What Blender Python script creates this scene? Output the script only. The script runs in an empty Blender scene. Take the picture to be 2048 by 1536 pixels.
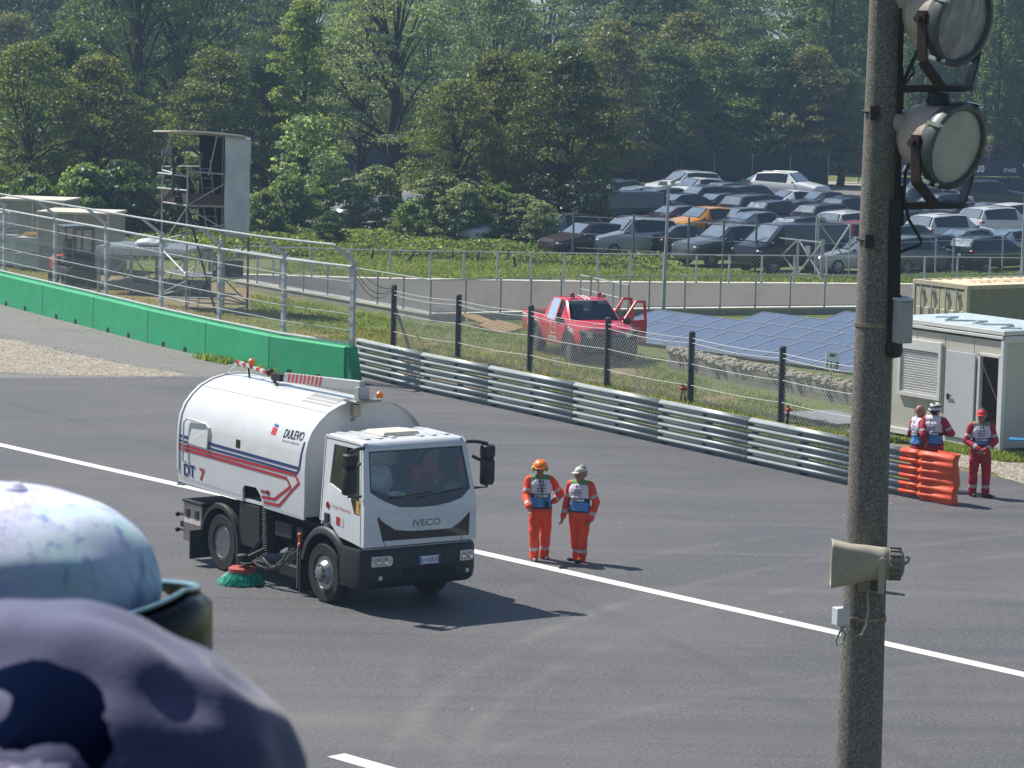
import bpy, math, random
import numpy as np
from mathutils import Vector, Matrix, noise
from mathutils.geometry import tessellate_polygon, delaunay_2d_cdt
R_ = math.radians
sin, cos, pi = math.sin, math.cos, math.pi
random.seed(7); RNG = np.random.default_rng(7)
SC = bpy.context.scene
COL = SC.collection

# ------------------------------------------------------------------ camera, sky, sun, exposure
FPX, CAMH, YHOR, ROLL = 6200.0, 9.5, 60.0, R_(1.4)      # focal length in pixels of a 2048 px frame
PITCH = math.atan((768 - YHOR) / FPX)
camd = bpy.data.cameras.new('camera'); cam = bpy.data.objects.new('camera', camd); COL.objects.link(cam)
CM = Matrix.Rotation(pi / 2 - PITCH, 3, 'X') @ Matrix.Rotation(ROLL, 3, 'Z')
CP = Vector((0, 0, CAMH))
cam.matrix_world = Matrix.Translation(CP) @ CM.to_4x4()
camd.sensor_width = 36; camd.lens = FPX / 2048 * 36
camd.clip_start = 0.1; camd.clip_end = 3000
camd.dof.use_dof = True; camd.dof.focus_distance = 55; camd.dof.aperture_fstop = 36
SC.camera = cam

SUN_EL, SUN_AZ = R_(54), R_(57)        # azimuth: from straight ahead towards the left
SUNV = Vector((-sin(SUN_AZ) * cos(SUN_EL), cos(SUN_AZ) * cos(SUN_EL), sin(SUN_EL)))
world = bpy.data.worlds.new('World'); SC.world = world; world.use_nodes = True
wn = world.node_tree; bg = wn.nodes['Background']
sky = wn.nodes.new('ShaderNodeTexSky'); sky.sky_type = 'NISHITA'; sky.sun_disc = False
sky.sun_elevation = SUN_EL; sky.sun_rotation = -SUN_AZ; sky.altitude = 100; sky.air_density = 1.0; sky.dust_density = 0.6; sky.ozone_density = 1.4
wn.links.new(sky.outputs[0], bg.inputs[0]); bg.inputs[1].default_value = 0.078
sund = bpy.data.lights.new('sun', 'SUN'); sund.energy = 4.7; sund.angle = R_(0.5); sund.color = (1, .95, .87)
sun = bpy.data.objects.new('sun', sund); COL.objects.link(sun)
sun.rotation_euler = SUNV.to_track_quat('Z', 'Y').to_euler(); sun.location = (-40, 60, 90)
SC.view_settings.view_transform = 'Standard'; SC.view_settings.look = 'None'
SC.view_settings.exposure = 0.55; SC.view_settings.gamma = 1
SC.cycles.max_bounces = 7; SC.cycles.diffuse_bounces = 3; SC.cycles.glossy_bounces = 3; SC.cycles.transmission_bounces = 5; SC.cycles.transparent_max_bounces = 12
SC.cycles.volume_bounces = 0
SC.cycles.caustics_reflective = False; SC.cycles.caustics_refractive = False

HAZE = 0.00050
# where a point of the ground (or of a given upright plane) stands, from the survey of the place
def ray(px, py):
    return (CM @ Vector(((px - 1024) / FPX, (768 - py) / FPX, -1))).normalized()
def gp(px, py, z=0.0):
    d = ray(px, py); return CP + d * ((z - CP.z) / d.z)
def vp(px, py, P0, n):
    d = ray(px, py); n = Vector(n); return CP + d * ((Vector(P0) - CP).dot(n) / d.dot(n))
def yp(px, py, Y):
    return vp(px, py, (0, Y, 0), (0, 1, 0))

# ------------------------------------------------------------------ tagging
def prop(o, label=None, cat=None, group=None, kind=None):
    if label: o['label'] = label
    if cat: o['category'] = cat
    if group: o['group'] = group
    if kind: o['kind'] = kind
    return o
def thing(name, label, cat, loc=(0, 0, 0), rz=0.0, group=None):
    o = bpy.data.objects.new(name, None); COL.objects.link(o); o.empty_display_size = .2
    o.location = loc; o.rotation_euler = (0, 0, rz)
    return prop(o, label, cat, group)
CH = {}
def copy_tree(o, parent=None):
    c = o.copy(); COL.objects.link(c)
    if parent is not None:
        c.parent = parent; CH.setdefault(parent.name, []).append(c)
    for ch in list(CH.get(o.name, [])): copy_tree(ch, c)
    return c

# ------------------------------------------------------------------ mesh builder
def frame(d, up=(0, 0, 1)):
    d = Vector(d).normalized(); u = Vector(up)
    if abs(d.dot(u)) > .98: u = Vector((1, 0, 0))
    a = u.cross(d).normalized(); return a, d.cross(a)
class MB:
    def __init__(s, k=1.0): s.v = []; s.f = []; s.mi = []; s.m = 0; s.k = k
    def add(s, vs, fs, m=None):
        o = len(s.v); s.v.extend([tuple(v) for v in vs]); m = s.m if m is None else m
        for f in fs: s.f.append(tuple(i + o for i in f)); s.mi.append(m)
        return s
    def box(s, c, d, R=None, m=None):
        x, y, z = d[0] / 2, d[1] / 2, d[2] / 2; c = Vector(c)
        P = [Vector(p) for p in ((-x, -y, -z), (x, -y, -z), (x, y, -z), (-x, y, -z), (-x, -y, z), (x, -y, z), (x, y, z), (-x, y, z))]
        if R is not None: P = [R @ p for p in P]
        return s.add([c + p for p in P], [(0, 3, 2, 1), (4, 5, 6, 7), (0, 1, 5, 4), (1, 2, 6, 5), (2, 3, 7, 6), (3, 0, 4, 7)], m)
    def hexa(s, P, m=None):
        return s.add(P, [(0, 3, 2, 1), (4, 5, 6, 7), (0, 1, 5, 4), (1, 2, 6, 5), (2, 3, 7, 6), (3, 0, 4, 7)], m)
    def bar(s, a, b, w, h=None, up=(0, 0, 1), m=None):     # square bar from a to b
        h = h or w; a, b = Vector(a), Vector(b); u, v = frame(b - a, up)
        P = []
        for q in (a, b):
            P += [q - u * w / 2 - v * h / 2, q + u * w / 2 - v * h / 2, q + u * w / 2 + v * h / 2, q - u * w / 2 + v * h / 2]
        return s.add(P, [(0, 3, 2, 1), (4, 5, 6, 7), (0, 1, 5, 4), (1, 2, 6, 5), (2, 3, 7, 6), (3, 0, 4, 7)], m)
    def tube(s, pts, r, n=6, cap=True, m=None):
        pts = [Vector(p) for p in pts]; N = len(pts); rs = r if isinstance(r, (list, tuple)) else [r] * N
        vs = []; u = None
        for i, p in enumerate(pts):
            d = (pts[min(i + 1, N - 1)] - pts[max(i - 1, 0)]).normalized()
            if u is None: u, w = frame(d)
            else:
                u = (u - d * u.dot(d)).normalized(); w = d.cross(u)
            for k in range(n):
                a = 2 * pi * k / n; vs.append(p + (u * cos(a) + w * sin(a)) * rs[i])
        fs = [(i * n + k, i * n + (k + 1) % n, (i + 1) * n + (k + 1) % n, (i + 1) * n + k) for i in range(N - 1) for k in range(n)]
        if cap and n > 2: fs += [tuple(range(n - 1, -1, -1)), tuple((N - 1) * n + k for k in range(n))]
        return s.add(vs, fs, m)
    def lathe(s, prof, o=(0, 0, 0), ax=(0, 0, 1), n=24, m=None, sc=(1, 1)):       # prof: (radius, height along ax)
        o, ax = Vector(o), Vector(ax).normalized(); u, w = frame(ax); vs = []
        for r, h in prof:
            for k in range(n):
                a = 2 * pi * k / n; vs.append(o + ax * h + (u * cos(a) * sc[0] + w * sin(a) * sc[1]) * r)
        N = len(prof)
        fs = [(i * n + k, i * n + (k + 1) % n, (i + 1) * n + (k + 1) % n, (i + 1) * n + k) for i in range(N - 1) for k in range(n)]
        if prof[0][0] > 1e-4: fs.append(tuple(range(n - 1, -1, -1)))
        if prof[-1][0] > 1e-4: fs.append(tuple((N - 1) * n + k for k in range(n)))
        return s.add(vs, fs, m)
    def ball(s, c, r, n=16, k=10, R=None, m=None):
        r = (r, r, r) if not isinstance(r, (tuple, list)) else r; vs = []; c = Vector(c)
        for i in range(k + 1):
            t = pi * i / k
            for j in range(n):
                a = 2 * pi * j / n; p = Vector((sin(t) * cos(a) * r[0], sin(t) * sin(a) * r[1], cos(t) * r[2]))
                vs.append(c + (R @ p if R is not None else p))
        fs = [(i * n + j, (i + 1) * n + j, (i + 1) * n + (j + 1) % n, i * n + (j + 1) % n) for i in range(k) for j in range(n)]
        return s.add(vs, fs, m)
    def loft(s, rings, closed=True, caps=False, m=None):
        n = len(rings[0]); vs = [p for r in rings for p in r]; fs = []
        for i in range(len(rings) - 1):
            for k in range(n if closed else n - 1):
                a, b = i * n + k, i * n + (k + 1) % n; fs.append((a, b, b + n, a + n))
        if caps: fs += [tuple(range(n - 1, -1, -1)), tuple((len(rings) - 1) * n + k for k in range(n))]
        return s.add(vs, fs, m)
    def plate(s, outer, holes=(), fn=None, off=None, m=None):   # flat outline with holes, mapped to 3-D by fn, thickened by the vector off
        loops = [[Vector((p[0], p[1], 0)) for p in l] for l in (outer, *holes)]
        flat = [p for l in loops for p in l]; tri = tessellate_polygon(loops); n = len(flat)
        P = [Vector(fn(p.x, p.y)) for p in flat]; fs = []
        for t in tri:
            a, b, c = (flat[i] for i in t)
            if abs((b - a).cross(c - a).z) > 1e-10: fs.append(t)
        if off is None: return s.add(P, fs, m)
        offv = off if callable(off) else (lambda p, o=Vector(off): o)
        Q = [p + offv(p) for p in P]; fs2 = [tuple(reversed([i + n for i in t])) for t in fs]; side = []; b0 = 0
        for l in loops:
            k = len(l)
            for i in range(k): side.append((b0 + i, b0 + (i + 1) % k, n + b0 + (i + 1) % k, n + b0 + i))
            b0 += k
        return s.add(P + Q, fs + fs2 + side, m)
    def build(s, name, mats, parent=None, smooth=35, bevel=None, fix=True):
        me = bpy.data.meshes.new(name); k = s.k
        me.from_pydata([(x * k, y * k, z * k) for x, y, z in s.v], [], s.f)
        mats = mats if isinstance(mats, (list, tuple)) else [mats]
        for q in mats: me.materials.append(q)
        if len(mats) > 1: me.polygons.foreach_set('material_index', np.array(s.mi, dtype=np.int32))
        me.validate()
        if fix:
            import bmesh
            b = bmesh.new(); b.from_mesh(me); bmesh.ops.recalc_face_normals(b, faces=b.faces); b.to_mesh(me); b.free()
        if smooth:
            me.polygons.foreach_set('use_smooth', [True] * len(me.polygons)); me.set_sharp_from_angle(angle=R_(smooth))
        o = bpy.data.objects.new(name, me); COL.objects.link(o)
        if parent is not None:
            o.parent = parent; CH.setdefault(parent.name, []).append(o)
        if bevel:
            b = o.modifiers.new('bevel', 'BEVEL'); b.width = bevel * k; b.segments = 2; b.limit_method = 'ANGLE'; b.angle_limit = R_(40)
        return o
_TX = {}
def text(st, size=1.0, bold=0.0):           # lettering as flat polygons, centred on x, baseline y=0
    key = (st, bold)
    if key not in _TX:
        c = bpy.data.curves.new('lettering', 'FONT'); c.body = st; c.size = 1; c.align_x = 'CENTER'; c.offset = bold; c.resolution_u = 3
        o = bpy.data.objects.new('lettering', c); COL.objects.link(o); dg = bpy.context.evaluated_depsgraph_get()
        me = bpy.data.meshes.new_from_object(o.evaluated_get(dg))
        _TX[key] = ([tuple(v.co) for v in me.vertices], [tuple(p.vertices) for p in me.polygons])
        bpy.data.objects.remove(o); bpy.data.curves.remove(c); bpy.data.meshes.remove(me)
    vs, fs = _TX[key]; return [(x * size, y * size) for x, y, z in vs], fs
def lettering(mb, st, size, fn, bold=0.0, m=None, wide=1.0):
    vs, fs = text(st, size, bold); mb.add([fn(x * wide, y) for x, y in vs], fs, m)
def strip(mb, pts, w, fn, m=None):          # a painted stripe of width w along a 2-D polyline, mapped by fn
    P = [Vector((p[0], p[1])) for p in pts]; L = []; Rr = []
    for i, p in enumerate(P):
        d0 = (P[i] - P[i - 1]).normalized() if i else None; d1 = (P[i + 1] - P[i]).normalized() if i < len(P) - 1 else None
        d = (d0 + d1).normalized() if d0 and d1 else (d0 or d1); nrm = Vector((-d.y, d.x)); k = 1 / max(.4, nrm.dot(Vector((-(d1 or d0).y, (d1 or d0).x))))
        L.append(p + nrm * w / 2 * k); Rr.append(p - nrm * w / 2 * k)
    n = len(P); mb.add([fn(p.x, p.y) for p in L + Rr], [(i, i + 1, n + i + 1, n + i) for i in range(n - 1)], m)

# ------------------------------------------------------------------ materials
def lin(h):
    if isinstance(h, (tuple, list)): return tuple(h)
    h = h.lstrip('#'); c = [int(h[i:i + 2], 16) / 255 for i in (0, 2, 4)]
    return tuple(x / 12.92 if x <= .04045 else ((x + .055) / 1.055) ** 2.4 for x in c)
class NT:
    def __init__(s, name):
        s.mat = bpy.data.materials.new(name); s.mat.use_nodes = True; s.t = s.mat.node_tree; s.b = s.t.nodes['Principled BSDF']; s.out = s.t.nodes['Material Output']
    def n(s, typ, **kw):
        q = s.t.nodes.new(typ)
        for k, v in kw.items(): setattr(q, k, v)
        return q
    def l(s, a, b): s.t.links.new(a, b)
    def coord(s, kind='Object', scale=(1, 1, 1), rot=(0, 0, 0)):
        if kind == 'World': o = s.n('ShaderNodeNewGeometry').outputs['Position']
        else: o = s.n('ShaderNodeTexCoord').outputs[kind]
        mp = s.n('ShaderNodeMapping'); mp.inputs['Scale'].default_value = scale; mp.inputs['Rotation'].default_value = rot; s.l(o, mp.inputs[0]); return mp.outputs[0]
    def noise(s, v, scale, detail=4, rough=.6):
        q = s.n('ShaderNodeTexNoise'); q.inputs['Scale'].default_value = scale; q.inputs['Detail'].default_value = detail; q.inputs['Roughness'].default_value = rough; s.l(v, q.inputs['Vector']); return q.outputs['Fac']
    def ramp(s, f, stops):
        q = s.n('ShaderNodeValToRGB'); e = q.color_ramp.elements
        while len(e) < len(stops): e.new(.5)
        for i, (p, c) in enumerate(stops):
            e[i].position = p; c = (c, c, c) if isinstance(c, (int, float)) else lin(c); e[i].color = (*c[:3], 1)
        s.l(f, q.inputs[0]); return q.outputs[0]
    def mix(s, f, a, b, mode='MIX'):
        q = s.n('ShaderNodeMix', data_type='RGBA', blend_type=mode)
        for i, x in ((0, f), (6, a), (7, b)):
            if isinstance(x, (int, float)): q.inputs[i].default_value = x
            elif isinstance(x, (tuple, list, str)): q.inputs[i].default_value = (*lin(x)[:3], 1)
            else: s.l(x, q.inputs[i])
        return q.outputs[2]
    def math(s, op, a, b=0.0, c=0.0, clamp=False):
        q = s.n('ShaderNodeMath', operation=op, use_clamp=clamp)
        for i, x in enumerate((a, b, c)):
            if isinstance(x, (int, float)): q.inputs[i].default_value = x
            else: s.l(x, q.inputs[i])
        return q.outputs[0]
    def bump(s, h, strength=.3, dist=.02):
        q = s.n('ShaderNodeBump'); q.inputs['Strength'].default_value = strength; q.inputs['Distance'].default_value = dist; s.l(h, q.inputs['Height']); s.l(q.outputs[0], s.b.inputs['Normal'])
    def set(s, **kw):
        for k, v in kw.items():
            i = s.b.inputs[k.replace('_', ' ')]
            if isinstance(v, (int, float)): i.default_value = v
            elif isinstance(v, (tuple, list, str)): i.default_value = (*lin(v)[:3], 1)
            else: s.l(v, i)
        return s
_MC = {}
def M(name, col, rough=.6, metal=0.0, var=.12, scale=3.0, bump=0.0, bscale=60, dirt=0.0, dcol='#4a4236', spec=.5, coat=0.0, coord='Object'):
    if name in _MC: return _MC[name]
    t = NT(name); c = lin(col); v = t.coord(coord); f = t.noise(v, scale, 5, .65)
    dk = tuple(x * (1 - var) for x in c); lt = tuple(min(1, x * (1 + var)) for x in c)
    colr = t.ramp(f, [(.3, dk), (.7, lt)])
    if dirt:
        g = t.noise(v, scale * 2.3, 6, .7); g = t.ramp(g, [(.5, 0.0), (.78, dirt)]); colr = t.mix(g, colr, dcol)
    t.set(Base_Color=colr, Roughness=t.ramp(t.noise(v, scale * 4, 3), [(.3, max(0, rough - .08)), (.7, min(1, rough + .08))]), Metallic=metal, Specular_IOR_Level=spec, Coat_Weight=coat)
    if bump: t.bump(t.noise(v, bscale, 3), bump, .01)
    _MC[name] = t.mat; return t.mat
def glass(name, tint=(.75, .85, .85), mixf=.35, rough=.03):
    if name in _MC: return _MC[name]
    t = NT(name); tr = t.n('ShaderNodeBsdfTransparent'); tr.inputs[0].default_value = (*tint, 1); gl = t.n('ShaderNodeBsdfGlossy'); gl.inputs['Roughness'].default_value = rough
    gl.inputs[0].default_value = (.9, .95, 1, 1)
    fr = t.n('ShaderNodeFresnel'); fr.inputs[0].default_value = 1.5; mx = t.n('ShaderNodeMixShader'); f = t.math('ADD', fr.outputs[0], mixf, clamp=True)
    t.l(f, mx.inputs[0]); t.l(tr.outputs[0], mx.inputs[1]); t.l(gl.outputs[0], mx.inputs[2]); t.l(mx.outputs[0], t.out.inputs[0])
    _MC[name] = t.mat; return t.mat
# ------------------------------------------------------------------ the setting
def ground_mat():
    t = NT('grass ground'); P = t.coord('World'); sep = t.n('ShaderNodeSeparateXYZ'); t.l(P, sep.inputs[0])
    big = t.noise(P, .35, 5, .65); mid = t.noise(P, 1.6, 5, .7); fine = t.noise(P, 14, 4, .75); vfine = t.noise(P, 60, 2, .6)
    wob = t.math('MULTIPLY_ADD', t.math('SUBTRACT', big, .5), 1.6, t.math('MULTIPLY', t.math('SUBTRACT', mid, .5), 1.5))
    def zone(c, rx, ry, k=1.0):
        a = t.math('POWER', t.math('DIVIDE', t.math('SUBTRACT', sep.outputs[0], c[0]), rx), 2.0)
        b = t.math('POWER', t.math('DIVIDE', t.math('SUBTRACT', sep.outputs[1], c[1]), ry), 2.0)
        return t.math('MULTIPLY', t.math('SUBTRACT', 1.0, t.math('ADD', a, b), clamp=True), k)
    dry = None
    for px, py, rx, ry, k in ((200, 590, 6.5, 9, 1.5), (560, 690, 4.5, 4.5, 1.5), (760, 690, 2.6, 4.6, 1.6), (960, 735, 3.2, 5.5, 1.7), (1120, 770, 3.2, 4.6, 1.2), (1350, 800, 3, 2.2, .8), (1560, 860, 4, 1.2, .9), (760, 533, 4, 1.6, 1.3), (1060, 552, 6, 1.1, .9), (1820, 905, 3, 2.2, 1.1), (2000, 930, 5, 2.5, .5), (1250, 740, 2, 2, .6)):
        z = zone(gp(px, py), rx, ry, k); dry = z if dry is None else t.math('MAXIMUM', dry, z)
    f = t.math('ADD', dry, wob); f = t.ramp(f, [(.02, 0.0), (.5, 1.0)])
    green = t.ramp(t.math('MULTIPLY_ADD', fine, .7, t.math('MULTIPLY', mid, .4)), [(.3, '#4a5630'), (.52, '#6c7b42'), (.75, '#8f9a5c')])
    tan = t.ramp(t.math('MULTIPLY_ADD', fine, .8, t.math('MULTIPLY', vfine, .3)), [(.3, '#75664c'), (.55, '#a08d6b'), (.8, '#c2b290')])
    t.set(Base_Color=t.mix(f, green, tan), Roughness=.95, Specular_IOR_Level=.15); t.bump(t.math('ADD', fine, vfine), .9, .06); return t.mat
def asphalt_mat(name, base='#454549', dusty=.25, ang=0.0, arcs=()):
    t = NT(name); P = t.coord('World'); Q = t.coord('World', rot=(0, 0, ang), scale=(.06, 1.4, 1)); Q2 = t.coord('World', rot=(0, 0, ang + .5), scale=(.05, .5, 1))
    Q3 = t.coord('World', rot=(0, 0, ang - .06), scale=(.035, 4.5, 1))
    c = lin(base); gr = t.noise(P, 55, 4, .8); st = t.noise(Q, 1.0, 6, .7); bl = t.noise(P, .16, 5, .6); st2 = t.noise(Q2, .8, 5, .65); st3 = t.noise(Q3, 1.0, 4, .7)
    gr2 = t.noise(P, 17, 3, .75); a = t.ramp(t.math('MULTIPLY_ADD', gr2, .75, t.math('MULTIPLY', gr, .25)), [(.34, tuple(x * .42 for x in c)), (.5, c), (.66, tuple(min(1, x * 1.75) for x in c))])
    a = t.mix(t.ramp(st, [(.36, .42), (.56, 0.0)]), a, tuple(x * .62 for x in c))
    a = t.mix(t.ramp(st2, [(.54, 0.0), (.76, dusty)]), a, '#8b877f')
    a = t.mix(t.ramp(st3, [(.30, .5), (.41, 0.0)]), a, tuple(x * .55 for x in c))
    a = t.mix(t.ramp(bl, [(.42, 0.0), (.72, .32)]), a, '#76746f')
    for A_, B_, C_, k_ in arcs:          # faint pale tyre tracks curving across the track
        (ax_, ay_), (bx_, by_), (cx_, cy_) = ((q.x, q.y) for q in (A_, B_, C_)); d_ = 2 * (ax_ * (by_ - cy_) + bx_ * (cy_ - ay_) + cx_ * (ay_ - by_))
        ux = ((ax_ ** 2 + ay_ ** 2) * (by_ - cy_) + (bx_ ** 2 + by_ ** 2) * (cy_ - ay_) + (cx_ ** 2 + cy_ ** 2) * (ay_ - by_)) / d_; uy = ((ax_ ** 2 + ay_ ** 2) * (cx_ - bx_) + (bx_ ** 2 + by_ ** 2) * (ax_ - cx_) + (cx_ ** 2 + cy_ ** 2) * (bx_ - ax_)) / d_
        vd = t.n('ShaderNodeVectorMath', operation='DISTANCE'); vd.inputs[1].default_value = (ux, uy, 0); t.l(P, vd.inputs[0]); e_ = t.math('ABSOLUTE', t.math('SUBTRACT', vd.outputs['Value'], math.hypot(ax_ - ux, ay_ - uy)))
        e_ = t.math('MULTIPLY', t.ramp(e_, [(.04, 1.0), (.24, 0.0)]), t.ramp(t.noise(P, .5, 5, .7), [(.38, 0.0), (.62, abs(k_) * .42)])); a = t.mix(e_, a, '#8d8a84' if k_ > 0 else '#37373a')
    vo = t.n('ShaderNodeTexVoronoi'); vo.inputs['Scale'].default_value = .9; t.l(P, vo.inputs['Vector'])
    a = t.mix(t.ramp(vo.outputs['Distance'], [(.018, .8), (.03, 0.0)]), a, '#b9b5aa')
    t.set(Base_Color=a, Roughness=t.ramp(st, [(.3, .62), (.7, .82)]), Specular_IOR_Level=.35); t.bump(gr, .5, .008); return t.mat
def gravel_mat():
    t = NT('pale gravel'); P = t.coord('World'); v = t.n('ShaderNodeTexVoronoi'); v.inputs['Scale'].default_value = 11; t.l(P, v.inputs['Vector']); f = t.noise(P, 1.2, 5, .7)
    c = t.ramp(v.outputs['Color'], [(.1, '#6f695d'), (.5, '#918878'), (.95, '#b5ac9b')]); c = t.mix(t.ramp(f, [(.4, 0.0), (.7, .6)]), c, '#8f897d')
    t.set(Base_Color=c, Roughness=.9); t.bump(v.outputs['Distance'], .8, .05); return t.mat
def sheet(name, pts, z, mat, holes=()):
    m = MB(); m.plate([(p[0], p[1]) for p in pts], holes, lambda x, y: (x, y, z)); o = m.build(name, mat, smooth=None, fix=False)
    me = o.data
    if me.polygons and me.polygons[0].normal.z < 0: me.flip_normals()
    return prop(o, kind='structure')

g_mat = ground_mat()
LN0, LN1 = gp(0, 890), gp(2048, 1350); LDIR = (LN1 - LN0).normalized(); LANG = -math.atan2(LDIR.y, LDIR.x)
track_mat = asphalt_mat('track asphalt', '#545457', .22, LANG, [(gp(1165, 1235), gp(960, 1330), gp(800, 1480), .5), (gp(1290, 1260), gp(1090, 1350), gp(900, 1536), .35), (gp(0, 800), gp(240, 868), gp(360, 905), -.7), (gp(0, 850), gp(400, 815), gp(700, 800), .3), (gp(1200, 1440), gp(1500, 1380), gp(1900, 1330), .3), (gp(1100, 1160), gp(1500, 1080), gp(2000, 1040), .25), (gp(1250, 1360), gp(1350, 1400), gp(1500, 1420), -.4)]); road_mat = asphalt_mat('old grey asphalt', '#767370', .4, LANG + .2)
grav = gravel_mat()
PARB = [(470, 573), (860, 643), (1000, 640), (1297, 632), (1716, 628), (2300, 622)]      # foot of the near parapet
FARB = [(470, 553), (700, 560), (860, 563), (1260, 569), (1716, 572), (2300, 577)]       # top of the far wall
par = [gp(*p) for p in PARB]; far = [gp(*p) for p in FARB]
pit = [(p.x, p.y) for p in par] + [(p.x, p.y) for p in reversed(far)]
gm = MB(); gm.plate([(-700, -120), (700, -120), (700, 1500), (-700, 1500)], [pit], lambda x, y: (x, y, 0))
go = gm.build('ground', g_mat, smooth=None, fix=False)
for p in go.data.polygons[:1]:
    if p.normal.z < 0: go.data.flip_normals()
prop(go, kind='structure')
# track, service strip behind the green wall, far roads
TR = [gp(*p) for p in ((-400, 762), (0, 757), (400, 754), (560, 748), (716, 747), (845, 778), (980, 803), (1150, 841), (1320, 878), (1702, 962), (1893, 1000), (1903, 938), (2056, 968), (2500, 1070))]
sheet('track', [(p.x, p.y) for p in TR] + [(40, 18), (-40, 18)], .004, track_mat)
SR = [gp(*p) for p in ((-200, 560), (0, 603), (85, 626), (186, 650), (295, 678), (410, 705), (540, 728), (716, 747), (560, 748), (400, 754), (0, 757), (-300, 760))]
sheet('service_road', [(p.x, p.y) for p in SR], .0042, road_mat)
BR = [gp(*p) for p in ((300, 640), (430, 645), (560, 672), (640, 690), (712, 702), (735, 728), (716, 747), (640, 745), (540, 728), (410, 700))]
sheet('path', [(p.x, p.y) for p in BR], .0044, road_mat)
def ragged(pts, n=9, a=.35):
    out = []
    for i, p in enumerate(pts):
        q = pts[(i + 1) % len(pts)]
        for k in range(n):
            r = p.lerp(q, k / n); j = noise.noise_vector(r * 1.3) * a; out.append((r.x + j.x, r.y + j.y))
    return out
sheet('gravel_patch', ragged([gp(*p) for p in ((-80, 665), (30, 682), (120, 702), (210, 722), (300, 738), (395, 752), (300, 753), (180, 752), (90, 750), (-80, 742))]), .0085, grav)
sheet('gravel_patch', ragged([gp(*p) for p in ((1905, 905), (1990, 922), (2300, 950), (2300, 1015), (2050, 970), (1985, 945), (1905, 932))], 6, .25), .009, grav)
m = MB(); rp_ = random.Random(4)
for poly_, n_ in ((((-60, 655), (130, 695), (330, 735), (430, 752), (330, 762), (90, 757), (-60, 752)), 2600), (((40, 620), (300, 690), (520, 738), (500, 746), (280, 715), (40, 650)), 700), (((1890, 900), (2060, 930), (2060, 985), (1960, 945), (1890, 940)), 900)):
    Pq = [gp(*q) for q in poly_]; x0, x1, y0, y1 = min(q.x for q in Pq), max(q.x for q in Pq), min(q.y for q in Pq), max(q.y for q in Pq)
    for k in range(n_):
        x, y = rp_.uniform(x0, x1), rp_.uniform(y0, y1); c_ = False
        for i in range(len(Pq)):
            a_, b_ = Pq[i], Pq[i - 1]
            if (a_.y > y) != (b_.y > y) and x < (b_.x - a_.x) * (y - a_.y) / (b_.y - a_.y) + a_.x: c_ = not c_
        if c_: r_ = rp_.uniform(.010, .026); m.add([(x - r_, y - r_ * .6, .006), (x + r_, y - r_ * .5, .006), (x + r_ * .3, y + r_, .006), (x, y, .006 + r_)], [(0, 1, 3), (1, 2, 3), (2, 0, 3)])
prop(m.build('loose_gravel', M('loose stones', '#c2b8a4', .9, var=.4, scale=9, coord='World'), None, smooth=None, fix=False), 'loose pale stones strewn over the old asphalt', 'gravel', kind='stuff')
cp = [gp(*p) for p in ((560, 470), (1200, 505), (1500, 512), (1640, 530), (2300, 520), (2600, 368), (1760, 380), (600, 352))]
sheet('car_park', [(p.x, p.y) for p in cp], .004, M('car park gravel', '#6b6861', .9, var=.25, scale=.4, coord='World'))
fr = [gp(*p) for p in ((1560, 378), (2600, 392), (2600, 374), (1560, 362))]
sheet('access_road', [(p.x, p.y) for p in fr], .008, M('pale far road', '#9a958c', .9, coord='World'))
t = NT('white road paint'); P = t.coord('World'); f = t.noise(P, 22, 5, .8); f2 = t.noise(P, 1.1, 4)
t.set(Base_Color=t.mix(t.ramp(t.math('MULTIPLY_ADD', f, .6, t.math('MULTIPLY', f2, .42)), [(.56, 0.0), (.66, .6)]), t.ramp(f2, [(.3, '#c9c7c1'), (.7, '#e4e2dd')]), '#6b6a68'), Roughness=.7); paint = t.mat
def line(a, b, w, z=.008):
    a, b = Vector((a.x, a.y, 0)), Vector((b.x, b.y, 0)); d = (b - a).normalized(); n = Vector((-d.y, d.x, 0)) * w / 2
    return sheet('white_line', [a - n, b - n, b + n, a + n], z, paint)
line(LN0 - LDIR * 25, LN1 + LDIR * 25, .30)
q0, q1 = gp(672, 1511), gp(780, 1542); line(q0, q0 + (q1 - q0).normalized() * 22, .30)
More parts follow.
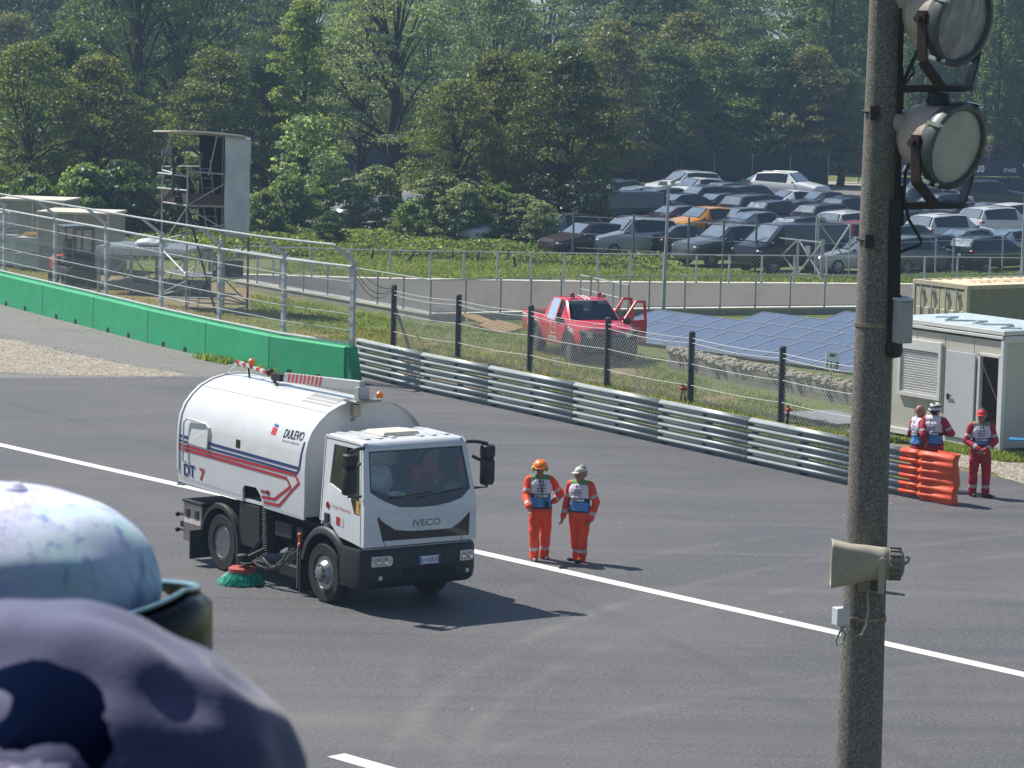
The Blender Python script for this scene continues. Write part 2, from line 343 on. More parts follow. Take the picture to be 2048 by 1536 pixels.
# sunken road
t_conc = NT('weathered concrete'); P = t_conc.coord('Object'); f = t_conc.noise(P, 1.2, 6, .7); f2 = t_conc.noise(t_conc.coord('Object', scale=(3, 3, .3)), 1.5, 5)
t_conc.set(Base_Color=t_conc.mix(t_conc.ramp(f2, [(.45, 0.0), (.75, .4)]), t_conc.ramp(f, [(.3, '#8f8b82'), (.7, '#aca79d')]), '#6e6a62'), Roughness=.88); t_conc.bump(t_conc.noise(P, 40, 4), .25, .01); conc = t_conc.mat
fo = MB(); fo.plate(pit, [], lambda x, y: (x, y, -4.0)); prop(fo.build('sunken_road', M('pale concrete floor', '#b5b0a6', .9, coord='World'), smooth=None), kind='structure')  # unseen floor made pale to bounce light onto the far wall
def wall(name, label, pts, z0, z1, th, mat, side=1, cap=None, capm=None):
    m = MB(); n = len(pts); off = []
    for i in range(n):
        d = (pts[min(i + 1, n - 1)] - pts[max(i - 1, 0)]); d = Vector((-d.y, d.x, 0)).normalized() * th * side; off.append(d)
    for i in range(n - 1):
        a, b = pts[i], pts[i + 1]; P = [a, b, b + off[i + 1], a + off[i]]
        m.hexa([Vector((p.x, p.y, z0)) for p in P] + [Vector((p.x, p.y, z1)) for p in P])
    o = m.build(name, mat, smooth=None); prop(o, label, 'wall')
    if cap:
        c = MB()
        for i in range(n - 1):
            a, b = pts[i], pts[i + 1]; e0, e1 = off[i] / th * .03, off[i + 1] / th * .03; P = [a - e0, b - e1, b + off[i + 1] + e1, a + off[i] + e0]
            c.hexa([Vector((p.x, p.y, z1 + .002)) for p in P] + [Vector((p.x, p.y, z1 + cap)) for p in P])
        c.build('coping', capm or mat, o, smooth=None)
    return o
pale = M('pale concrete coping', '#c9c4b8', .85, var=.1, scale=1)
wall('parapet_wall', 'low pale concrete kerb wall under the grey mesh railing in front of the sunken road', par, -4.0, .2, .3, conc, 1, .06, pale)
wall('retaining_wall', 'tall flat grey concrete wall on the far side of the sunken road', far, -4.2, .02, .4, M('grey cast concrete', '#d6cdc0', .85, var=.07, scale=.5, dirt=.25, coord='World'), 1, .07, pale)

# ------------------------------------------------------------------ fences
galv = M('galvanised steel', '#aeb3b5', .5, .15, var=.15, scale=6); galvd = M('dull galvanised steel', '#9ea4a6', .6, .1, var=.18, scale=6)
wirem = M('fence wire', '#b4b8b8', .5, .1, var=.1)
def resample(pts, step):
    out = [pts[0]]; acc = 0
    for a, b in zip(pts, pts[1:]):
        L = (b - a).length; k = max(1, round(L / step))
        out += [a.lerp(b, (i + 1) / k) for i in range(k)]
    return out
def diamonds(m, a, b, z0, z1, pitch, r, n=3, sag=0.0):         # crossing wires of a chain-link panel
    d = Vector((b.x - a.x, b.y - a.y, 0)); L = d.length; d.normalize(); h = z1 - z0; nrm = Vector((-d.y, d.x, 0)) * r * .8
    k = -h
    while k < L:
        for sgn in (1, -1):
            x0, x1 = (k, k + h) if sgn > 0 else (k + h, k); za, zb = z0, z1
            P = []
            for (x, z) in ((x0, za), (x1, zb)): P.append([x, z])
            def clip(P):
                (xa, za), (xb, zb) = P
                if xa > xb: xa, za, xb, zb = xb, zb, xa, za
                if xb <= 0 or xa >= L: return None
                if xa < 0: za += (zb - za) * (0 - xa) / (xb - xa); xa = 0
                if xb > L: zb = za + (zb - za) * (L - xa) / (xb - xa); xb = L
                return (xa, za), (xb, zb)
            c = clip(P)
            if c and abs(c[0][0] - c[1][0]) > .02:
                base = Vector((a.x, a.y, 0)) + nrm * sgn
                p, q = (base + d * x + Vector((0, 0, z)) for x, z in c)
                if sag:
                    for u in (p, q): u += Vector((noise.noise(u * .9), noise.noise(u * .9 + Vector((9, 0, 0))), 0)) * sag
                m.tube([p, q], r, n, cap=False)
        k += pitch
def fence(name, label, cat, posts, h, pr, pmat, rails=(), rr=.02, rmat=None, mesh=None, group=None, z=0.0, square=False):
    r = thing(name, label, cat, posts[0], 0, group); o = Vector(posts[0]); P = [Vector((p.x, p.y, 0)) - Vector((o.x, o.y, 0)) for p in posts]
    for p in P:
        m = MB()
        if square: m.box(p + Vector((0, 0, z + h / 2)), (pr * 2, pr * 2, h))
        else: m.lathe([(pr, z), (pr, z + h - pr * .4), (pr * .6, z + h), (0, z + h)], p, n=8)
        m.build('post', pmat, r)
    for zr in rails:
        m = MB(); m.tube([p + Vector((0, 0, z + zr)) for p in P], rr, 6); m.build('rail', rmat or pmat, r)
    if mesh:
        pitch, wr, z0, z1 = mesh; m = MB()
        for a, b in zip(P, P[1:]): diamonds(m, a, b, z + z0, z + z1, pitch, wr)
        m.build('wire_mesh', wirem, r, smooth=None, fix=False)
    return r
fence('mesh_railing', 'grey mesh railing along the low wall beside the sunken road, behind the red pickup', 'railing', resample(par[:2], 1.75) + resample(par[1:3], 1.2)[1:] + resample(par[2:4], 1.2)[1:] + resample(par[3:], 1.35)[1:], 1.12, .035, galvd, (1.1, .06), .022, galv, (.14, .0024, .06, 1.1), z=.26)
fence('mesh_railing', 'grey steel railing with thin mesh on top of the tall wall beyond the sunken road', 'railing', resample(far, 1.35), 1.08, .04, galvd, (1.07,), .022, galv, (.16, .0024, .06, 1.07), z=.09)
sp = [gp(1256, 634), gp(1225, 628), gp(1195, 620), gp(1160, 612)]
fence('stair_railing', 'short grey railing crossing the sunken road behind the red pickup', 'railing', sp, 5.1, .035, galvd, (5.08, 4.6), .022, galv, z=-4)
# wooden-post chain-link fence behind the guardrail
dkpost = M('dark weathered post', '#3a4146', .8, var=.3, scale=5, bump=.3)
cl = [gp(*p) for p in ((786, 696), (915, 719), (1059, 745), (1213, 775), (1380, 808), (1561, 844), (1752, 882))]
ft = fence('chain_link_fence', 'chain link fence with dark round posts and slack wires behind the guardrail', 'fence', cl, 1.9, .085, dkpost)
o0 = Vector((cl[0].x, cl[0].y, 0)); P = [Vector((p.x, p.y, 0)) - o0 for p in cl]
m = MB()
for a, b in zip(P[:-1], P[1:]): diamonds(m, a, b, .05, 1.62, .115, .0056, 3, .05)
m.build('wire_mesh', wirem, ft, smooth=None, fix=False)
m = MB()
for zr, sg in ((1.72, .05), (1.6, .07), (1.05, .035), (.5, .04)):
    pts = []
    for a, b in zip(P, P[1:]):
        for k in range(8):
            u = k / 8; pts.append(a.lerp(b, u) + Vector((0, -.09, zr - sg * 4 * u * (1 - u))))
    pts.append(P[-1] + Vector((0, -.09, zr))); m.tube(pts, .0065, 4)
m.build('tension_wire', wirem, ft)
m = MB(); m.tube([P[0] + Vector((.05, -.02, 1.2)), gp(820, 700) - o0], .05, 7); m.build('brace', dkpost, ft)

# ------------------------------------------------------------------ green concrete blocks and the debris fence on them
t = NT('green painted concrete'); P_ = t.coord('Object'); f = t.noise(P_, 1.5, 5, .7); g = t.noise(t.coord('Object', scale=(4, 4, .5)), 2.0, 6, .7)
t.set(Base_Color=t.mix(t.ramp(g, [(.42, 0.0), (.72, .5)]), t.ramp(f, [(.3, '#149a66'), (.7, '#1cb077')]), '#5d7a60'), Roughness=.62); t.bump(t.noise(P_, 30, 4), .2, .01); green = t.mat
dgap = M('dark recess', '#20251f', .9)
WB = [gp(*p) for p in ((-108, 581), (-15, 605), (85, 631), (186, 657), (295, 686), (410, 714), (537, 743), (688, 768))]
BLH, BLT = 1.0, .42
LB = ['green concrete barrier block cut by the edge of the photo, farthest along the wall', 'second green concrete barrier block along the wall, in front of the pale stacked crates', 'green concrete barrier block in front of the forklift', 'green concrete barrier block in front of the metal deck, right of the forklift', 'green concrete barrier block in front of the scaffold tower ladder', 'green concrete barrier block in front of the red and white scaffold pole', 'last green concrete barrier block, at the open end beside the guardrail and behind the sweeper']
for i in range(7):
    a, b = WB[i], WB[i + 1]; d = (b - a); d.z = 0; L = d.length; d.normalize(); rz = math.atan2(d.y, d.x)
    r = thing('concrete_barrier', LB[i], 'barrier', (a.x, a.y, 0), rz, 'green concrete blocks of the track wall'); m = MB()
    prof = [(0, .0), (0, BLH - .03), (.03, BLH), (BLT - .03, BLH), (BLT, BLH - .03), (BLT, 0)]
    m.loft([[(x, y, z) for y, z in prof] for x in (.012, L - .012)], caps=True)
    if i == 6: m.hexa([(L - .012, .05, 0), (L + .28, .05, 0), (L + .28, BLT, 0), (L - .012, BLT, 0), (L - .012, .05, BLH - .02), (L + .02, .05, BLH - .02), (L + .02, BLT, BLH - .02), (L - .012, BLT, BLH - .02)])
    m.build('block', green, r, smooth=None, bevel=.012)
    for u in (.28, .66): MB().box((L * u, -.004, .075), (.2, .012, .15)).build('lifting_slot', dgap, r, smooth=None)
fenceroot = thing('debris_fence', 'tall galvanised debris fence with bent posts, cables and fine mesh standing on the green wall', 'fence', (WB[1].x, WB[1].y, 0)); o0 = Vector((WB[1].x, WB[1].y, 0))
PB = [Vector((p.x, p.y, 0)) for p in WB]; wd = (PB[-1] - PB[0]).normalized(); posts = []
for i in range(0, 8):
    a = PB[i]; d = (PB[min(i + 1, 7)] - PB[max(i - 1, 0)]).normalized(); n = Vector((-d.y, d.x, 0))       # n points away from the track
    if i == 7: a = a - d * .12
    else: a = a + d * .18
    posts.append((a + n * .34 - o0, d, n))
ZB, ZT, ARM = BLH - .25, BLH + 2.3, Vector((0, 0, .42))
for i, (p, d, n) in enumerate(posts):
    if i == 0: continue
    m = MB(); w = .085
    top = p + Vector((0, 0, ZT)); arm = top - n * .6 + ARM - d * .1
    m.bar(p + Vector((0, 0, ZB)), top, w, .16, up=d); m.bar(top - Vector((0, 0, .06)), arm, w * .8, .13, up=d)
    for z in (.6, 1.1, 1.6, 2.0): m.box(p + Vector((0, 0, BLH + z)) + n * .1, (.05, .05, .09))
    m.build('post', galv, fenceroot, smooth=None, bevel=.008)
def along(f): return [f(*q) for q in posts]
for z, r in ((BLH + .06, .035), (ZT - .18, .036)):
    m = MB(); m.tube(along(lambda p, d, n: p + Vector((0, 0, z)) - n * .06), r, 8); m.build('rail', galv, fenceroot)
m = MB(); m.tube(along(lambda p, d, n: p + Vector((0, 0, ZT)) - n * .6 + ARM - d * .1), .03, 8); m.build('rail', galv, fenceroot)
for z in (.42, .85, 1.28, 1.72):
    m = MB(); m.tube(along(lambda p, d, n: p + Vector((0, 0, BLH + z)) - n * .1), .012, 5); m.build('cable', galv, fenceroot)
m = MB()
for (p, d, n), (q, d2, n2) in zip(posts, posts[1:]): diamonds(m, p - n * .05, q - n2 * .05, BLH + .06, ZT - .2, .11, .0018)
m.build('wire_mesh', wirem, fenceroot, smooth=None, fix=False)
m = MB(); pe, de, ne = posts[-1]; q = Vector((cl[0].x, cl[0].y, 0)) - o0          # slack cables from the last post to the dark post
for dz, s in ((ZT - .05, .25), (ZT - .2, .4), (ZT - .3, .5)):
    A, B = pe + Vector((0, 0, dz)), q + Vector((0, 0, 1.8)); m.tube([A.lerp(B, u / 8) - Vector((0, 0, s * 4 * (u / 8) * (1 - u / 8))) for u in range(9)], .012, 4)
m.build('slack_cable', M('dark cable', '#3b3d3f', .6), fenceroot)

# ------------------------------------------------------------------ guardrail
GB = [gp(*p) for p in ((716, 751), (845, 783), (980, 812), (1150, 849), (1320, 887), (1500, 927), (1702, 972), (1893, 1010))]
GB = [Vector((p.x, p.y, 0)) for p in GB]
WP = [(.0, .31), (.016, .302), (.03, .285), (.082, .255), (.088, .235), (.082, .215), (.01, .175), (.0, .155), (.01, .135), (.082, .095), (.088, .075), (.082, .055), (.03, .025), (.016, .008), (.0, .0)]
gr = thing('guardrail', 'long triple steel guardrail along the track edge, its end painted orange', 'guardrail', GB[0]); g0 = GB[0]
tg = NT('weathered guardrail steel'); P_ = tg.coord('Object'); f = tg.noise(tg.coord('Object', scale=(.4, .4, 5)), 1.2, 5, .7)
tg.set(Base_Color=tg.mix(tg.ramp(tg.noise(P_, 3, 6, .75), [(.55, 0.0), (.8, .5)]), tg.ramp(f, [(.3, '#7e8887'), (.7, '#a2aaa9')]), '#66645c'), Metallic=.1, Roughness=.45); steel = tg.mat
orange = M('orange barrier paint', '#d24a1a', .55, var=.12, scale=2, dirt=.3, dcol='#7a3a22')
GD = [(GB[min(i + 1, 7)] - GB[max(i - 1, 0)]).normalized() for i in range(8)]; GN = [Vector((d.y, -d.x, 0)) for d in GD]     # towards the track
def rail_ring(i, z, base=None, dv=0, sc=1.0):
    p = (base if base is not None else GB[i]) - g0
    return [p + GN[i] * (x * sc + dv) + Vector((0, 0, z + y)) for x, y in WP]
ORS = GB[6].lerp(GB[7], .53); ZR = (.06, .395, .73)
for z in ZR:
    m = MB(); rings = [rail_ring(i, z) for i in range(7)] + [rail_ring(6, z, ORS)]
    for a, b in zip(rings, rings[1:]):
        m.loft([a, b], closed=False)
    for i in range(1, 7):      # lap joints with bolts
        q = GB[i] - g0
        for zz in (.235, .075): m.lathe([(.022, 0), (.018, .014), (0, .016)], q + GN[i] * .088 + Vector((0, 0, z + zz)) - GD[i] * .12, GN[i], 6)
    o = m.build('rail', steel, gr, fix=False); so = o.modifiers.new('solid', 'SOLIDIFY'); so.thickness = .006
    m = MB(); E0 = GB[7]; m.loft([rail_ring(6, z, ORS), rail_ring(7, z, E0 - GD[7] * .75)], closed=False)
    so = m.build('rail', orange, gr, fix=False).modifiers.new('solid', 'SOLIDIFY'); so.thickness = .006
# flattened orange end shell wrapping round the rail ends
m = MB(); E0 = GB[7] - g0; rings = []
zp = [0.03 + k * .01 for k in range(103)]
for u, fl in ((-.76, 1.0), (-.6, .85), (-.4, .5), (-.2, .35), (0, .28), (.1, .2), (.17, .0), (.17, -.1), (.1, -.22), (-.1, -.26), (-.6, -.26)):
    ring = []
    for z in zp:
        zz = (z - .06) % .335; x = np.interp(zz, [q[1] for q in reversed(WP)], [q[0] for q in reversed(WP)]) if 0 <= zz <= .31 and z > .06 else .0
        ring.append(E0 + GD[7] * (u + .01 * sin(z * 19)) + GN[7] * ((x * max(fl, .12) if fl >= 0 else fl) + (.05 * fl if fl > 0 else 0) + .03 * sin(z * 9.4) * (1 if u > -.3 else 0)) + Vector((0, 0, z)))
    rings.append(ring)
m.loft(rings, closed=False); so = m.build('end_cap', orange, gr, fix=False).modifiers.new('solid', 'SOLIDIFY'); so.thickness = .008
for i, q in enumerate(resample(GB, 2.05)[:-1]):
    d = GD[min(7, int(i / 2))]; n = Vector((d.y, -d.x, 0)); m = MB(); p = q - g0 - n * .13
    m.bar(p, p + Vector((0, 0, 1.0)), .1, .14, up=d)
    for z in ZR: m.box(p + n * .1 + Vector((0, 0, z + .155)), (.12, .12, .2), Matrix.Rotation(math.atan2(d.y, d.x), 3, 'Z'))
    m.build('post', M('dark steel post', '#33383a', .7, .3), gr, smooth=None)
# ------------------------------------------------------------------ sweeper truck (local: +x forward, +y its left side)
white = M('white vehicle paint', '#d0d2d3', .32, var=.04, scale=.9, dirt=.22, dcol='#8c857a', coat=.25)
white2 = M('white cab paint', '#d4d7da', .28, var=.03, scale=.8, dirt=.06, dcol='#8c857a', coat=.4)
blackp = M('black plastic', '#17191c', .55, var=.25, scale=6, dirt=.12, dcol='#4b463d')
blackg = M('gloss black', '#0b0d10', .18, var=.1, coat=.5)
rubber = M('tyre rubber', '#1b1b1c', .85, var=.3, scale=9, dirt=.35, dcol='#57524a', bump=.2)
rimm = M('grey wheel steel', '#6f7478', .45, .5, var=.25, scale=9, dirt=.3)
chassis = M('chassis black', '#131416', .7, var=.4, scale=5, dirt=.2)
stain = M('stainless box', '#8f8a84', .35, .8, var=.15, scale=2, dirt=.2)
redp = M('red stripe', '#b01e2e', .45); bluep = M('navy stripe', '#1d2f6b', .45); amber = M('amber lens', '#d8701a', .25, coat=.6); chrome = M('bright metal', '#b9bdc0', .2, 1.0, var=.05)
wglass = glass('clear windscreen', (.86, .90, .90), .045); sglass = glass('side window glass', (.6, .7, .7), .08)
lens = M('headlight lens', '#c9d0d2', .12, .2, var=.35, scale=14, coat=.8)
TL = Vector((-2.136, 51.21, 0)); TRZ = R_(35.03 - 90)
tk = thing('road_sweeper_truck', 'white road sweeper truck with rounded hopper, red and blue stripes and a green brush', 'sweeper truck', TL, TRZ)
def fx(z): return 1.19 - .2 * max(0, min(1.15, (z - 1.70) / .98))
def sy(z, sgn): return (-1.08 + .09 * max(0, z - 1.75)) if sgn < 0 else (1.12 - .1 * max(0, z - 1.75))
cab = MB()
sideo = [(-.2, 1.37), (.15, 1.345), (.42, 1.17), (1.185, 1.09), (1.185, 1.70), (.985, 2.70), (.9, 2.77), (-.2, 2.79)]
sidew = [(.10, 2.66), (.88, 2.66), (1.04, 1.60), (.88, 1.60), (.74, 1.84), (.06, 2.02)]
for sg in (-1, 1):
    cab.plate(sideo, [sidew], lambda x, z: (x, sy(z, sg), z), (0, .05 * -sg, 0))
fo = [(-1.075, 1.09), (1.115, 1.09), (1.115, 1.72), (1.02, 2.70), (-.99, 2.70), (-1.075, 1.72)]
wsh = [(-.90, 2.64), (.93, 2.64), (1.02, 1.95), (.84, 1.80), (.60, 1.735), (.32, 1.70), (0, 1.695), (-.40, 1.72), (-.68, 1.83), (-.94, 1.99)]
grh = [(-.83, 1.585), (-.66, 1.46), (-.47, 1.35), (-.2, 1.315), (.09, 1.305), (.62, 1.30), (.8, 1.40), (.99, 1.56), (.98, 1.165), (-.72, 1.18)]
cab.plate(fo, [wsh, grh], lambda y, z: (fx(z), y, z), (-.05, 0, 0))
rr = []
for x, dz in ((1.0, -.09), (.965, -.03), (.9, .0), (.4, .018), (-.2, .01)):
    w = (1.0 if x < .98 else .99); rr.append([(x, y * w + .015, 2.79 + dz - .11 * max(0, abs(y) - .9) / .1 * (1 if abs(y) > .9 else 0)) for y in (-1.0, -.96, -.9, -.5, 0, .5, .9, .96, 1.0)])
cab.loft(rr, closed=False)
cab.plate([(-1.05, 1.3), (1.08, 1.3), (1.0, 2.78), (-.98, 2.78)], [], lambda y, z: (-.2, y, z), (.04, 0, 0))
cab.hexa([(-.2, -1.0, 1.28), (1.13, -1.0, 1.02), (1.13, 1.0, 1.02), (-.2, 1.0, 1.28), (-.2, -1.0, 1.33), (1.13, -1.0, 1.06), (1.13, 1.0, 1.06), (-.2, 1.0, 1.33)])
cab_o = cab.build('cab', white2, tk, bevel=.02)
m = MB()
for y in (-.75, -.5, -.25, .3, .55, .8): m.box((.28, y, 2.812), (.95, .1, .012))
m.build('roof_rib', white2, cab_o, bevel=.005)
m = MB(); m.hexa([(.0, -.38, 2.81), (.62, -.38, 2.81), (.62, .36, 2.81), (.0, .36, 2.81), (.04, -.34, 2.87), (.58, -.34, 2.875), (.58, .32, 2.875), (.04, .32, 2.87)])
m.build('roof_hatch', M('cream hatch', '#d9d0bd', .5, dirt=.2), tk, bevel=.012)
m = MB(); m.plate(wsh, [], lambda y, z: (fx(z) - .02, y, z)); m.build('windscreen', wglass, tk, smooth=None)
m = MB(); band = [(1.02, 1.95), (.84, 1.80), (.60, 1.735), (.32, 1.70), (0, 1.695), (-.40, 1.72), (-.68, 1.83), (-.94, 1.99), (-.90, 2.04), (-.62, 1.93), (-.3, 1.87), (.3, 1.85), (.8, 1.93), (.98, 2.02)]
m.plate(band, [], lambda y, z: (fx(z) - .012, y, z))
for a, b in (((-.925, 2.0), (-.895, 2.645)), ((-.895, 2.635), (.93, 2.635)), ((.925, 2.645), (1.0, 2.0))): strip(m, [a, b], .045, lambda y, z: (fx(z) - .013, y, z))
m.build('windscreen_surround', blackg, tk, smooth=None)
for a, b in (((-.55, 1.88), (.25, 1.935)), ((.0, 1.86), (.85, 1.95))):
    m = MB(); f3 = lambda p: Vector((fx(p[1]) + .03, p[0], p[1])); m.bar(f3(a), f3(b), .018); m.build('wiper', blackp, tk, smooth=None)
for sg in (-1, 1):
    m = MB(); m.plate(sidew, [], lambda x, z: (x, sy(z, sg) - sg * .025, z)); m.build('side_window', sglass, tk, smooth=None)
    m = MB(); m.plate([(.74, 1.84), (.88, 1.60), (1.04, 1.60), (.97, 2.06), (.9, 2.08), (.72, 1.95)], [], lambda x, z: (x, sy(z, sg) - sg * .012, z)); m.bar((.55, sy(2.0, sg), 1.98), (.52, sy(2.6, sg), 2.66), .04); m.build('window_trim', blackg, tk, smooth=None)
    m = MB()
    for q in ([(-.16, 1.40), (-.16, 2.76)], [(1.08, 1.12), (1.08, 1.62), (.93, 2.72)], [(-.16, 2.74), (.93, 2.73)]): strip(m, q, .014, lambda x, z: (x, sy(z, sg) + sg * .0025, z))
    m.build('door_seam', M('panel gap', '#3c4145', .8), tk, smooth=None)
    m = MB(); m.box((.05, sy(1.44, sg) + sg * .01, 1.44), (.14, .03, .15)); m.build('door_handle', blackp, tk, bevel=.01)
m = MB(); m.plate([(-.83, 1.585), (-.47, 1.35), (.09, 1.305), (.62, 1.30), (.99, 1.56), (.98, 1.165), (-.72, 1.18)], [], lambda y, z: (1.165, y, z), (-.02, 0, 0))
for k in range(7): m.box((1.172, .1, 1.19 + k * .019), (.012, 1.2 - k * .03, .007))
m.build('grille', blackg, tk, smooth=None)
m = MB(); lettering(m, 'IVECO', .155, lambda a, b: (1.193, .13 + a * 1.25, 1.385 + b), bold=.025); m.build('front_emblem', M('dull emblem', '#7f8283', .45, .3), tk, smooth=None)
m = MB()
for q in ([(-.79, 1.90), (-.79, 1.585), (-.70, 1.16), (-.66, 1.10)], [(.83, 1.09), (.83, 1.16)]): strip(m, q, .012, lambda y, z: (fx(z) + .0025, y, z))
m.build('panel_gap', M('panel gap', '#3c4145', .8), tk, smooth=None)
# bumper with lamps and plate
bp = MB(); secs = []
for z, g in ((.40, -.10), (.46, -.03), (.60, 0), (.90, 0), (1.0, -.01), (1.045, -.04)):
    secs.append([(x + (g if x > 1 else 0), y * (1 + g * .3), z) for x, y in ((.55, -1.13), (.98, -1.15), (1.14, -1.12), (1.23, -.95), (1.26, -.4), (1.27, .02), (1.26, .44), (1.23, 1.0), (1.14, 1.13), (.98, 1.17), (.55, 1.15))])
bp.loft(secs, closed=False)
for zi, sec in ((0, secs[0]), (1, secs[-1])): bp.add(sec, [tuple(range(len(sec)))])
bo = bp.build('bumper', blackp, tk, smooth=50, bevel=.01)
m = MB(); m.box((1.262, .16, .63), (.02, 1.02, .2)); m.build('lower_grille', M('deep black', '#060708', .8), bo, smooth=None)
for y0, y1, zc in ((-.95, -.56, .86), (.77, 1.06, .84)):
    m = MB(); P = [(y0, zc - .085), (y1 - .04, zc - .085), (y1, zc - .045), (y1, zc + .05), (y1 - .04, zc + .085), (y0, zc + .085)]
    xx = lambda y: 1.262 - max(0, abs(y - .02) - .42) * .06 + .008
    m.plate(P, [], lambda y, z: (xx(y), y, z), (-.03, 0, 0)); h = m.build('headlight', lens, tk, smooth=None)
    m = MB(); c = (y0 + y1) / 2
    for dy in (-.07, .07): m.lathe([(.0, .012), (.05, .02), (.06, .006)], (xx(c) + .002, c + dy, zc), (1, 0, 0), 14)
    m.build('reflector', chrome, h)
    m = MB(); m.ball((xx(c) + .012, c - .05, zc - .04), (.012, .035, .022), 10, 6); m.build('indicator', amber, h)
for y in (-.78, .93):
    m = MB(); m.lathe([(0, .012), (.035, .008), (.04, 0)], (1.265 - max(0, abs(y) - .42) * .06, y, .58), (1, 0, 0), 12); m.build('fog_lamp', lens, tk)
m = MB(); m.box((1.272, .145, .83), (.014, .43, .15), m=0); m.box((1.2795, .145, .83), (.003, .405, .128), m=1); m.box((1.2815, -.04, .83), (.003, .035, .12), m=0); m.box((1.2815, .335, .83), (.003, .03, .12), m=0)
lettering(m, 'GH·608XK', .115, lambda a, b: (1.2825, .15 + a * .78, .79 + b), m=2)
m.build('number_plate', [M('plate blue', '#1c3f9c', .4), M('plate white', '#dfe3e6', .4), M('ink', '#14161c', .6)], tk, smooth=None)
# steps, fenders
m = MB()
for x, z in ((.78, .42), (.78, .62), (.8, .84)): m.box((x, -.95, z), (.56, .34, .04))
m.box((.78, -.82, .68), (.6, .06, .62)); m.box((.55, -.95, .7), (.03, .36, .6)); m.build('cab_step', blackp, tk, bevel=.008)
def arch(xc, zc, r0, r1, a0, a1, y0, y1, lip=.0, n=14):
    mm = MB(); rings = []
    for i in range(n + 1):
        a = R_(a0 + (a1 - a0) * i / n); c, s_ = cos(a), sin(a)
        rings.append([(xc + c * r, y, zc + s_ * r) for r, y in ((r0, y0), (r1, y0), (r1 + lip, y0 + (y1 - y0) * .12), (r1 + lip, y1), (r0, y1))])
    mm.loft(rings, closed=True, caps=True); return mm
for sg in (-1, 1):
    y0, y1 = (-1.13, -.70) if sg < 0 else (1.15, .72)
    arch(0, .54, .62, .70, -8, 172, y0, y1, .045).build('front_fender', blackp, tk, smooth=50)
    arch(-3.47, .50, .60, .67, -12, 196, y0 * .995, y1 * .65, .03).build('rear_fender', blackp, tk, smooth=50)
    m = MB(); m.box((-4.1, y0 * .97, .38), (.03, .5, .5)); m.build('mud_flap', rubber, tk, smooth=None)
m = MB(); m.box((-.72, -.92, .5), (.03, .42, .85)); m.build('splash_guard', rubber, tk, smooth=None)
def wheel(x, y, sg, R=.505, w=.28, dual=False):
    tm = MB(); wd = .56 if dual else w; o = (x, y - sg * wd, R); ax = (0, sg, 0)
    tm.lathe([(R * .58, 0), (R * .9, .0), (R * .985, .03), (R, .07)] + ([(R, w - .07), (R * .97, w - .02), (R * .8, w), (R * .8, w + .02), (R * .97, w + .04), (R, w + .08)] if dual else []) + [(R, wd - .07), (R * .985, wd - .03), (R * .93, wd), (R * .62, wd - .005), (R * .575, wd - .03), (R * .56, wd - .1)], o, ax, 40)
    for k in range(40):
        a = 2 * pi * k / 40
        for dy in ((.09, .19) if not dual else (.09, .19, .37, .47)):
            tm.box(Vector((x + cos(a) * R, y - sg * wd + sg * dy, R + sin(a) * R)), (.045, .07, .012), Matrix.Rotation(-a + pi / 2, 3, 'Y'))
    t_ = tm.build('tyre', rubber, None); 
    return t_, o, ax, wd
def place_wheel(x, y, sg, dual):
    w = bpy.data.objects.new('wheel', None); COL.objects.link(w); w.parent = tk; CH.setdefault(tk.name, []).append(w)
    t_, o, ax, wd = wheel(x, y, sg, dual=dual); t_.parent = w; R = .505
    m = MB(); a = Vector(ax); oo = Vector(o) + a * wd
    if not dual:
        m.lathe([(R * .575, -.03), (R * .55, -.02), (R * .52, -.07), (R * .44, -.06), (R * .40, -.02), (R * .33, .035), (R * .30, .05), (R * .22, .05), (R * .21, .09), (R * .15, .1), (0, .1)], oo, ax, 32)
        for k in range(10):
            q = 2 * pi * k / 10; m.lathe([(.017, .0), (.017, .03), (0, .035)], oo + a * .05 + Vector((cos(q), 0, sin(q))) * R * .265, ax, 6)
        hm = [(R * .455, -.045), (R * .46, -.045)]
    else:
        m.lathe([(R * .575, -.03), (R * .55, -.015), (R * .52, -.06), (R * .50, -.13), (R * .42, -.17), (R * .25, -.19), (R * .22, -.12), (R * .14, -.11), (0, -.11)], oo, ax, 32)
        for k in range(10):
            q = 2 * pi * k / 10; m.lathe([(.017, .0), (.017, .03), (0, .035)], oo - a * .185 + Vector((cos(q), 0, sin(q))) * R * .3, ax, 6)
    m.build('rim', rimm if dual else M('light alloy rim', '#8d9296', .35, .7, var=.2, dirt=.2), w)
    m = MB()
    for k in range(10):
        q = 2 * pi * (k + .5) / 10; rad, dp = (R * .42, -.052) if not dual else (R * .40, -.165)
        m.lathe([(.03, 0), (.03, .012), (0, .013)], oo + a * dp + Vector((cos(q), 0, sin(q))) * rad, ax, 8)
    m.build('vent_hole', M('deep black', '#060708', .8), w, smooth=None)
for x, d in ((-.02, False), (-3.42, True)):
    for sg in (-1, 1): place_wheel(x, -1.10 if sg < 0 else 1.12, sg, d)
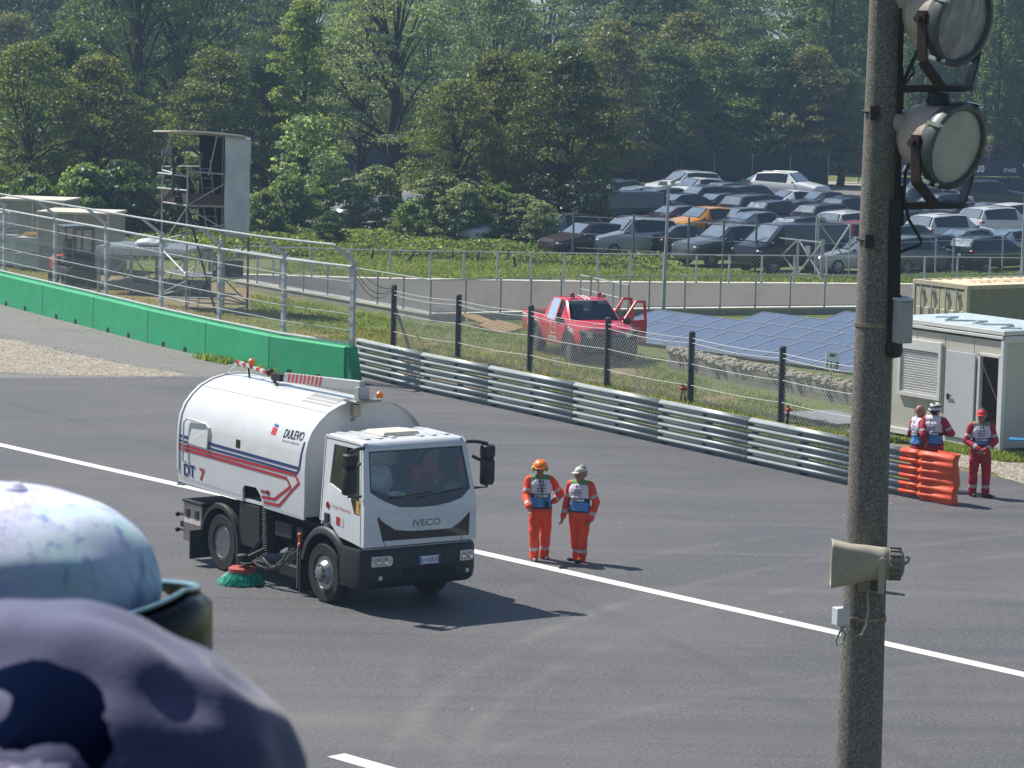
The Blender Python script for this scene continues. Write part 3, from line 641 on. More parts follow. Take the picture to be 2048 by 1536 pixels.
# chassis
m = MB()
for y in (-.40, .44): m.box((-2.0, y, .82), (5.9, .09, .24))
m.tube([(-.02, -.8, .5), (-.02, .85, .5)], .07, 8); m.tube([(-3.42, -.6, .5), (-3.42, .65, .5)], .11, 8); m.ball((-3.42, .02, .52), (.26, .2, .26))
m.box((.2, 0, 1.0), (1.2, 1.0, .4)); m.box((-1.9, .02, 1.15), (2.4, 1.5, .12)); m.box((-1.2, .75, .75), (1.3, .55, .6)); m.box((-1.35, -.45, .85), (1.3, .35, .5))
m.build('chassis', chassis, tk, bevel=.01)
m = MB(); m.box((-1.48, -.86, 1.0), (.56, .3, .26)); m.box((-1.0, -.86, .96), (.2, .24, .3)); m.lathe([(.13, 0), (.15, .05), (.15, .5), (.12, .55)], (-1.55, -.75, .62), (1, 0, 0), 14); m.box((-1.0, -.9, .42), (.14, .2, .5)); m.box((-1.25, -.95, .33), (.7, .12, .2))
m.build('pump_unit', M('grimy machinery', '#2b2d2f', .6, .2, var=.5, scale=8, dirt=.4), tk, bevel=.015)
m = MB(); m.box((-2.5, -.78, .93), (.7, .6, .75)); m.build('side_locker', blackp, tk, bevel=.02)
m = MB(); prof = []
for k in range(25): prof += [(.135, k * .04), (.158, k * .04 + .02)]
m.lathe(prof, (-1.98, -.93, .52), (-.08, 0, 1), 16); m.build('suction_hose', M('ribbed rubber hose', '#202225', .6, var=.2), tk)
m = MB()
for z in (1.03, .86): m.ball((-.75, -1.12, z), .04, 10, 6)
m.bar((-.76, -1.12, 1.03), (-.78, -1.1, .84), .03); m.build('marker_lamp', M('orange marker', '#d4612f', .4), tk)
m = MB(); m.bar((-.80, -1.12, .84), (-.80, -1.12, .12), .025); m.build('guard_rod', stain, tk, smooth=None)
m = MB(); rnd = random.Random(3)
for k in range(7):
    a = Vector((-.85 - .05 * k, -1.0 - .02 * k, .72)); b = Vector((-2.1 + .07 * k, -1.3, .40 + .02 * k)); pts = [a.lerp(b, u / 6) + Vector((0, rnd.uniform(-.03, .03), -.22 * sin(pi * u / 6) + rnd.uniform(-.03, .03))) for u in range(7)]; m.tube(pts, .016, 6)
m.build('hydraulic_hose', M('pale hose', '#5b584f', .6, var=.3), tk)
# side brush
BR_C = Vector((-2.14, -1.42, 0)); m = MB(); m.m = 0; m.lathe([(0, .30), (.18, .30), (.23, .28), (.235, .21), (.2, .19), (0, .19)], BR_C, (0, 0, 1), 24); br = m.build('side_brush', M('red brush plate', '#a8443a', .6, var=.3, scale=9, dirt=.6), tk)
m = MB()
for k in range(620):
    a = rnd.uniform(0, 2 * pi); r = rnd.uniform(.12, .23); sp_ = rnd.uniform(.30, .44); d = Vector((cos(a), sin(a), 0)); tw = Vector((-sin(a), cos(a), 0)) * rnd.uniform(-.05, .07)
    p, q = BR_C + d * r + Vector((0, 0, .21)), BR_C + d * sp_ * (r / .23 * .3 + .7) + tw + Vector((0, 0, .012 + rnd.uniform(0, .03)))
    m.tube([p, p.lerp(q, .55) + Vector((0, 0, .015)), q], rnd.uniform(.006, .011), 3)
m.build('bristles', M('turquoise bristle', '#0c9c83', .5, var=.45, scale=12), br, smooth=None)
m = MB(); m.lathe([(0, -.04), (.11, -.04), (.12, -.02), (.12, .02), (.11, .04), (0, .04)], (-2.62, -1.30, .13), (0, 1, 0), 18); m.build('guide_wheel', rubber, br)
m = MB(); m.bar((-2.14, -1.42, .4), (-2.0, -1.0, .6), .08); m.bar((-2.62, -1.28, .14), (-2.3, -1.38, .34), .04); m.bar((-2.3, -1.2, .42), (-2.05, -1.0, .85), .07); m.lathe([(.1, .36), (.1, .5), (.06, .52)], BR_C, (0, 0, 1), 12); m.box(BR_C + Vector((.1, 0, .37)), (.3, .16, .05)); m.build('brush_arm', M('grimy machinery', '#2b2d2f', .6), tk, bevel=.008)
# rear boxes and tail
m = MB(); m.box((-4.46, -.72, .69), (.66, .76, .68)); bxo = m.build('tool_box', stain, tk, bevel=.01)
m = MB()
for x in (-4.62, -4.3): m.box((x, -1.105, .86), (.12, .02, .15))
m.build('latch', blackp, bxo, bevel=.006)
m = MB(); m.box((-4.46, -1.1015, .72), (.6, .004, .09)); m.build('sticker', M('pale sticker', '#cfc6c2', .5, var=.3, scale=25), bxo, smooth=None)
m = MB(); m.box((-4.46, -.72, 1.06), (.7, .8, .05)); m.box((-4.46, .5, .7), (.6, 1.4, .6)); m.build('rear_frame', chassis, tk, bevel=.01)
m = MB(); m.box((-4.86, .0, .62), (.08, 2.2, .1)); 
for z in (.5, .78): m.tube([(-4.84, -1.0, z), (-5.0, -1.05, z), (-5.0, -1.1, z)], .025, 6); m.ball((-5.0, -1.1, z), .045, 8, 6)
m.build('rear_bar', chassis, tk)
m = MB(); m.plate([(-5.0, 1.5), (-5.14, 1.28), (-4.9, 1.3), (-4.86, 1.42)], [], lambda x, z: (x, -1.05, z), (0, 2.2, 0)); m.build('rear_lip', M('grey steel', '#8d9293', .5, .5), tk, smooth=None)
# hopper
TC = .065; SEC = [(1.17, 1.2), (1.185, 1.6), (1.19, 2.1), (1.175, 2.4), (1.14, 2.58), (1.06, 2.76), (.93, 2.92), (.75, 3.07), (.52, 3.18), (.26, 3.243), (0, 3.26)]
def yz(z, lo=1.2):        # half width at a height on the side
    return np.interp(z, [q[1] for q in SEC], [q[0] for q in SEC])
_arc = [0]
for p, q in zip(SEC, SEC[1:]): _arc.append(_arc[-1] + math.dist(p, q))
def xr(z): return -4.96 - .02 * max(0, 1 - abs(z - 2.2))
hp = MB(); zb = lambda x: 1.29 + (-.65 - x) * .02
notch = [(-2.69, zb(-2.69)), (-2.68, 1.56), (-2.62, 1.62), (-2.22, 1.63), (-2.08, 1.52), (-1.97, zb(-1.97))]
outer = [(-4.96, zb(-4.96))] + notch + [(-.66, zb(-.66)), (-.62, 1.7), (-.60, 2.1), (-4.98, 2.1)]
hp.plate(outer, [], lambda x, z: (x, TC - yz(z), z), (0, .04, 0))
hp.plate([(-4.96, 1.37), (-.66, 1.29), (-.60, 2.1), (-4.98, 2.1)], [], lambda x, z: (x, TC + yz(z), z), (0, -.04, 0))
top = [(TC - y, z) for y, z in SEC[2:]] + [(TC + y, z) for y, z in reversed(SEC[2:-1])]
N_ = 12; hp.loft([[(-4.97 + (4.37) * i / N_, y, z) for y, z in top] for i in range(N_ + 1)], closed=False)
full = [(TC - y, z) for y, z in SEC] + [(TC + y, z) for y, z in reversed(SEC[:-1])]
for x, sgn in ((-4.955, 1), (-.68, 1)):
    hp.add([(x, y * .999, max(z, 1.33)) for y, z in full], [tuple(range(len(full)))])
hp.box((-2.8, TC, 1.36), (4.25, 2.3, .05))
ho = hp.build('hopper', white, tk, smooth=40)
for x in (-.62, -4.95):
    m = MB(); m.loft([[(x + dx, TC + (y - TC) * k, 1.2 + (z - 1.2) * kz) for y, z in full[1:-1]] for dx, k, kz in ((-.03, 1.004, 1.003), (-.03, 1.018, 1.012), (.03, 1.018, 1.012), (.03, 1.004, 1.003))], closed=False); m.build('hopper_rim', white, ho, smooth=50)
S = lambda x, z: (x, TC - yz(z) - .0065, z)           # a mark on the visible side
m = MB()
for w, pts in ((.05, [(-4.97, 2.205), (-.80, 2.145), (-.72, 2.60)]), (.038, [(-4.97, 2.12), (-2.0, 2.085), (-.86, 2.06)])):
    q = []
    for a, b in zip(pts, pts[1:]): q += [(a[0] + (b[0] - a[0]) * k / 6, a[1] + (b[1] - a[1]) * k / 6) for k in range(6)]
    strip(m, q + [pts[-1]], w, S)
strip(m, [(-.80, 2.145), (-.86, 2.06)], .035, S); m.build('blue_stripe', bluep, ho, smooth=None)
m = MB(); strip(m, [(-4.97, 2.045), (-3.85, 2.03), (-.92, 2.02), (-.80, 1.90), (-1.45, 1.43), (-1.96, 1.415)], .05, S); strip(m, [(-4.97, 1.975), (-3.85, 1.965), (-1.20, 1.93), (-1.07, 1.80), (-1.6, 1.515), (-2.02, 1.50)], .05, S); m.build('red_stripe', redp, ho, smooth=None)
m = MB(); lettering(m, 'DULEVO', .19, lambda a, b: S(-1.12 + a * .86, 2.60 + b * 1.05 + .02 * a), bold=.018, m=0); lettering(m, 'FAYAT GROUP', .055, lambda a, b: S(-1.15 + a * 1.5, 2.52 + b), m=0)
m.build('maker_lettering', M('ink', '#14161c', .6), ho, smooth=None); m = MB(); m.m = 1; m.loft([[S(-1.84, z), S(-1.69, z - .01)] for z in np.linspace(2.60, 2.72, 8)], closed=False); m.m = 2; m.loft([[S(-1.83, z), S(-1.69, z - .01)] for z in np.linspace(2.735, 2.775, 5)], closed=False)
m.build('maker_logo', [M('ink', '#14161c', .6), M('logo red', '#c8323c', .5), M('logo blue', '#2a62b0', .5)], ho, smooth=None)
m = MB(); lettering(m, 'DT', .30, lambda a, b: S(-4.56 + a * 1.05, 1.515 + b), bold=.02, m=0); m.build('type_lettering', bluep, ho, smooth=None); m = MB(); lettering(m, '7', .30, lambda a, b: S(-4.10 + a * 1.3, 1.505 + b), bold=.02); m.build('type_lettering', redp, ho, smooth=None)
m = MB(); lettering(m, '⚠ ◉◉◎', .07, lambda a, b: S(-1.87 + a, 1.58 + b), m=0)
for k, x in enumerate((-2.02, -1.95, -1.88, -1.81)): m.lathe([(0, .001), (.028 + (.018 if k == 3 else 0), .001)], S(x, 1.60), (0, -1, 0), 10, m=0)
m.build('warning_sticker', redp, ho, smooth=None)
m = MB(); m.plate([(-4.62, 2.1), (-3.88, 2.08), (-3.84, 2.46), (-3.9, 2.50), (-4.6, 2.52)], [], lambda x, z: (x, TC - yz(z) - .012, z), (0, .02, 0)); dr = m.build('access_door', white, ho, smooth=None, bevel=.008)
m = MB(); m.tube([S(-4.70, 1.76), Vector(S(-4.70, 1.8)) + Vector((0, -.05, 0)), Vector(S(-4.70, 2.46)) + Vector((0, -.06, 0)), Vector(S(-4.62, 2.54)) + Vector((0, -.05, 0)), Vector(S(-3.95, 2.52)) + Vector((0, -.03, 0)), Vector(S(-3.86, 2.46)) + Vector((0, -.03, 0)), Vector(S(-3.88, 2.08)) + Vector((0, -.02, 0))], .018, 8); m.build('hand_rail', white, ho)
m = MB(); m.plate([(-2.94, 2.23), (-2.78, 2.23), (-2.78, 2.38), (-2.94, 2.38)], [], lambda x, z: (x, TC - yz(z) - .005, z), (0, .02, 0)); m.build('inspection_window', blackg, ho, bevel=.01, smooth=None)
m = MB(); m.add([S(-2.02 - .0, 1.36), S(-.72, 1.325), S(-.72, 1.335), S(-2.02, 1.37), S(-4.9, 1.46), S(-2.72, 1.42), S(-2.72, 1.43), S(-4.9, 1.47)], [(0, 1, 2, 3), (4, 5, 6, 7)]); m.build('trim_line', M('shadow trim', '#9a9da0', .5), ho, smooth=None)  # thin grey line along the lower edge of the hopper
def T3(x, s):        # point of the hopper skin at arc length s up from the belt
    i = 2; 
    d = s
    while i < len(SEC) - 2 and d > math.dist(SEC[i], SEC[i + 1]): d -= math.dist(SEC[i], SEC[i + 1]); i += 1
    u = d / math.dist(SEC[i], SEC[i + 1]); y = SEC[i][0] + (SEC[i + 1][0] - SEC[i][0]) * u; z = SEC[i][1] + (SEC[i + 1][1] - SEC[i][1]) * u; return Vector((x, TC - y - .006 * .5, z + .006))
tv = NT('perforated vent'); vv = tv.n('ShaderNodeTexVoronoi', feature='F1', distance='CHEBYCHEV'); vv.inputs['Scale'].default_value = 26; vv.inputs['Randomness'].default_value = 0; tv.l(tv.coord('Object'), vv.inputs['Vector']); tv.set(Base_Color=tv.ramp(vv.outputs['Distance'], [(.25, '#4d5052'), (.4, '#b7b9b8')]), Roughness=.5, Metallic=.3)
m = MB(); m.loft([[T3(x + dx, s) for x in np.linspace(-1.75, -.82, 6)] for s, dx in ((1.30, 0), (1.45, -.03), (1.6, -.08), (1.74, -.14))], closed=False); m.build('roof_vent', tv.mat, ho)
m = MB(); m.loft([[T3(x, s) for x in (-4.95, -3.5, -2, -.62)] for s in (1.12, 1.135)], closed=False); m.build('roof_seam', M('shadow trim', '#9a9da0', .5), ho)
# boom on the roof
m = MB(); yb = -.1; m.bar((-2.98, yb, 3.40), (-.50, yb, 3.52), .10, .16); m.bar((-.52, yb, 3.50), (-.50, yb, 3.28), .22, .14, up=(1, 0, 0)); bm_o = m.build('suction_boom', M('boom grey', '#aeb3b5', .4, .3, dirt=.2), tk, bevel=.01)
m = MB(); m.box((-.5, yb, 3.27), (.4, .5, .04)); m.tube([(-.5, yb - .15, 3.3), (-.48, yb - .16, 3.05), (-.5, yb - .16, 2.98), (-.56, yb - .16, 2.95)], .035, 8); m.box((-.48, yb - .14, 3.12), (.12, .14, .2)); m.build('boom_pivot', stain, tk, bevel=.01)
m = MB()
for k in range(9):
    x = -2.86 + k * .13
    z = 3.40 + (x + 2.98) * .0484; m.hexa([(x, yb - .054, z - .075), (x + .06, yb - .054, z - .075), (x + .06, yb + .054, z - .075), (x, yb + .054, z - .075), (x + .05, yb - .054, z + .083), (x + .11, yb - .054, z + .083), (x + .11, yb + .054, z + .083), (x + .05, yb + .054, z + .083)])
m.build('warning_stripe', M('stripe red', '#b5343c', .5), bm_o, smooth=None)
m = MB()
A, B = Vector((-4.70, yb, 3.50)), Vector((-3.02, yb, 3.37))
for k in range(14):
    m.bar(A.lerp(B, k / 14), A.lerp(B, (k + 1) / 14), .055, m=k % 2)
m.bar(A, A + Vector((-.28, -.1, -.24)), .04, m=1); m.bar(A + Vector((.1, .2, -.02)), A + Vector((-.05, .25, -.22)), .03, m=1); m.build('nozzle_pole', [M('stripe red', '#b5343c', .5), white], tk, smooth=None)
m = MB(); m.ball((-3.55, yb, 3.43), (.09, .07, .07)); m.box((-3.2, yb, 3.38), (.3, .18, .12)); m.tube([(-3.4, yb, 3.3), (-3.1, yb - .1, 3.24)], .03, 6); m.tube([(-4.3, yb, 3.45), (-4.25, yb, 3.26)], .02, 6); m.build('boom_joint', chassis, tk)
for x, y, z in ((-4.18, yb, 3.50), (-.35, .15, 3.32)):
    m = MB(); m.lathe([(.06, 0), (.065, .03), (.06, .08), (.03, .11), (0, .115)], (x, y, z), (0, 0, 1), 12); m.build('beacon', amber, tk)
# mirrors
for sg, yy in ((-1, -1.08), (1, 1.12)):
    mr = MB(); Y = yy + sg * .25
    mr.tube([(.98, yy - sg * .1, 2.70), (1.04, yy + sg * .06, 2.70), (1.1, Y, 2.66)], .03, 7); mr.tube([(1.08, yy, 1.93), (1.1, Y, 1.93), (1.1, Y, 2.66)], .024, 7); mr.tube([(1.02, yy, 2.46), (1.08, yy + sg * .1, 2.40), (1.1, Y, 2.42)], .03, 7); mo = mr.build('mirror_arm', blackp, tk)
    for zc, hh, ww in ((2.20, .46, .22), (2.53, .22, .23)):
        m = MB(); m.loft([[(1.1 + dx, Y + a * ww * k, zc + b * hh * k) for a, b in ((-.5, -.42), (-.4, -.5), (.4, -.5), (.5, -.42), (.5, .42), (.4, .5), (-.4, .5), (-.5, .42))] for dx, k in ((-.06, .96), (-.04, 1), (.05, 1), (.10, .82), (.11, .6))], caps=True); m.build('mirror_housing', blackp, mo, bevel=.012)
m = MB(); m.ball((.93, -.93, 2.755), (.05, .05, .03)); m.build('marker_lens', lens, tk); m = MB(); m.ball((.93, .93, 2.755), (.05, .05, .03)); m.build('marker_lens', lens, tk)
m = MB(); m.m = 0
D = lambda x, z: (x, sy(z, -1) - .004, z)
m.add([D(.93, 1.62), D(1.03, 1.62), D(1.02, 1.84), D(.93, 1.84)], [(0, 1, 2, 3)]); m.build('yellow_sticker', M('yellow sticker', '#c89520', .5, var=.5, scale=30), tk, smooth=None)
m = MB(); m.add([D(.33, 1.36), D(.45, 1.35), D(.45, 1.49), D(.33, 1.5)], [(0, 1, 2, 3)], 0); m.add([D(.46, 1.355), D(.56, 1.345), D(.56, 1.48), D(.46, 1.49)], [(0, 1, 2, 3)], 1)
m.lathe([(0, .001), (.055, .001)], D(.06, 1.65), (0, -1, 0), 14, m=0); lettering(m, 'Tempio Macchine', .085, lambda a, b: D(.46 + a, 1.62 - a * .06 + b), m=2)
m.build('door_sticker', [redp, M('pale sticker', '#cfc6c2', .5), M('script red', '#a8484e', .5)], tk, smooth=None)
# cab interior
m = MB(); m.box((-.12, .02, 1.75), (.06, 1.9, .9)); m.build('rear_lining', M('grey lining', '#2f343a', .8), tk, smooth=None)
m = MB(); m.loft([[(x, y, z) for x, z in ((.75, 1.3), (.72, 1.82), (.85, 1.90), (1.12, 1.80), (1.12, 1.3))] for y in (-.95, 1.0)], caps=True); m.build('dashboard', M('grey dashboard', '#3b4046', .7, var=.2), tk, bevel=.02)
for y in (-.55, .58):
    m = MB(); m.box((.25, y, 1.62), (.48, .5, .14)); m.loft([[(x, y + w * a, z) for a in (-1, -.8, .8, 1)] for x, z, w in ((.05, 1.65, .24), (-.02, 2.1, .24), (-.04, 2.35, .2), (-.05, 2.52, .13))], closed=False); m.box((0.0, y, 2.0), (.10, .46, .72)); m.build('cab_seat', M('dark seat cloth', '#23272d', .9, var=.3), tk, bevel=.04)
m = MB(); pts = [(.70 + .06 * sin(a), .58 + .21 * cos(a), 1.98 + .18 * sin(a)) for a in np.linspace(0, 2 * pi, 25)]; m.tube(pts, .016, 6); m.bar((.70, .58, 1.98), (.88, .58, 1.82), .05); m.build('steering_wheel', blackp, tk)
m = MB(); m.box((1.08, -.45, 1.93), (.01, .22, .09), Matrix.Rotation(-.4, 3, 'Y'), m=0); m.box((1.085, -.30, 1.915), (.01, .16, .07), Matrix.Rotation(-.4, 3, 'Y'), m=1); m.build('windscreen_pass', [M('pale card', '#b9c4c4', .6, var=.3, scale=20), M('green card', '#3fd24c', .5)], tk, smooth=None)
m = MB(); m.ball((.96, .78, 1.95), (.1, .2, .07)); m.build('yellow_cloth', M('yellow cloth', '#8a7a28', .9, var=.4, scale=20), tk)
TMX = Matrix.Translation(TL) @ Matrix.Rotation(TRZ, 4, 'Z')
mb = MB(); mb.ball((.22, -.22, 2.02), (.15, .27, .27), 28, 20)
o = mb.build('plastic_bag', M('crumpled white plastic', '#cfd0cf', .35, var=.15, scale=6), None, smooth=25)
for v in o.data.vertices: v.co += Vector(noise.noise_vector(v.co * 7)) * .05
o.matrix_world = TMX; prop(o, 'crumpled white plastic bag behind the windscreen of the sweeper truck', 'bag')
# ------------------------------------------------------------------ people
def mat_i(d, k): return d[k]
PM = dict(skin=M('skin', '#a5705a', .55, var=.1, scale=20), org=M('orange overalls', '#e5481d', .75, var=.12, scale=5, bump=.15, bscale=30), red=M('red overalls', '#a8162f', .75, var=.14, scale=5, bump=.15, bscale=30),
          band=M('reflective band', '#aeb2b0', .4, var=.12, scale=20), shoe=M('dark boots', '#1d1e22', .6, var=.3), gshoe=M('grey shoes', '#77736b', .7, var=.3), dark=M('dark hair', '#1c1815', .7, var=.3, scale=30), lip=M('lips', '#8a4a40', .6), glove=M('black gloves', '#17181b', .7),
          shirt=M('red shirt', '#b5252f', .8, var=.12, scale=6), jean=M('dark trousers', '#20242c', .8), black=M('black clothing', '#16181c', .8), grey=M('grey hair', '#8b8880', .7, var=.3, scale=40))
VPINK = M('pale pink vest panel', '#d9cfdc', .7, var=.08, scale=8); VBLUE = M('blue vest panel', '#4f83c4', .7, var=.12, scale=6); VNAVY = M('navy vest band', '#16203a', .7); VGREEN = M('green vest yoke', '#5d8f4d', .7, var=.15)
def person_body(caps, mats, voxel=.0095, wrinkle=.010):
    # caps: (a, b, ra, rb, tag, flat) rounded limbs merged into one skin; tag picks the material
    mb = MB()
    for a, b, ra, rb, tag, fl in caps:
        a, b = Vector(a), Vector(b); d = b - a; L = d.length
        if L < 1e-5: mb.ball(a, (ra * fl[0], ra * fl[1], ra * fl[2]), 16, 12); continue
        u, w = frame(d, (0, 1, 0)); d.normalize(); prof = []
        n = 16; vs = []; rows = []
        for i in range(6): t_ = pi / 2 * (1 - i / 5); rows.append((a - d * sin(t_) * ra * .9, cos(t_) * ra))
        for i in range(6): t_ = pi / 2 * i / 5; rows.append((b + d * sin(t_) * rb * .9, cos(t_) * rb))
        for c, r in rows:
            for k in range(n):
                q = 2 * pi * k / n; off = (u * cos(q) + w * sin(q)) * max(r, 1e-4); vs.append(c + Vector((off.x * fl[0], off.y * fl[1], off.z * fl[2])))
        fs = [(i * n + k, i * n + (k + 1) % n, (i + 1) * n + (k + 1) % n, (i + 1) * n + k) for i in range(11) for k in range(n)] + [tuple(range(n - 1, -1, -1)), tuple(11 * n + k for k in range(n))]
        mb.add(vs, fs)
    o = mb.build('body', list(mats.values())[0], None)
    r = o.modifiers.new('r', 'REMESH'); r.mode = 'VOXEL'; r.voxel_size = voxel; s = o.modifiers.new('s', 'SMOOTH'); s.factor = .5; s.iterations = 4
    me = bpy.data.meshes.new_from_object(o.evaluated_get(bpy.context.evaluated_depsgraph_get())); old = o.data
    bpy.data.objects.remove(o); bpy.data.meshes.remove(old)
    n = len(me.vertices); co = np.zeros(n * 3); me.vertices.foreach_get('co', co); co = co.reshape(-1, 3)
    no = np.zeros(n * 3); me.vertices.foreach_get('normal', no); no = no.reshape(-1, 3)
    best = np.full(n, 9.0); idx = np.zeros(n, int); tt = np.zeros(n)
    for i, (a, b, ra, rb, tag, fl) in enumerate(caps):
        a, b = np.array(a, float), np.array(b, float); d = b - a; L2 = d @ d; q = co - a
        t = np.clip((q @ d) / L2, 0, 1) if L2 > 1e-9 else np.zeros(n); f = np.array(fl)
        dist = np.linalg.norm((q - np.outer(t, d)) / f, axis=1) - (ra + (rb - ra) * t); k = dist < best; best[k] = dist[k]; idx[k] = i; tt[k] = t[k]
    names = list(mats); tg = []
    for i, t in zip(idx, tt):
        tag = caps[i][4]
        if isinstance(tag, tuple): tag = next((nm for lo, hi, nm in tag[1] if lo <= t <= hi), tag[0])
        tg.append(tag)
    tg = np.array(tg)
    cl = np.isin(tg, ['org', 'red', 'shirt', 'black', 'band'])
    for i in np.nonzero(cl)[0]:
        p = Vector(co[i]); co[i] += no[i] * (noise.noise(p * 7) * wrinkle + noise.noise(Vector((p.x * 22, p.y * 22, p.z * 10))) * wrinkle * .55)
    me.vertices.foreach_set('co', co.ravel())
    me.materials.clear()
    for nm in names: me.materials.append(mats[nm])
    look = {nm: i for i, nm in enumerate(names)}; vi = np.array([look.get(x, 0) for x in tg], dtype=np.int32)
    fi = np.array([vi[p.vertices[0]] for p in me.polygons], dtype=np.int32); me.polygons.foreach_set('material_index', fi); me.polygons.foreach_set('use_smooth', [True] * len(me.polygons)); me.update()
    return me, tg, idx
ONE = (1, 1, 1)
def hand(w, d, side, curl=.6, tag='skin', pn=None):
    # palm and five fingers from the wrist w pointing along d; side = direction of the thumb
    w, d, sd = Vector(w), Vector(d).normalized(), Vector(side); sd = (sd - d * sd.dot(d)).normalized(); n = d.cross(sd) if pn is None else Vector(pn); out = []
    out.append((w, w + d * .03, .028, .03, tag, ONE)); pc = w + d * .03
    for k, (o, L) in enumerate(((.027, .07), (.009, .078), (-.009, .072), (-.026, .058))):
        a = pc + sd * o * .9; kn = w + d * .088 + sd * o
        out.append((a, kn, .017, .0135, tag, ONE)); e = kn + (d * (1 - curl * .5) + n * curl * .7).normalized() * L * .5; f = e + (d * (1 - curl) + n * curl).normalized() * L * .5
        out.append((kn, e, .0115, .0105, tag, ONE)); out.append((e, f, .0105, .0085, tag, ONE))
    t0 = w + d * .03 + sd * .025; t1 = t0 + (d * .7 + sd * .7).normalized() * .045; t2 = t1 + (d * .9 + sd * .2 + n * .3).normalized() * .032
    out += [(t0, t1, .016, .013, tag, ONE), (t1, t2, .012, .009, tag, ONE)]
    return out
def head(c, yaw=0, pitch=0, hair='dark', beard=False, bald=False, k=1.0):
    c = Vector(c); Rm = Matrix.Rotation(yaw, 3, 'Z') @ Matrix.Rotation(pitch, 3, 'X'); T = lambda x, y, z: c + Rm @ (Vector((x, y, z)) * k); o = []
    B = lambda p, r, tag, fl=ONE: o.append((T(*p), T(*p), r * k, r * k, tag, fl))
    B((0, .012, .03), .096, 'skin', (.83, 1.0, 1.05)); o.append((T(0, -.03, -.06), T(0, -.045, -.085), .055 * k, .045 * k, 'dark' if beard else 'skin', ONE)); B((0, -.035, -.02), .066, 'skin', (.95, .95, 1.1))
    o.append((T(0, -.092, .02), T(0, -.112, -.018), .011 * k, .017 * k, 'skin', ONE)); B((.0, -.088, -.055), .016, 'lip', (1.5, .8, .6))
    for s in (-1, 1):
        B((s * .032, -.084, .022), .012, 'dark'); B((s * .03, -.09, .042), .012, 'dark' if not bald else 'skin', (1.6, .7, .6)); B((s * .083, .012, .0), .022, 'skin', (.5, .8, 1.3))
    if not bald:
        B((0, .035, .055), .092, hair, (.86, 1.0, 1.0)); B((0, .06, .0), .075, hair, (1.0, .8, 1.1))
    return o, T
def standing(suit='org', hL=None, feet=((-.1, -.02), (.11, .04)), toes=None, hands=None, elbows=None, hd=(0, 0), lean=0.0, shoe='shoe', gloves=False, fat=1.0, hk={}, sh=.188, bandl=.86):
    """one standing figure facing -y, 1.75 m; hands/elbows override the hanging arms (index 0 = its right, at -x)"""
    c = []; S = suit; zS = 1.44; leg2 = (S, [(.62, .76, 'band')])
    cx = lean
    for i, s in enumerate((-1, 1)):
        fx_, fy = feet[i]; hip = (s * .09, .0, .93); kn = (s * .05 + fx_ * .6, -.03 + fy * .6, .50); an = (fx_, fy + .01, .10)
        c.append((hip, kn, .118 * fat, .094, S, ONE)); c.append((kn, an, .092, .084, leg2, ONE)); c.append((an, (an[0], an[1], .07), .085, .082, S, ONE))
        tx, ty = (toes[i] if toes else (s * .25, -1)); t = Vector((tx, ty, 0)).normalized()
        c.append(((an[0] - t.x * .03, an[1] - t.y * .03, .045), (an[0] + t.x * .15, an[1] + t.y * .15, .035), .047, .036, shoe, (1, 1, .9)))
    c.append(((-.07, 0, .95), (.07, 0, .95), .135 * fat, .135 * fat, S, (1, .92, 1))); c.append(((0, 0, 1.0), (cx * .6, -.01, 1.18), .16 * fat, .158 * fat, S, (1.02, .82, 1)))
    c.append(((cx - .07, 0, 1.30), (cx + .07, 0, 1.30), .145 * fat, .145 * fat, S, (1, .82, 1.1))); c.append(((cx - sh + .03, .01, zS - .01), (cx + sh - .03, .01, zS - .01), .078, .078, S, ONE)); c.append(((cx, .01, 1.45), (cx, -.005, 1.53), .075, .062, S, ONE))
    c.append(((cx, 0, 1.5), (cx, -.01, 1.57), .06, .058, 'skin', ONE)); c.append(((-.06, 0, .88), (.06, 0, .88), .15 * fat, .15 * fat, S, (1, .9, .8)))
    for i, s in enumerate((-1, 1)):
        shd = Vector((cx + s * sh, .01, zS - .01)); H = Vector(hands[i]) if hands and hands[i] else Vector((cx + s * .265, -.06, .84)); E = Vector(elbows[i]) if elbows and elbows[i] else shd.lerp(H, .5) + Vector((s * .03, .05, 0))
        c.append((shd, E, .08, .072, (S, [(.55, .72, 'band')]), ONE)); d = (H - E).normalized(); Wp = H - d * .02
        c.append((E, Wp, .07, .058, (S, [(.62, .82, 'band')]), ONE)); c.append((Wp, H + d * .01, .03, .029, 'skin', ONE))
        kw = hk.get(i, {}); c += hand(H, kw.get('d', d), kw.get('side', (0, -1, 0)), kw.get('curl', .5), 'glove' if gloves else 'skin')
    hh, T = head((cx, -.02, 1.635), hd[0], hd[1], k=1.1, **hk.get('head', {})); c += hh
    return c, T
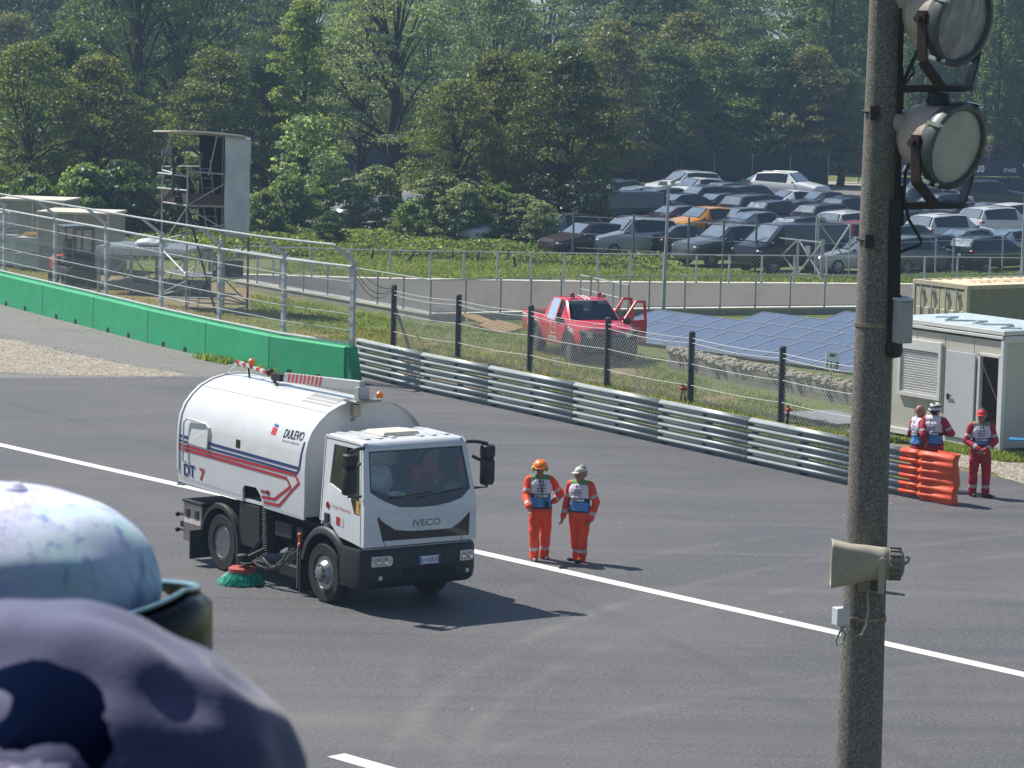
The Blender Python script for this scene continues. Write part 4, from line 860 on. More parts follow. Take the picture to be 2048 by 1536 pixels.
def vest(parent, me, tg, idx, caps, yoke=VGREEN, txt='F1', low=.93, code='COMMISSARIO'):
    """bib worn over the jacket: the torso skin lifted off by a little more than a centimetre"""
    torso = {i for i, c in enumerate(caps) if c[4] in ('org', 'red') and ((Vector(c[0]).z > .93 and abs(Vector(c[0]).x) < .2 and abs(Vector(c[1]).x) < .2))}
    ids = np.isin(idx, list(torso)); n = len(me.vertices); co = np.zeros(n * 3); me.vertices.foreach_get('co', co); co = co.reshape(-1, 3); no = np.zeros(n * 3); me.vertices.foreach_get('normal', no); no = no.reshape(-1, 3)
    ok = ids & (co[:, 2] > low) & (np.abs(co[:, 0] - 0) < .185) & (co[:, 2] < 1.53); mp = -np.ones(n, int); vs = []; fs = []; mi = []
    for p in me.polygons:
        v = list(p.vertices)
        if all(ok[i] for i in v):
            for i in v:
                if mp[i] < 0: mp[i] = len(vs); vs.append(co[i] + no[i] * (.012 + .006 * noise.noise(Vector(co[i]) * 9)))
            c = co[v].mean(0); z = c[2]; fs.append(tuple(mp[i] for i in v))
            mi.append(3 if z > 1.44 else 0 if z > 1.20 else 2 if z > 1.13 else 1 if z > low + .03 else 2)
    m = MB(); m.v = [tuple(v) for v in vs]; m.f = fs; m.mi = mi
    o = m.build('bib_vest', [VPINK, VBLUE, VNAVY, yoke], parent, smooth=60); o.modifiers.new('solid', 'SOLIDIFY').thickness = .006
    # wording, laid on the front and back of the bib
    P = np.array(vs)
    for sgn, nm in ((-1, 'front'), (1, 'back')):
        side = P[(P[:, 1] * sgn > 0)]
        if not len(side): continue
        def fn(x, z):
            d = (side[:, 0] - x) ** 2 + (side[:, 2] - z) ** 2; k = np.argsort(d)[:6]; return (x, side[k, 1].mean() + sgn * .012, z)
        m = MB()
        for st, z, sz, w in (('F1', 1.385, .075, 1.5), ('STAFF', 1.33, .042, 1.1), ('MARSHAL', 1.285, .036, 1.0), ('MONZA', 1.235, .036, 1.1)):
            lettering(m, st, sz, lambda a, b: fn(-sgn * a * w, z + b), bold=.02, m=0)
        lettering(m, 'COMM', .072, lambda a, b: fn(-sgn * a * 1.15, 1.14 + b), bold=.02, m=1)
        m.build('bib_lettering', [VNAVY, M('white print', '#dfe2e4', .6)], o, smooth=None, fix=False)
    return o
def cap_hat(name, parent, T, mat, bill=True, brim=(0, -1), k=1.0, visor=None):
    m = MB(); rings = []
    for i in range(8):
        a = pi / 2 * i / 7; rr = cos(a) * .105; zz = .045 + sin(a) * .082; rings.append([T(cos(q) * rr * .9, .012 + sin(q) * rr * 1.08, zz) for q in np.linspace(0, 2 * pi, 20, endpoint=False)])
    m.loft(rings, caps=False); h = m.build(name, mat, parent, smooth=60)
    if bill:
        m = MB(); rr = []
        for x in np.linspace(-.075, .075, 9):
            f = 1 - (x / .085) ** 2; rr.append([T(x, -.085 * max(.3, f ** .5) - .0, .052 - .12 * x * x * 10), T(x, -.10 - .065 * f ** .5, .04 - 1.6 * x * x)])
        m.loft(rr, closed=False); b = m.build('peak', visor or mat, h, smooth=60); b.modifiers.new('s', 'SOLIDIFY').thickness = .006
    return h
def helmet(parent, T, mat, stripe=None, ears=None):
    m = MB(); rings = []
    for i in range(9):
        a = pi / 2 * i / 8; rr = cos(a) * .128; zz = .035 + sin(a) * .108; rings.append([T(cos(q) * rr * .92, .012 + sin(q) * rr * 1.08, zz) for q in np.linspace(0, 2 * pi, 24, endpoint=False)])
    m.loft(rings); m.loft([[T(cos(q) * r * .92, .012 + sin(q) * r * 1.08 - (.025 if sin(q) < -.5 else 0), z) for q in np.linspace(0, 2 * pi, 24, endpoint=False)] for r, z in ((.128, .036), (.136, .028), (.13, .018))]); h = m.build('helmet', mat, parent, smooth=60)
    if stripe:
        m = MB()
        for z0 in (.06, .085):
            m.tube([T(cos(q) * .126 * .93, .012 + sin(q) * .126 * 1.09, z0 + .02 * sin(q)) for q in np.linspace(0, 2 * pi, 25)], .010, 6)
        m.ball(T(0, -.12, .09), .025, 8, 6); m.build('helmet_strap', stripe, h)
    if ears:
        m = MB()
        for s in (-1, 1): m.ball(T(s * .105, .012, -.005), (.034, .05, .062), 12, 10)
        m.build('ear_muff', ears, h)
        m = MB(); m.loft([[T(sin(q) * .115 * r, -cos(q) * .125 * r + .012, z) for q in np.linspace(-1.15, 1.15, 12)] for r, z in ((1.0, .045), (1.1, .02), (1.08, -.005))], closed=False); m.build('visor', M('smoky visor', '#22272b', .2), h)
    return h
def person(label, loc, rz, caps, mats, group, scale=1.0):
    me, tg, idx = person_body(caps, mats); b = bpy.data.objects.new('person', None); COL.objects.link(b); b.location = loc; b.rotation_euler = (0, 0, rz); b.scale = (scale,) * 3
    prop(b, label, 'person', group); o = bpy.data.objects.new('body', me); COL.objects.link(o); o.parent = b; return b, me, tg, idx
OM = {k: PM[k] for k in ('org', 'skin', 'band', 'shoe', 'dark', 'lip', 'gshoe', 'grey')}; RM = {k: PM[k] for k in ('red', 'skin', 'band', 'shoe', 'dark', 'lip', 'grey')}
GM_ = 'marshals on the track in orange overalls'
g = gp(1078, 1121)
caps, T = standing('org', feet=((-.09, -.07), (.10, .16)), toes=[(.0, -1), (.35, -.9)], hands=[(-.23, -.40, 1.0), (.235, .02, 1.04)], elbows=[(-.27, -.10, 1.15), (.36, .12, 1.18)], hd=(0, .12), shoe='gshoe', hk={0: dict(d=(.1, -.6, -.75), curl=.25, side=(.8, 0, 0)), 1: dict(d=(-.8, -.2, -.5), curl=.7)}, fat=1.06, lean=-.02)
b, me, tg, idx = person('marshal in orange overalls and orange helmet with yellow ear muffs, pointing down with one arm', g, R_(4), caps, OM, GM_, 1.03)
vest(b, me, tg, idx, caps); helmet(b, T, M('orange helmet', '#ee7a1c', .35, coat=.4), None, M('yellow ear muff', '#c3cf2f', .4))
m = MB(); m.tube([(-.03, -.17, 1.44), (.0, -.165, 1.3), (.015, -.165, 1.2), (.05, -.17, 1.1), (.1, -.15, 1.02)], .007, 5); m.tube([(.03, -.17, 1.44), (.02, -.165, 1.3), (.015, -.165, 1.2)], .006, 5); m.box((.1, -.16, 1.02), (.06, .04, .1)); m.build('radio_cord', PM['black'], b)
g = gp(1157, 1124)
caps, T = standing('org', feet=((-.06, .05), (.07, -.03)), toes=[(-1, -.35), (-.45, -1)], hands=[(-.28, -.12, .82), (.25, -.10, .81)], elbows=[(-.275, .07, 1.12), (.29, .05, 1.12)], hd=(-.55, .12), fat=1.12, hk={0: dict(curl=.6), 1: dict(curl=.7), 'head': dict(hair='grey')})
b, me, tg, idx = person('marshal in orange overalls and grey peaked cap, standing with arms down', g, R_(-22), caps, OM, GM_, .985)
vest(b, me, tg, idx, caps); cap_hat('peaked_cap', b, T, M('pale grey cap', '#c4c1b6', .8, var=.15, scale=8))
GM2 = 'marshals in red overalls beside the guardrail end'
g = gp(1957, 993)
caps, T = standing('red', feet=((-.13, -.0), (.13, -.04)), toes=[(.25, -1), (.75, -.8)], hands=[(-.05, -.24, .98), (.055, -.24, .955)], elbows=[(-.29, -.02, 1.13), (.29, -.02, 1.13)], hd=(-.5, .15), fat=1.02, hk={0: dict(d=(.7, -.2, -.4), curl=.6, side=(0, -.4, 1)), 1: dict(d=(-.7, -.2, -.35), curl=.6, side=(0, -.4, 1))})
b, me, tg, idx = person('marshal in red overalls and red cap with hands clasped, standing by the orange rail end', g, R_(-2), caps, RM, GM2, 1.045)
vest(b, me, tg, idx, caps, M('olive vest yoke', '#77876f', .7), low=1.05); cap_hat('peaked_cap', b, T, M('red cap', '#c2202f', .7, var=.1))
m = MB()
for s in (-1, 1): m.box((s * .19, -.02, .66), (.05, .15, .2), Matrix.Rotation(.06 * s, 3, 'Y'))
m.build('cargo_pocket', PM['red'], b, bevel=.015)
g = gp(1833, 976) 
caps, T = standing('red', hands=[(-.28, -.1, .95), (.1, -.25, 1.1)], elbows=[(-.33, .08, 1.18), (.34, .0, 1.13)], hd=(-.15, .05), fat=1.05, hk={'head': dict(bald=True, beard=True)})
b, me, tg, idx = person('bald bearded marshal in red overalls and white and blue bib behind the orange rail end', g, R_(112), caps, RM, GM2, 1.0)
vest(b, me, tg, idx, caps, VPINK, low=.93)
g = gp(1864, 980)
caps, T = standing('red', hands=[(.1, -.26, 1.16), (-.12, -.24, 1.2)], elbows=[(-.36, -.05, 1.18), (.36, -.06, 1.16)], hd=(-.2, -.12), fat=1.05, hk={0: dict(d=(1, 0, .2)), 1: dict(d=(-1, 0, .3))})
b, me, tg, idx = person('marshal in red shirt and white climbing helmet with folded arms behind the rail end', g, R_(150), caps, RM, GM2, 1.05)
vest(b, me, tg, idx, caps, VPINK, low=.93); helmet(b, T, M('white helmet', '#d8dad6', .35, coat=.3), M('dark strap', '#1f2a2c', .6))
# driver leaning over the wheel
c = []
for s in (-1, 1):
    c += [((s * .1, 0, .12), (s * .13, -.42, .16), .09, .075, 'jean', ONE), ((s * .13, -.42, .16), (s * .14, -.45, -.2), .07, .05, 'jean', ONE)]
c += [((-.07, .02, .14), (.07, .02, .14), .13, .13, 'jean', ONE), ((0, .0, .2), (.0, -.10, .42), .15, .15, 'shirt', (1, .85, 1)), ((-.08, -.15, .53), (.08, -.15, .53), .13, .13, 'shirt', (1, .85, 1)), ((-.16, -.17, .60), (.16, -.17, .60), .075, .075, 'shirt', ONE), ((0, -.19, .64), (0, -.23, .73), .055, .05, 'skin', ONE)]
for s, H in ((-1, (-.05, -.55, .42)), (1, (.32, -.52, .40))):
    E = Vector((s * .27, -.32, .42)); H = Vector(H); c += [((s * .19, -.17, .6), E, .065, .055, 'shirt', ONE), (E, H, .05, .034, 'shirt', ONE)] + hand(H, (H - E), (0, 0, 1), .8)
hh, T = head((.02, -.26, .81), .55, .25, 'dark'); c += hh
me, tg, idx = person_body(c, {k: PM[k] for k in ('shirt', 'skin', 'jean', 'dark', 'lip')})
b = bpy.data.objects.new('person', None); COL.objects.link(b); o = bpy.data.objects.new('body', me); COL.objects.link(o); o.parent = b
b.matrix_world = TMX @ Matrix.Translation((.22, .58, 1.60)) @ Matrix.Rotation(pi / 2, 4, 'Z'); prop(b, 'driver in a red shirt leaning forward at the wheel inside the sweeper truck cab', 'person')
# ------------------------------------------------------------------ car shells, used for the pickup and for every parked car
def px_of(P):
    q = CM.transposed() @ (Vector(P) - CP); return 1024 + FPX * q.x / -q.z, 768 - FPX * q.y / -q.z
def car_shell(st, mid=1):
    """st: stations front to back (x, zbottom, half width, belt z, half width at roof edge, top z, kind of the stretch up to the next one)"""
    B, G = MB(), MB(); rings = []
    for x, zb, w, zk, wt, zt, kd in st:
        h = [(w * .55, zb), (w * .93, zb), (w * .985, zb + .12), (w, (zb + zk) / 2 + .08), (w * .985, zk - .05), (w * .955, zk), (wt, max(zt - .05, zk + .004)), (wt * .93, max(zt - .012, zk + .008)), (wt * .55, zt + .012)]
        rings.append([Vector((x, -y, z)) for y, z in h] + [Vector((x, y, z)) for y, z in reversed(h)])
    n = len(rings[0])
    for i in range(len(rings) - 1):
        kd = st[i][6]
        for k in range(n - 1):
            kk = k if k < n // 2 else n - 2 - k; P = [rings[i][k], rings[i][k + 1], rings[i + 1][k + 1], rings[i + 1][k]]
            g = (kd in ('cab', 'ws_cab') and kk == 5) or (kd in ('ws', 'rear') and kk in (7, 8)) or (kd in ('ws', 'rear') and kk == 6 and False)
            (G if g else B).add(P, [(0, 1, 2, 3)])
        B.add([rings[i][0], rings[i + 1][0], rings[i + 1][-1], rings[i][-1]], [(0, 1, 2, 3)])
    B.add(rings[0], [tuple(range(n))]); B.add(rings[-1], [tuple(range(n))])
    return B, G
def weld(o, d=.002):
    import bmesh
    b = bmesh.new(); b.from_mesh(o.data); bmesh.ops.remove_doubles(b, verts=b.verts, dist=d); bmesh.ops.recalc_face_normals(b, faces=b.faces); b.to_mesh(o.data); b.free()
    o.data.polygons.foreach_set('use_smooth', [True] * len(o.data.polygons)); o.data.set_sharp_from_angle(angle=R_(32)); return o
carglass = M('car window', '#0e1316', .06, var=.1, spec=.6, coat=.6)
def car_wheels(root, xs, yw, R, w=.22, alloy=None):
    for x in xs:
        for sg in (-1, 1):
            m = MB(); o = Vector((x, sg * (yw - w), R)); m.lathe([(R * .6, 0), (R * .95, .01), (R, .05), (R, w - .04), (R * .96, w), (R * .7, w), (R * .66, w - .03)], o, (0, sg, 0), 22); t_ = m.build('wheel', rubber, root)
            m = MB(); m.lathe([(R * .68, w - .05), (R * .64, w - .02), (R * .5, w - .035), (R * .2, w - .015), (0, w - .01)], o, (0, sg, 0), 10); m.build('rim', alloy or rimm, t_, smooth=20)
# ------------------------------------------------------------------ red pickup
pr = M('red pickup paint', '#c5122f', .3, var=.06, scale=2, coat=.6, dirt=.12, dcol='#6d4a3c')
PH = R_(18.5); lyv = Vector((cos(PH), sin(PH), 0)); pk0 = gp(1139, 726) + lyv * .86
pk = thing('pickup', 'red double cab pickup with open doors and roof beacons, parked on the dry grass', 'pickup', (pk0.x, pk0.y, 0), PH - pi / 2)
st = [(.86, .50, .72, .92, .55, .95, 'hood'), (.80, .46, .84, 1.0, .70, 1.05, 'hood'), (.45, .42, .90, 1.08, .78, 1.14, 'hood'), (-.30, .42, .90, 1.12, .80, 1.20, 'ws'), (-.98, .40, .90, 1.10, .66, 1.72, 'ws_cab'), (-1.06, .40, .90, 1.10, .66, 1.75, 'cab'), (-1.36, .40, .90, 1.10, .66, 1.785, 'p'), (-1.46, .40, .90, 1.10, .66, 1.785, 'cab'), (-2.1, .40, .90, 1.12, .65, 1.75, 'p'), (-2.3, .42, .90, 1.14, .64, 1.70, 'rear'), (-2.46, .44, .90, 1.14, .82, 1.20, 'hood'), (-2.5, .44, .90, 1.16, .84, 1.17, 'hood'), (-4.25, .52, .90, 1.16, .84, 1.17, 'hood'), (-4.32, .55, .88, 1.14, .82, 1.15, 'hood')]
B, G = car_shell(st); bo = weld(B.build('body', pr, pk)); weld(G.build('window', glass('pickup glass', (.45, .55, .58), .0), pk))
m = MB(); m.plate([(-.64, 1.22), (.64, 1.22), (.56, 1.66), (-.56, 1.66)], [], lambda y, z: (-.33 - (z - 1.22) * 1.28 + .02, y, z + .004)); ws = m.build('windscreen', glass('pickup screen', (.35, .42, .45), .06), pk, smooth=None)
m = MB(); m.box((-1.3, 0, .85), (1.9, 1.5, .7)); m.box((-1.0, -.4, 1.3), (.12, .5, .6)); m.box((-1.0, .4, 1.3), (.12, .5, .6)); m.box((-.55, 0, 1.16), (.4, 1.4, .1)); m.build('seats', M('dark interior', '#15181b', .8), pk)
m = MB(); m.box((-3.4, 0, 1.175), (1.62, 1.5, .01)); m.build('load_bed', M('bed liner', '#15171a', .8), pk, smooth=None)
m = MB(); m.loft([[(x, y, z) for y in (-.86, -.6, 0, .6, .86)] for x, z in ((.80, .32), (.93, .36), (.96, .52), (.95, .66), (.90, .74), (.86, .93), (.80, .97))], closed=False)
m.box((.80, 0, .5), (.22, 1.72, .40)); m.build('front_bumper', blackp, pk, bevel=.02)
m = MB()
for z in (.70, .77, .84, .90): m.box((.93, 0, z), (.02, 1.0, .025))
m.build('grille', M('dark grille', '#25292c', .4, .3), pk, smooth=None)
for s in (-1, 1):
    m = MB(); m.loft([[(.80 - .25 * max(0, u - .4), s * (.50 + .36 * u), z) for z in (.80 + .05 * u, .86 + .06 * u, .95 + .08 * u, .99 + .07 * u)] for u in np.linspace(0, 1, 6)], closed=False)
    for v in range(len(m.v)): m.v[v] = (m.v[v][0] + .10, m.v[v][1], m.v[v][2])
    m.build('headlight', lens, pk, smooth=50)
    for x in (0, -3.0): arch(x, .40, .42, .52, -20, 200, s * .80, s * .96, .02).build('fender_flare', blackp, pk, smooth=50)
    m = MB(); m.loft([[(-.42 + dx, s * (1.03 + a * k), 1.17 + b * k) for a, b in ((-.12, -.08), (.1, -.09), (.13, 0), (.1, .09), (-.12, .07))] for dx, k in ((-.06, .8), (-.03, 1), (.05, 1), (.10, .6))], caps=True); m.bar((-.42, s * .88, 1.12), (-.42, s * 1.0, 1.14), .05); m.build('mirror', blackg, pk, bevel=.01)
car_wheels(pk, (0, -3.0), .93, .39, .26)
sdp = lambda x, z: (x, -.9 * .985 - .018, z)
m = MB()
for dz in (0, .075): strip(m, [(.40, .90 + dz), (-.10, .98 + dz)], .045, sdp); strip(m, [(-2.75, .97 + dz), (-4.2, 1.0 + dz)], .045, sdp)
for dy in (-.06, .06): m.loft([[(x, dy + w, z) for w in (-.03, .03)] for x, z in ((-.99, 1.745), (-1.06, 1.775), (-1.4, 1.81), (-1.7, 1.81), (-2.1, 1.775))], closed=False)
m.box((-.965, 0, 1.715), (.03, .95, .035)); lettering(m, 'MONZA', .16, lambda a, b: sdp(-1.42 + a * 1.1, .55 + b), bold=.01); lettering(m, 'MOBILITY', .13, lambda a, b: sdp(-3.5 + a, .78 + b), bold=.01)
strip(m, [(-1.66, 1.08), (-1.62, .74), (-1.22, .74), (-1.20, .92), (-1.45, .93)], .022, sdp); strip(m, [(-1.58, 1.08), (-1.55, .93)], .022, sdp); strip(m, [(-1.66, 1.08), (-1.58, 1.08)], .022, sdp)
lettering(m, 'MONZA', .17, lambda a, b: (.45 + b * .9, -a * 1.2, 1.165 + .0 * b - .03 * b), bold=.01)
m.build('white_marking', M('white marking', '#dcdde0', .5), bo, smooth=None)
m = MB(); strip(m, [(-1.36, 1.75), (-1.40, .45)], .012, sdp); strip(m, [(-.35, 1.1), (-.38, .5)], .012, sdp); strip(m, [(-2.40, 1.1), (-2.4, .5)], .012, sdp); m.build('door_seam', M('red seam', '#4a0812', .7), bo, smooth=None)
for y in (-.42, .42):
    m = MB(); m.lathe([(.075, 0), (.08, .03), (.065, .035), (.065, .12), (.04, .14), (0, .14)], (-1.15, y, 1.80), (0, 0, 1), 12); m.build('beacon', M('dark amber beacon', '#8a2c14', .3, coat=.5), pk)
m = MB(); m.lathe([(.08, 0), (.1, .03), (.08, .09), (0, .11)], (-1.5, .66, 1.76), (0, 0, 1), 12); m.build('roof_lamp', M('grey lamp', '#8a8f92', .4), pk)
for x0, ang, nm in ((-.42, 64, 'front'), (-1.46, 66, 'rear')):
    d_ = thing('door', None, None); a = R_(ang); L = 1.02 if nm == 'front' else .95; ex = Vector((-cos(a), sin(a), 0)); nx = Vector((-sin(a), -cos(a), 0)) * -1
    base = Vector((x0, .90, 0)); fn = lambda u, z: base + ex * u + Vector((0, 0, z))
    m = MB(); m.plate([(0, .45), (L, .45), (L + .02, 1.1), (L - .06, 1.72), (L * .55, 1.74), (.0, 1.14)], [[(.16, 1.16), (L * .56, 1.67), (L - .12, 1.65), (L - .07, 1.16)]], fn, nx * -.06)
    p = m.build('door', pr, pk, smooth=None, bevel=.01); bpy.data.objects.remove(d_)
    if nm == 'front':
        m = MB(); f2 = lambda u, z: base + ex * u + nx * .006 + Vector((0, 0, z)); lettering(m, 'MONZA', .16, lambda q, b: f2(.62 + q * 1.1, .53 + b), bold=.01); strip(m, [(.25, 1.05), (.32, .74), (.72, .74), (.74, .92), (.5, .93), (.36, 1.05), (.25, 1.05)], .02, f2); m.build('white_marking', M('white marking', '#dcdde0', .5), p, smooth=None, fix=False)

# ------------------------------------------------------------------ pallets, solar panels, rubble wall, sign
wood = M('pale pallet wood', '#b89a68', .85, var=.25, scale=6, bump=.2)
def pallet(label, c, rz, tilt):
    r = thing('pallet', label, 'pallet', c, rz, 'wooden pallets on the grass'); r.rotation_euler = (tilt[0], tilt[1], rz)
    for k in range(7): m = MB(); m.box((-.55 + k * .183, 0, .125), (.10, 1.0, .022)); m.build('slat', wood, r, smooth=None)
    for y in (-.45, 0, .45):
        m = MB(); m.box((0, y, .062), (1.2, .09, .1)); m.build('bearer', wood, r, smooth=None)
pallet('pale wooden pallet leaning on another, near the parapet corner', (gp(955, 652).x, gp(955, 652).y, .12), R_(52), (R_(14), R_(8)))
pallet('pale wooden pallet lying on the grass nearest the red pickup', (gp(1000, 664).x, gp(1000, 664).y, .06), R_(58), (R_(10), R_(-4)))
tp = NT('solar cells'); bk = tp.n('ShaderNodeTexBrick', offset=0); bk.inputs['Scale'].default_value = 1; bk.inputs['Brick Width'].default_value = .168; bk.inputs['Row Height'].default_value = .168; bk.inputs['Mortar Size'].default_value = .004
bk.inputs['Color1'].default_value = (*lin('#4a5468'), 1); bk.inputs['Color2'].default_value = (*lin('#525c70'), 1); bk.inputs['Mortar'].default_value = (*lin('#5f6d88'), 1); tp.l(tp.coord('Object'), bk.inputs['Vector']); tp.set(Base_Color=bk.outputs[0], Roughness=.35, Coat_Weight=1.0, Coat_Roughness=.22, Specular_IOR_Level=.6); cells = tp.mat
alu = M('aluminium frame', '#98a1aa', .4, .5)
D1, D2 = Vector((.64, -.77, 0)).normalized(), Vector((.77, .64, 0)).normalized(); S0 = gp(1268, 690); PWd, PLn = 1.06, 2.05
def solar():
    m = MB(); m.box((0, 0, 0), (PWd - .05, PLn - .05, .03)); r = m.build('solar_panel', cells, None, smooth=None)
    f = MB()
    for x in (-PWd / 2 + .02, PWd / 2 - .02): f.box((x, 0, .004), (.03, PLn - .02, .046))
    for y in (-PLn / 2 + .025, PLn / 2 - .025): f.box((0, y, .004), (PWd - .07, .03, .046))
    f.box((0, 0, .0165), (PWd - .07, .02, .006)); f.build('frame', alu, r, smooth=None)
    g = MB(); g.bar((-.3, -.9, -.03), (-.3, -.9, -.16), .04); g.bar((.3, .9, -.03), (.3, .9, -.3), .04); g.build('support', galvd, r, smooth=None); return r
keep = [(1262, 700), (1290, 634), (1310, 632), (1400, 648), (1520, 630), (1600, 640), (1690, 630), (1785, 628), (1785, 738), (1690, 728), (1650, 712), (1530, 738)]
def inside(x, y, P):
    c = False
    for i in range(len(P)):
        (xa, ya), (xb, yb) = P[i], P[i - 1]
        if (ya > y) != (yb > y) and x < (xb - xa) * (y - ya) / (yb - ya) + xa: c = not c
    return c
first = None; ncol = {}
ORD = ['first', 'second', 'third', 'fourth', 'fifth', 'sixth', 'seventh', 'eighth', 'ninth', 'tenth', 'eleventh', 'twelfth', 'thirteenth', 'fourteenth', 'fifteenth', 'sixteenth']
for j in range(7):
    for i in range(-9, 12):
        c = S0 + D1 * (i * PWd + PWd / 2) + D2 * (j * 2.75 + PLn / 2)
        if not inside(*px_of((c.x, c.y, .3)), keep): continue
        o = first if first is None or False else copy_tree(first)
        if first is None: first = o = solar()
        up = j % 2 == 0; o.location = (c.x, c.y, .31); tl = R_(12.5)
        o.rotation_euler = (Matrix.Rotation(math.atan2(D1.y, D1.x), 3, 'Z') @ Matrix.Rotation(tl, 3, 'X')).to_euler()
        k = ncol[j] = ncol.get(j, 0) + 1
        prop(o, f'dark blue solar panel, {ORD[min(k - 1, 15)]} from the left in the {ORD[j]} row counted from the pickup', 'solar panel', 'dark blue solar panels behind the fence')
rb = [gp(*p) for p in ((1336, 736), (1431, 758), (1570, 786), (1705, 813), (1790, 830))]
rw = wall('rubble_wall', 'low rough concrete wall with a crumbling stony top in front of the solar panels', rb, -.05, .42, .45, M('stained concrete', '#7d776c', .9, var=.3, scale=1.5, bump=.4, bscale=20, dirt=.5), 1)
m = MB(); rnd = random.Random(5); q = resample([p.copy() for p in rb], .16)
for i, p in enumerate(q[:-1]):
    d = (q[i + 1] - p).normalized(); n = Vector((-d.y, d.x, 0))
    for k in range(7):
        c = p + n * (rnd.uniform(-.05, .62)) + d * rnd.uniform(-.1, .1) + Vector((0, 0, .42 + rnd.uniform(-.02, .13))); r = rnd.uniform(.05, .13)
        m.ball(c, (r * rnd.uniform(.8, 1.3), r * rnd.uniform(.8, 1.3), r * .75), 6, 4, Matrix.Rotation(rnd.uniform(0, 3), 3, 'Z'))
rt = m.build('stony_top', M('crumbled stones', '#98907f', .95, var=.35, scale=7), rw, smooth=None)
sg_ = gp(1661, 766); r = thing('number_sign', 'small white board reading MP 11.8 standing behind the rubble wall', 'sign', (sg_.x, sg_.y, 0), R_(8)); r.rotation_euler = (R_(-12), R_(6), R_(8))
m = MB(); m.box((0, 0, .62), (.40, .02, .52)); m.build('board', M('white board', '#f2f3f0', .6, var=.05), r, smooth=None, bevel=.004)
m = MB(); lettering(m, 'MP', .14, lambda a, b: (a, -.013, .72 + b), bold=.02); lettering(m, '11.8', .25, lambda a, b: (a * .92, -.013, .42 + b), bold=.03); m.build('lettering', M('ink', '#14161c', .6), r, smooth=None)
m = MB(); m.bar((0, .02, 0), (0, .02, .6), .04); m.build('stake', galvd, r, smooth=None)
q = gp(1668, 845); r = thing('metal_sheet', 'grey metal sheet lying on the grass behind the guardrail', 'sheet', (q.x, q.y, .08), R_(-62)); m = MB(); m.box((0, 0, .05), (2.4, 1.5, .03)); m.build('plate', M('grey sheet', '#8f9292', .5, .3, dirt=.2), r, smooth=None); m = MB(); m.box((0, -.7, -.02), (2.3, .06, .1)); m.box((0, .7, -.02), (2.3, .06, .1)); m.build('batten', chassis, r, smooth=None)
for i, (x, y, lb) in enumerate(((1366, 806, 'small red fire hydrant clamp on a wire stand by the fifth dark post'), (1576, 850, 'small red valve at the foot of the sixth dark post'))):
    q = gp(x, y); r = thing('red_valve', lb, 'valve', (q.x, q.y, 0), i); m = MB(); m.ball((0, 0, .38), (.1, .07, .06), 8, 6); m.box((.1, 0, .36), (.14, .05, .05)); m.box((-.02, 0, .45), (.05, .05, .08)); m.build('head', M('worn red', '#a5301f', .6, var=.3), r)
    m = MB(); m.bar((-.08, 0, 0), (-.02, 0, .36), .03); m.bar((.06, .05, 0), (.02, 0, .36), .03); m.build('stand', chassis, r, smooth=None)
q = gp(1112, 722); r = thing('white_scrap', 'small white scrap lying on the grass in front of the red pickup', 'litter', (q.x, q.y, .02), .4); m = MB(); m.box((0, 0, .03), (.22, .06, .05)); m.box((.1, .09, .02), (.1, .05, .03)); m.build('piece', VPINK, r, bevel=.005)

# ------------------------------------------------------------------ site cabin, container, bench
ca, cb = gp(1772, 867), gp(1999, 908); cd_ = (cb - ca).normalized(); cL = (cb - ca).length; cn = Vector((-cd_.y, cd_.x, 0)); crz = math.atan2(cd_.y, cd_.x); CHT = 2.86; CDP = 2.45
cab_r = thing('site_cabin', 'cream site cabin with a white roller shutter and an open dark doorway', 'cabin', (ca.x, ca.y, 0), crz)
def fw(px, py):
    p = vp(px, py, ca, cn) - ca; return (p.dot(cd_), p.z)
cream = M('cream cabin panel', '#c2beb2', .55, var=.05, scale=.8, dirt=.12); crw = M('white cabin trim', '#d6d6d3', .45, var=.05, dirt=.1)
door = [fw(1964, 712), fw(2003, 716), fw(1991, 896), fw(1955, 891)]; u0, u1 = (door[0][0] + door[3][0]) / 2, (door[1][0] + door[2][0]) / 2; zt = (door[0][1] + door[1][1]) / 2
m = MB(); m.plate([(.0, .12), (cL, .12), (cL, CHT - .25), (0, CHT - .25)], [[(u0, .2), (u1, .2), (u1, zt), (u0, zt)]], lambda x, z: (x, 0, z), (0, .06, 0))
m.box((cL - .03, CDP / 2 + .03, 1.36), (.06, CDP - .06, 2.5)); m.box((.03, CDP / 2 + .03, 1.36), (.06, CDP - .06, 2.5)); m.box((cL / 2, CDP, 1.36), (cL, .06, 2.5)); m.box((cL / 2, CDP / 2, .15), (cL - .1, CDP, .06)); m.build('wall', cream, cab_r, smooth=None)
m = MB()
for k in range(1, 4): m.box((cL * k / 4, -.001, 1.36), (.012, .006, 2.46))
for k in range(1, 3): m.box((cL + .001, CDP * k / 3, 1.36), (.006, .012, 2.46))
m.build('panel_joint', M('cream joint', '#8d897e', .6), cab_r, smooth=None)
m = MB(); m.box((cL / 2, CDP / 2, CHT - .05), (cL + .06, CDP + .08, .10)); m.box((cL / 2, -.02, CHT - .16), (cL + .02, .08, .07)); m.box((cL + .02, CDP / 2, CHT - .2), (.06, CDP, .16))
for x in (-.0, cL): m.box((x, -.0, 1.36), (.10, .10, 2.56))
m.box((cL / 2, -.01, .13), (cL, .07, .14)); m.build('frame', crw, cab_r, smooth=None, bevel=.008)
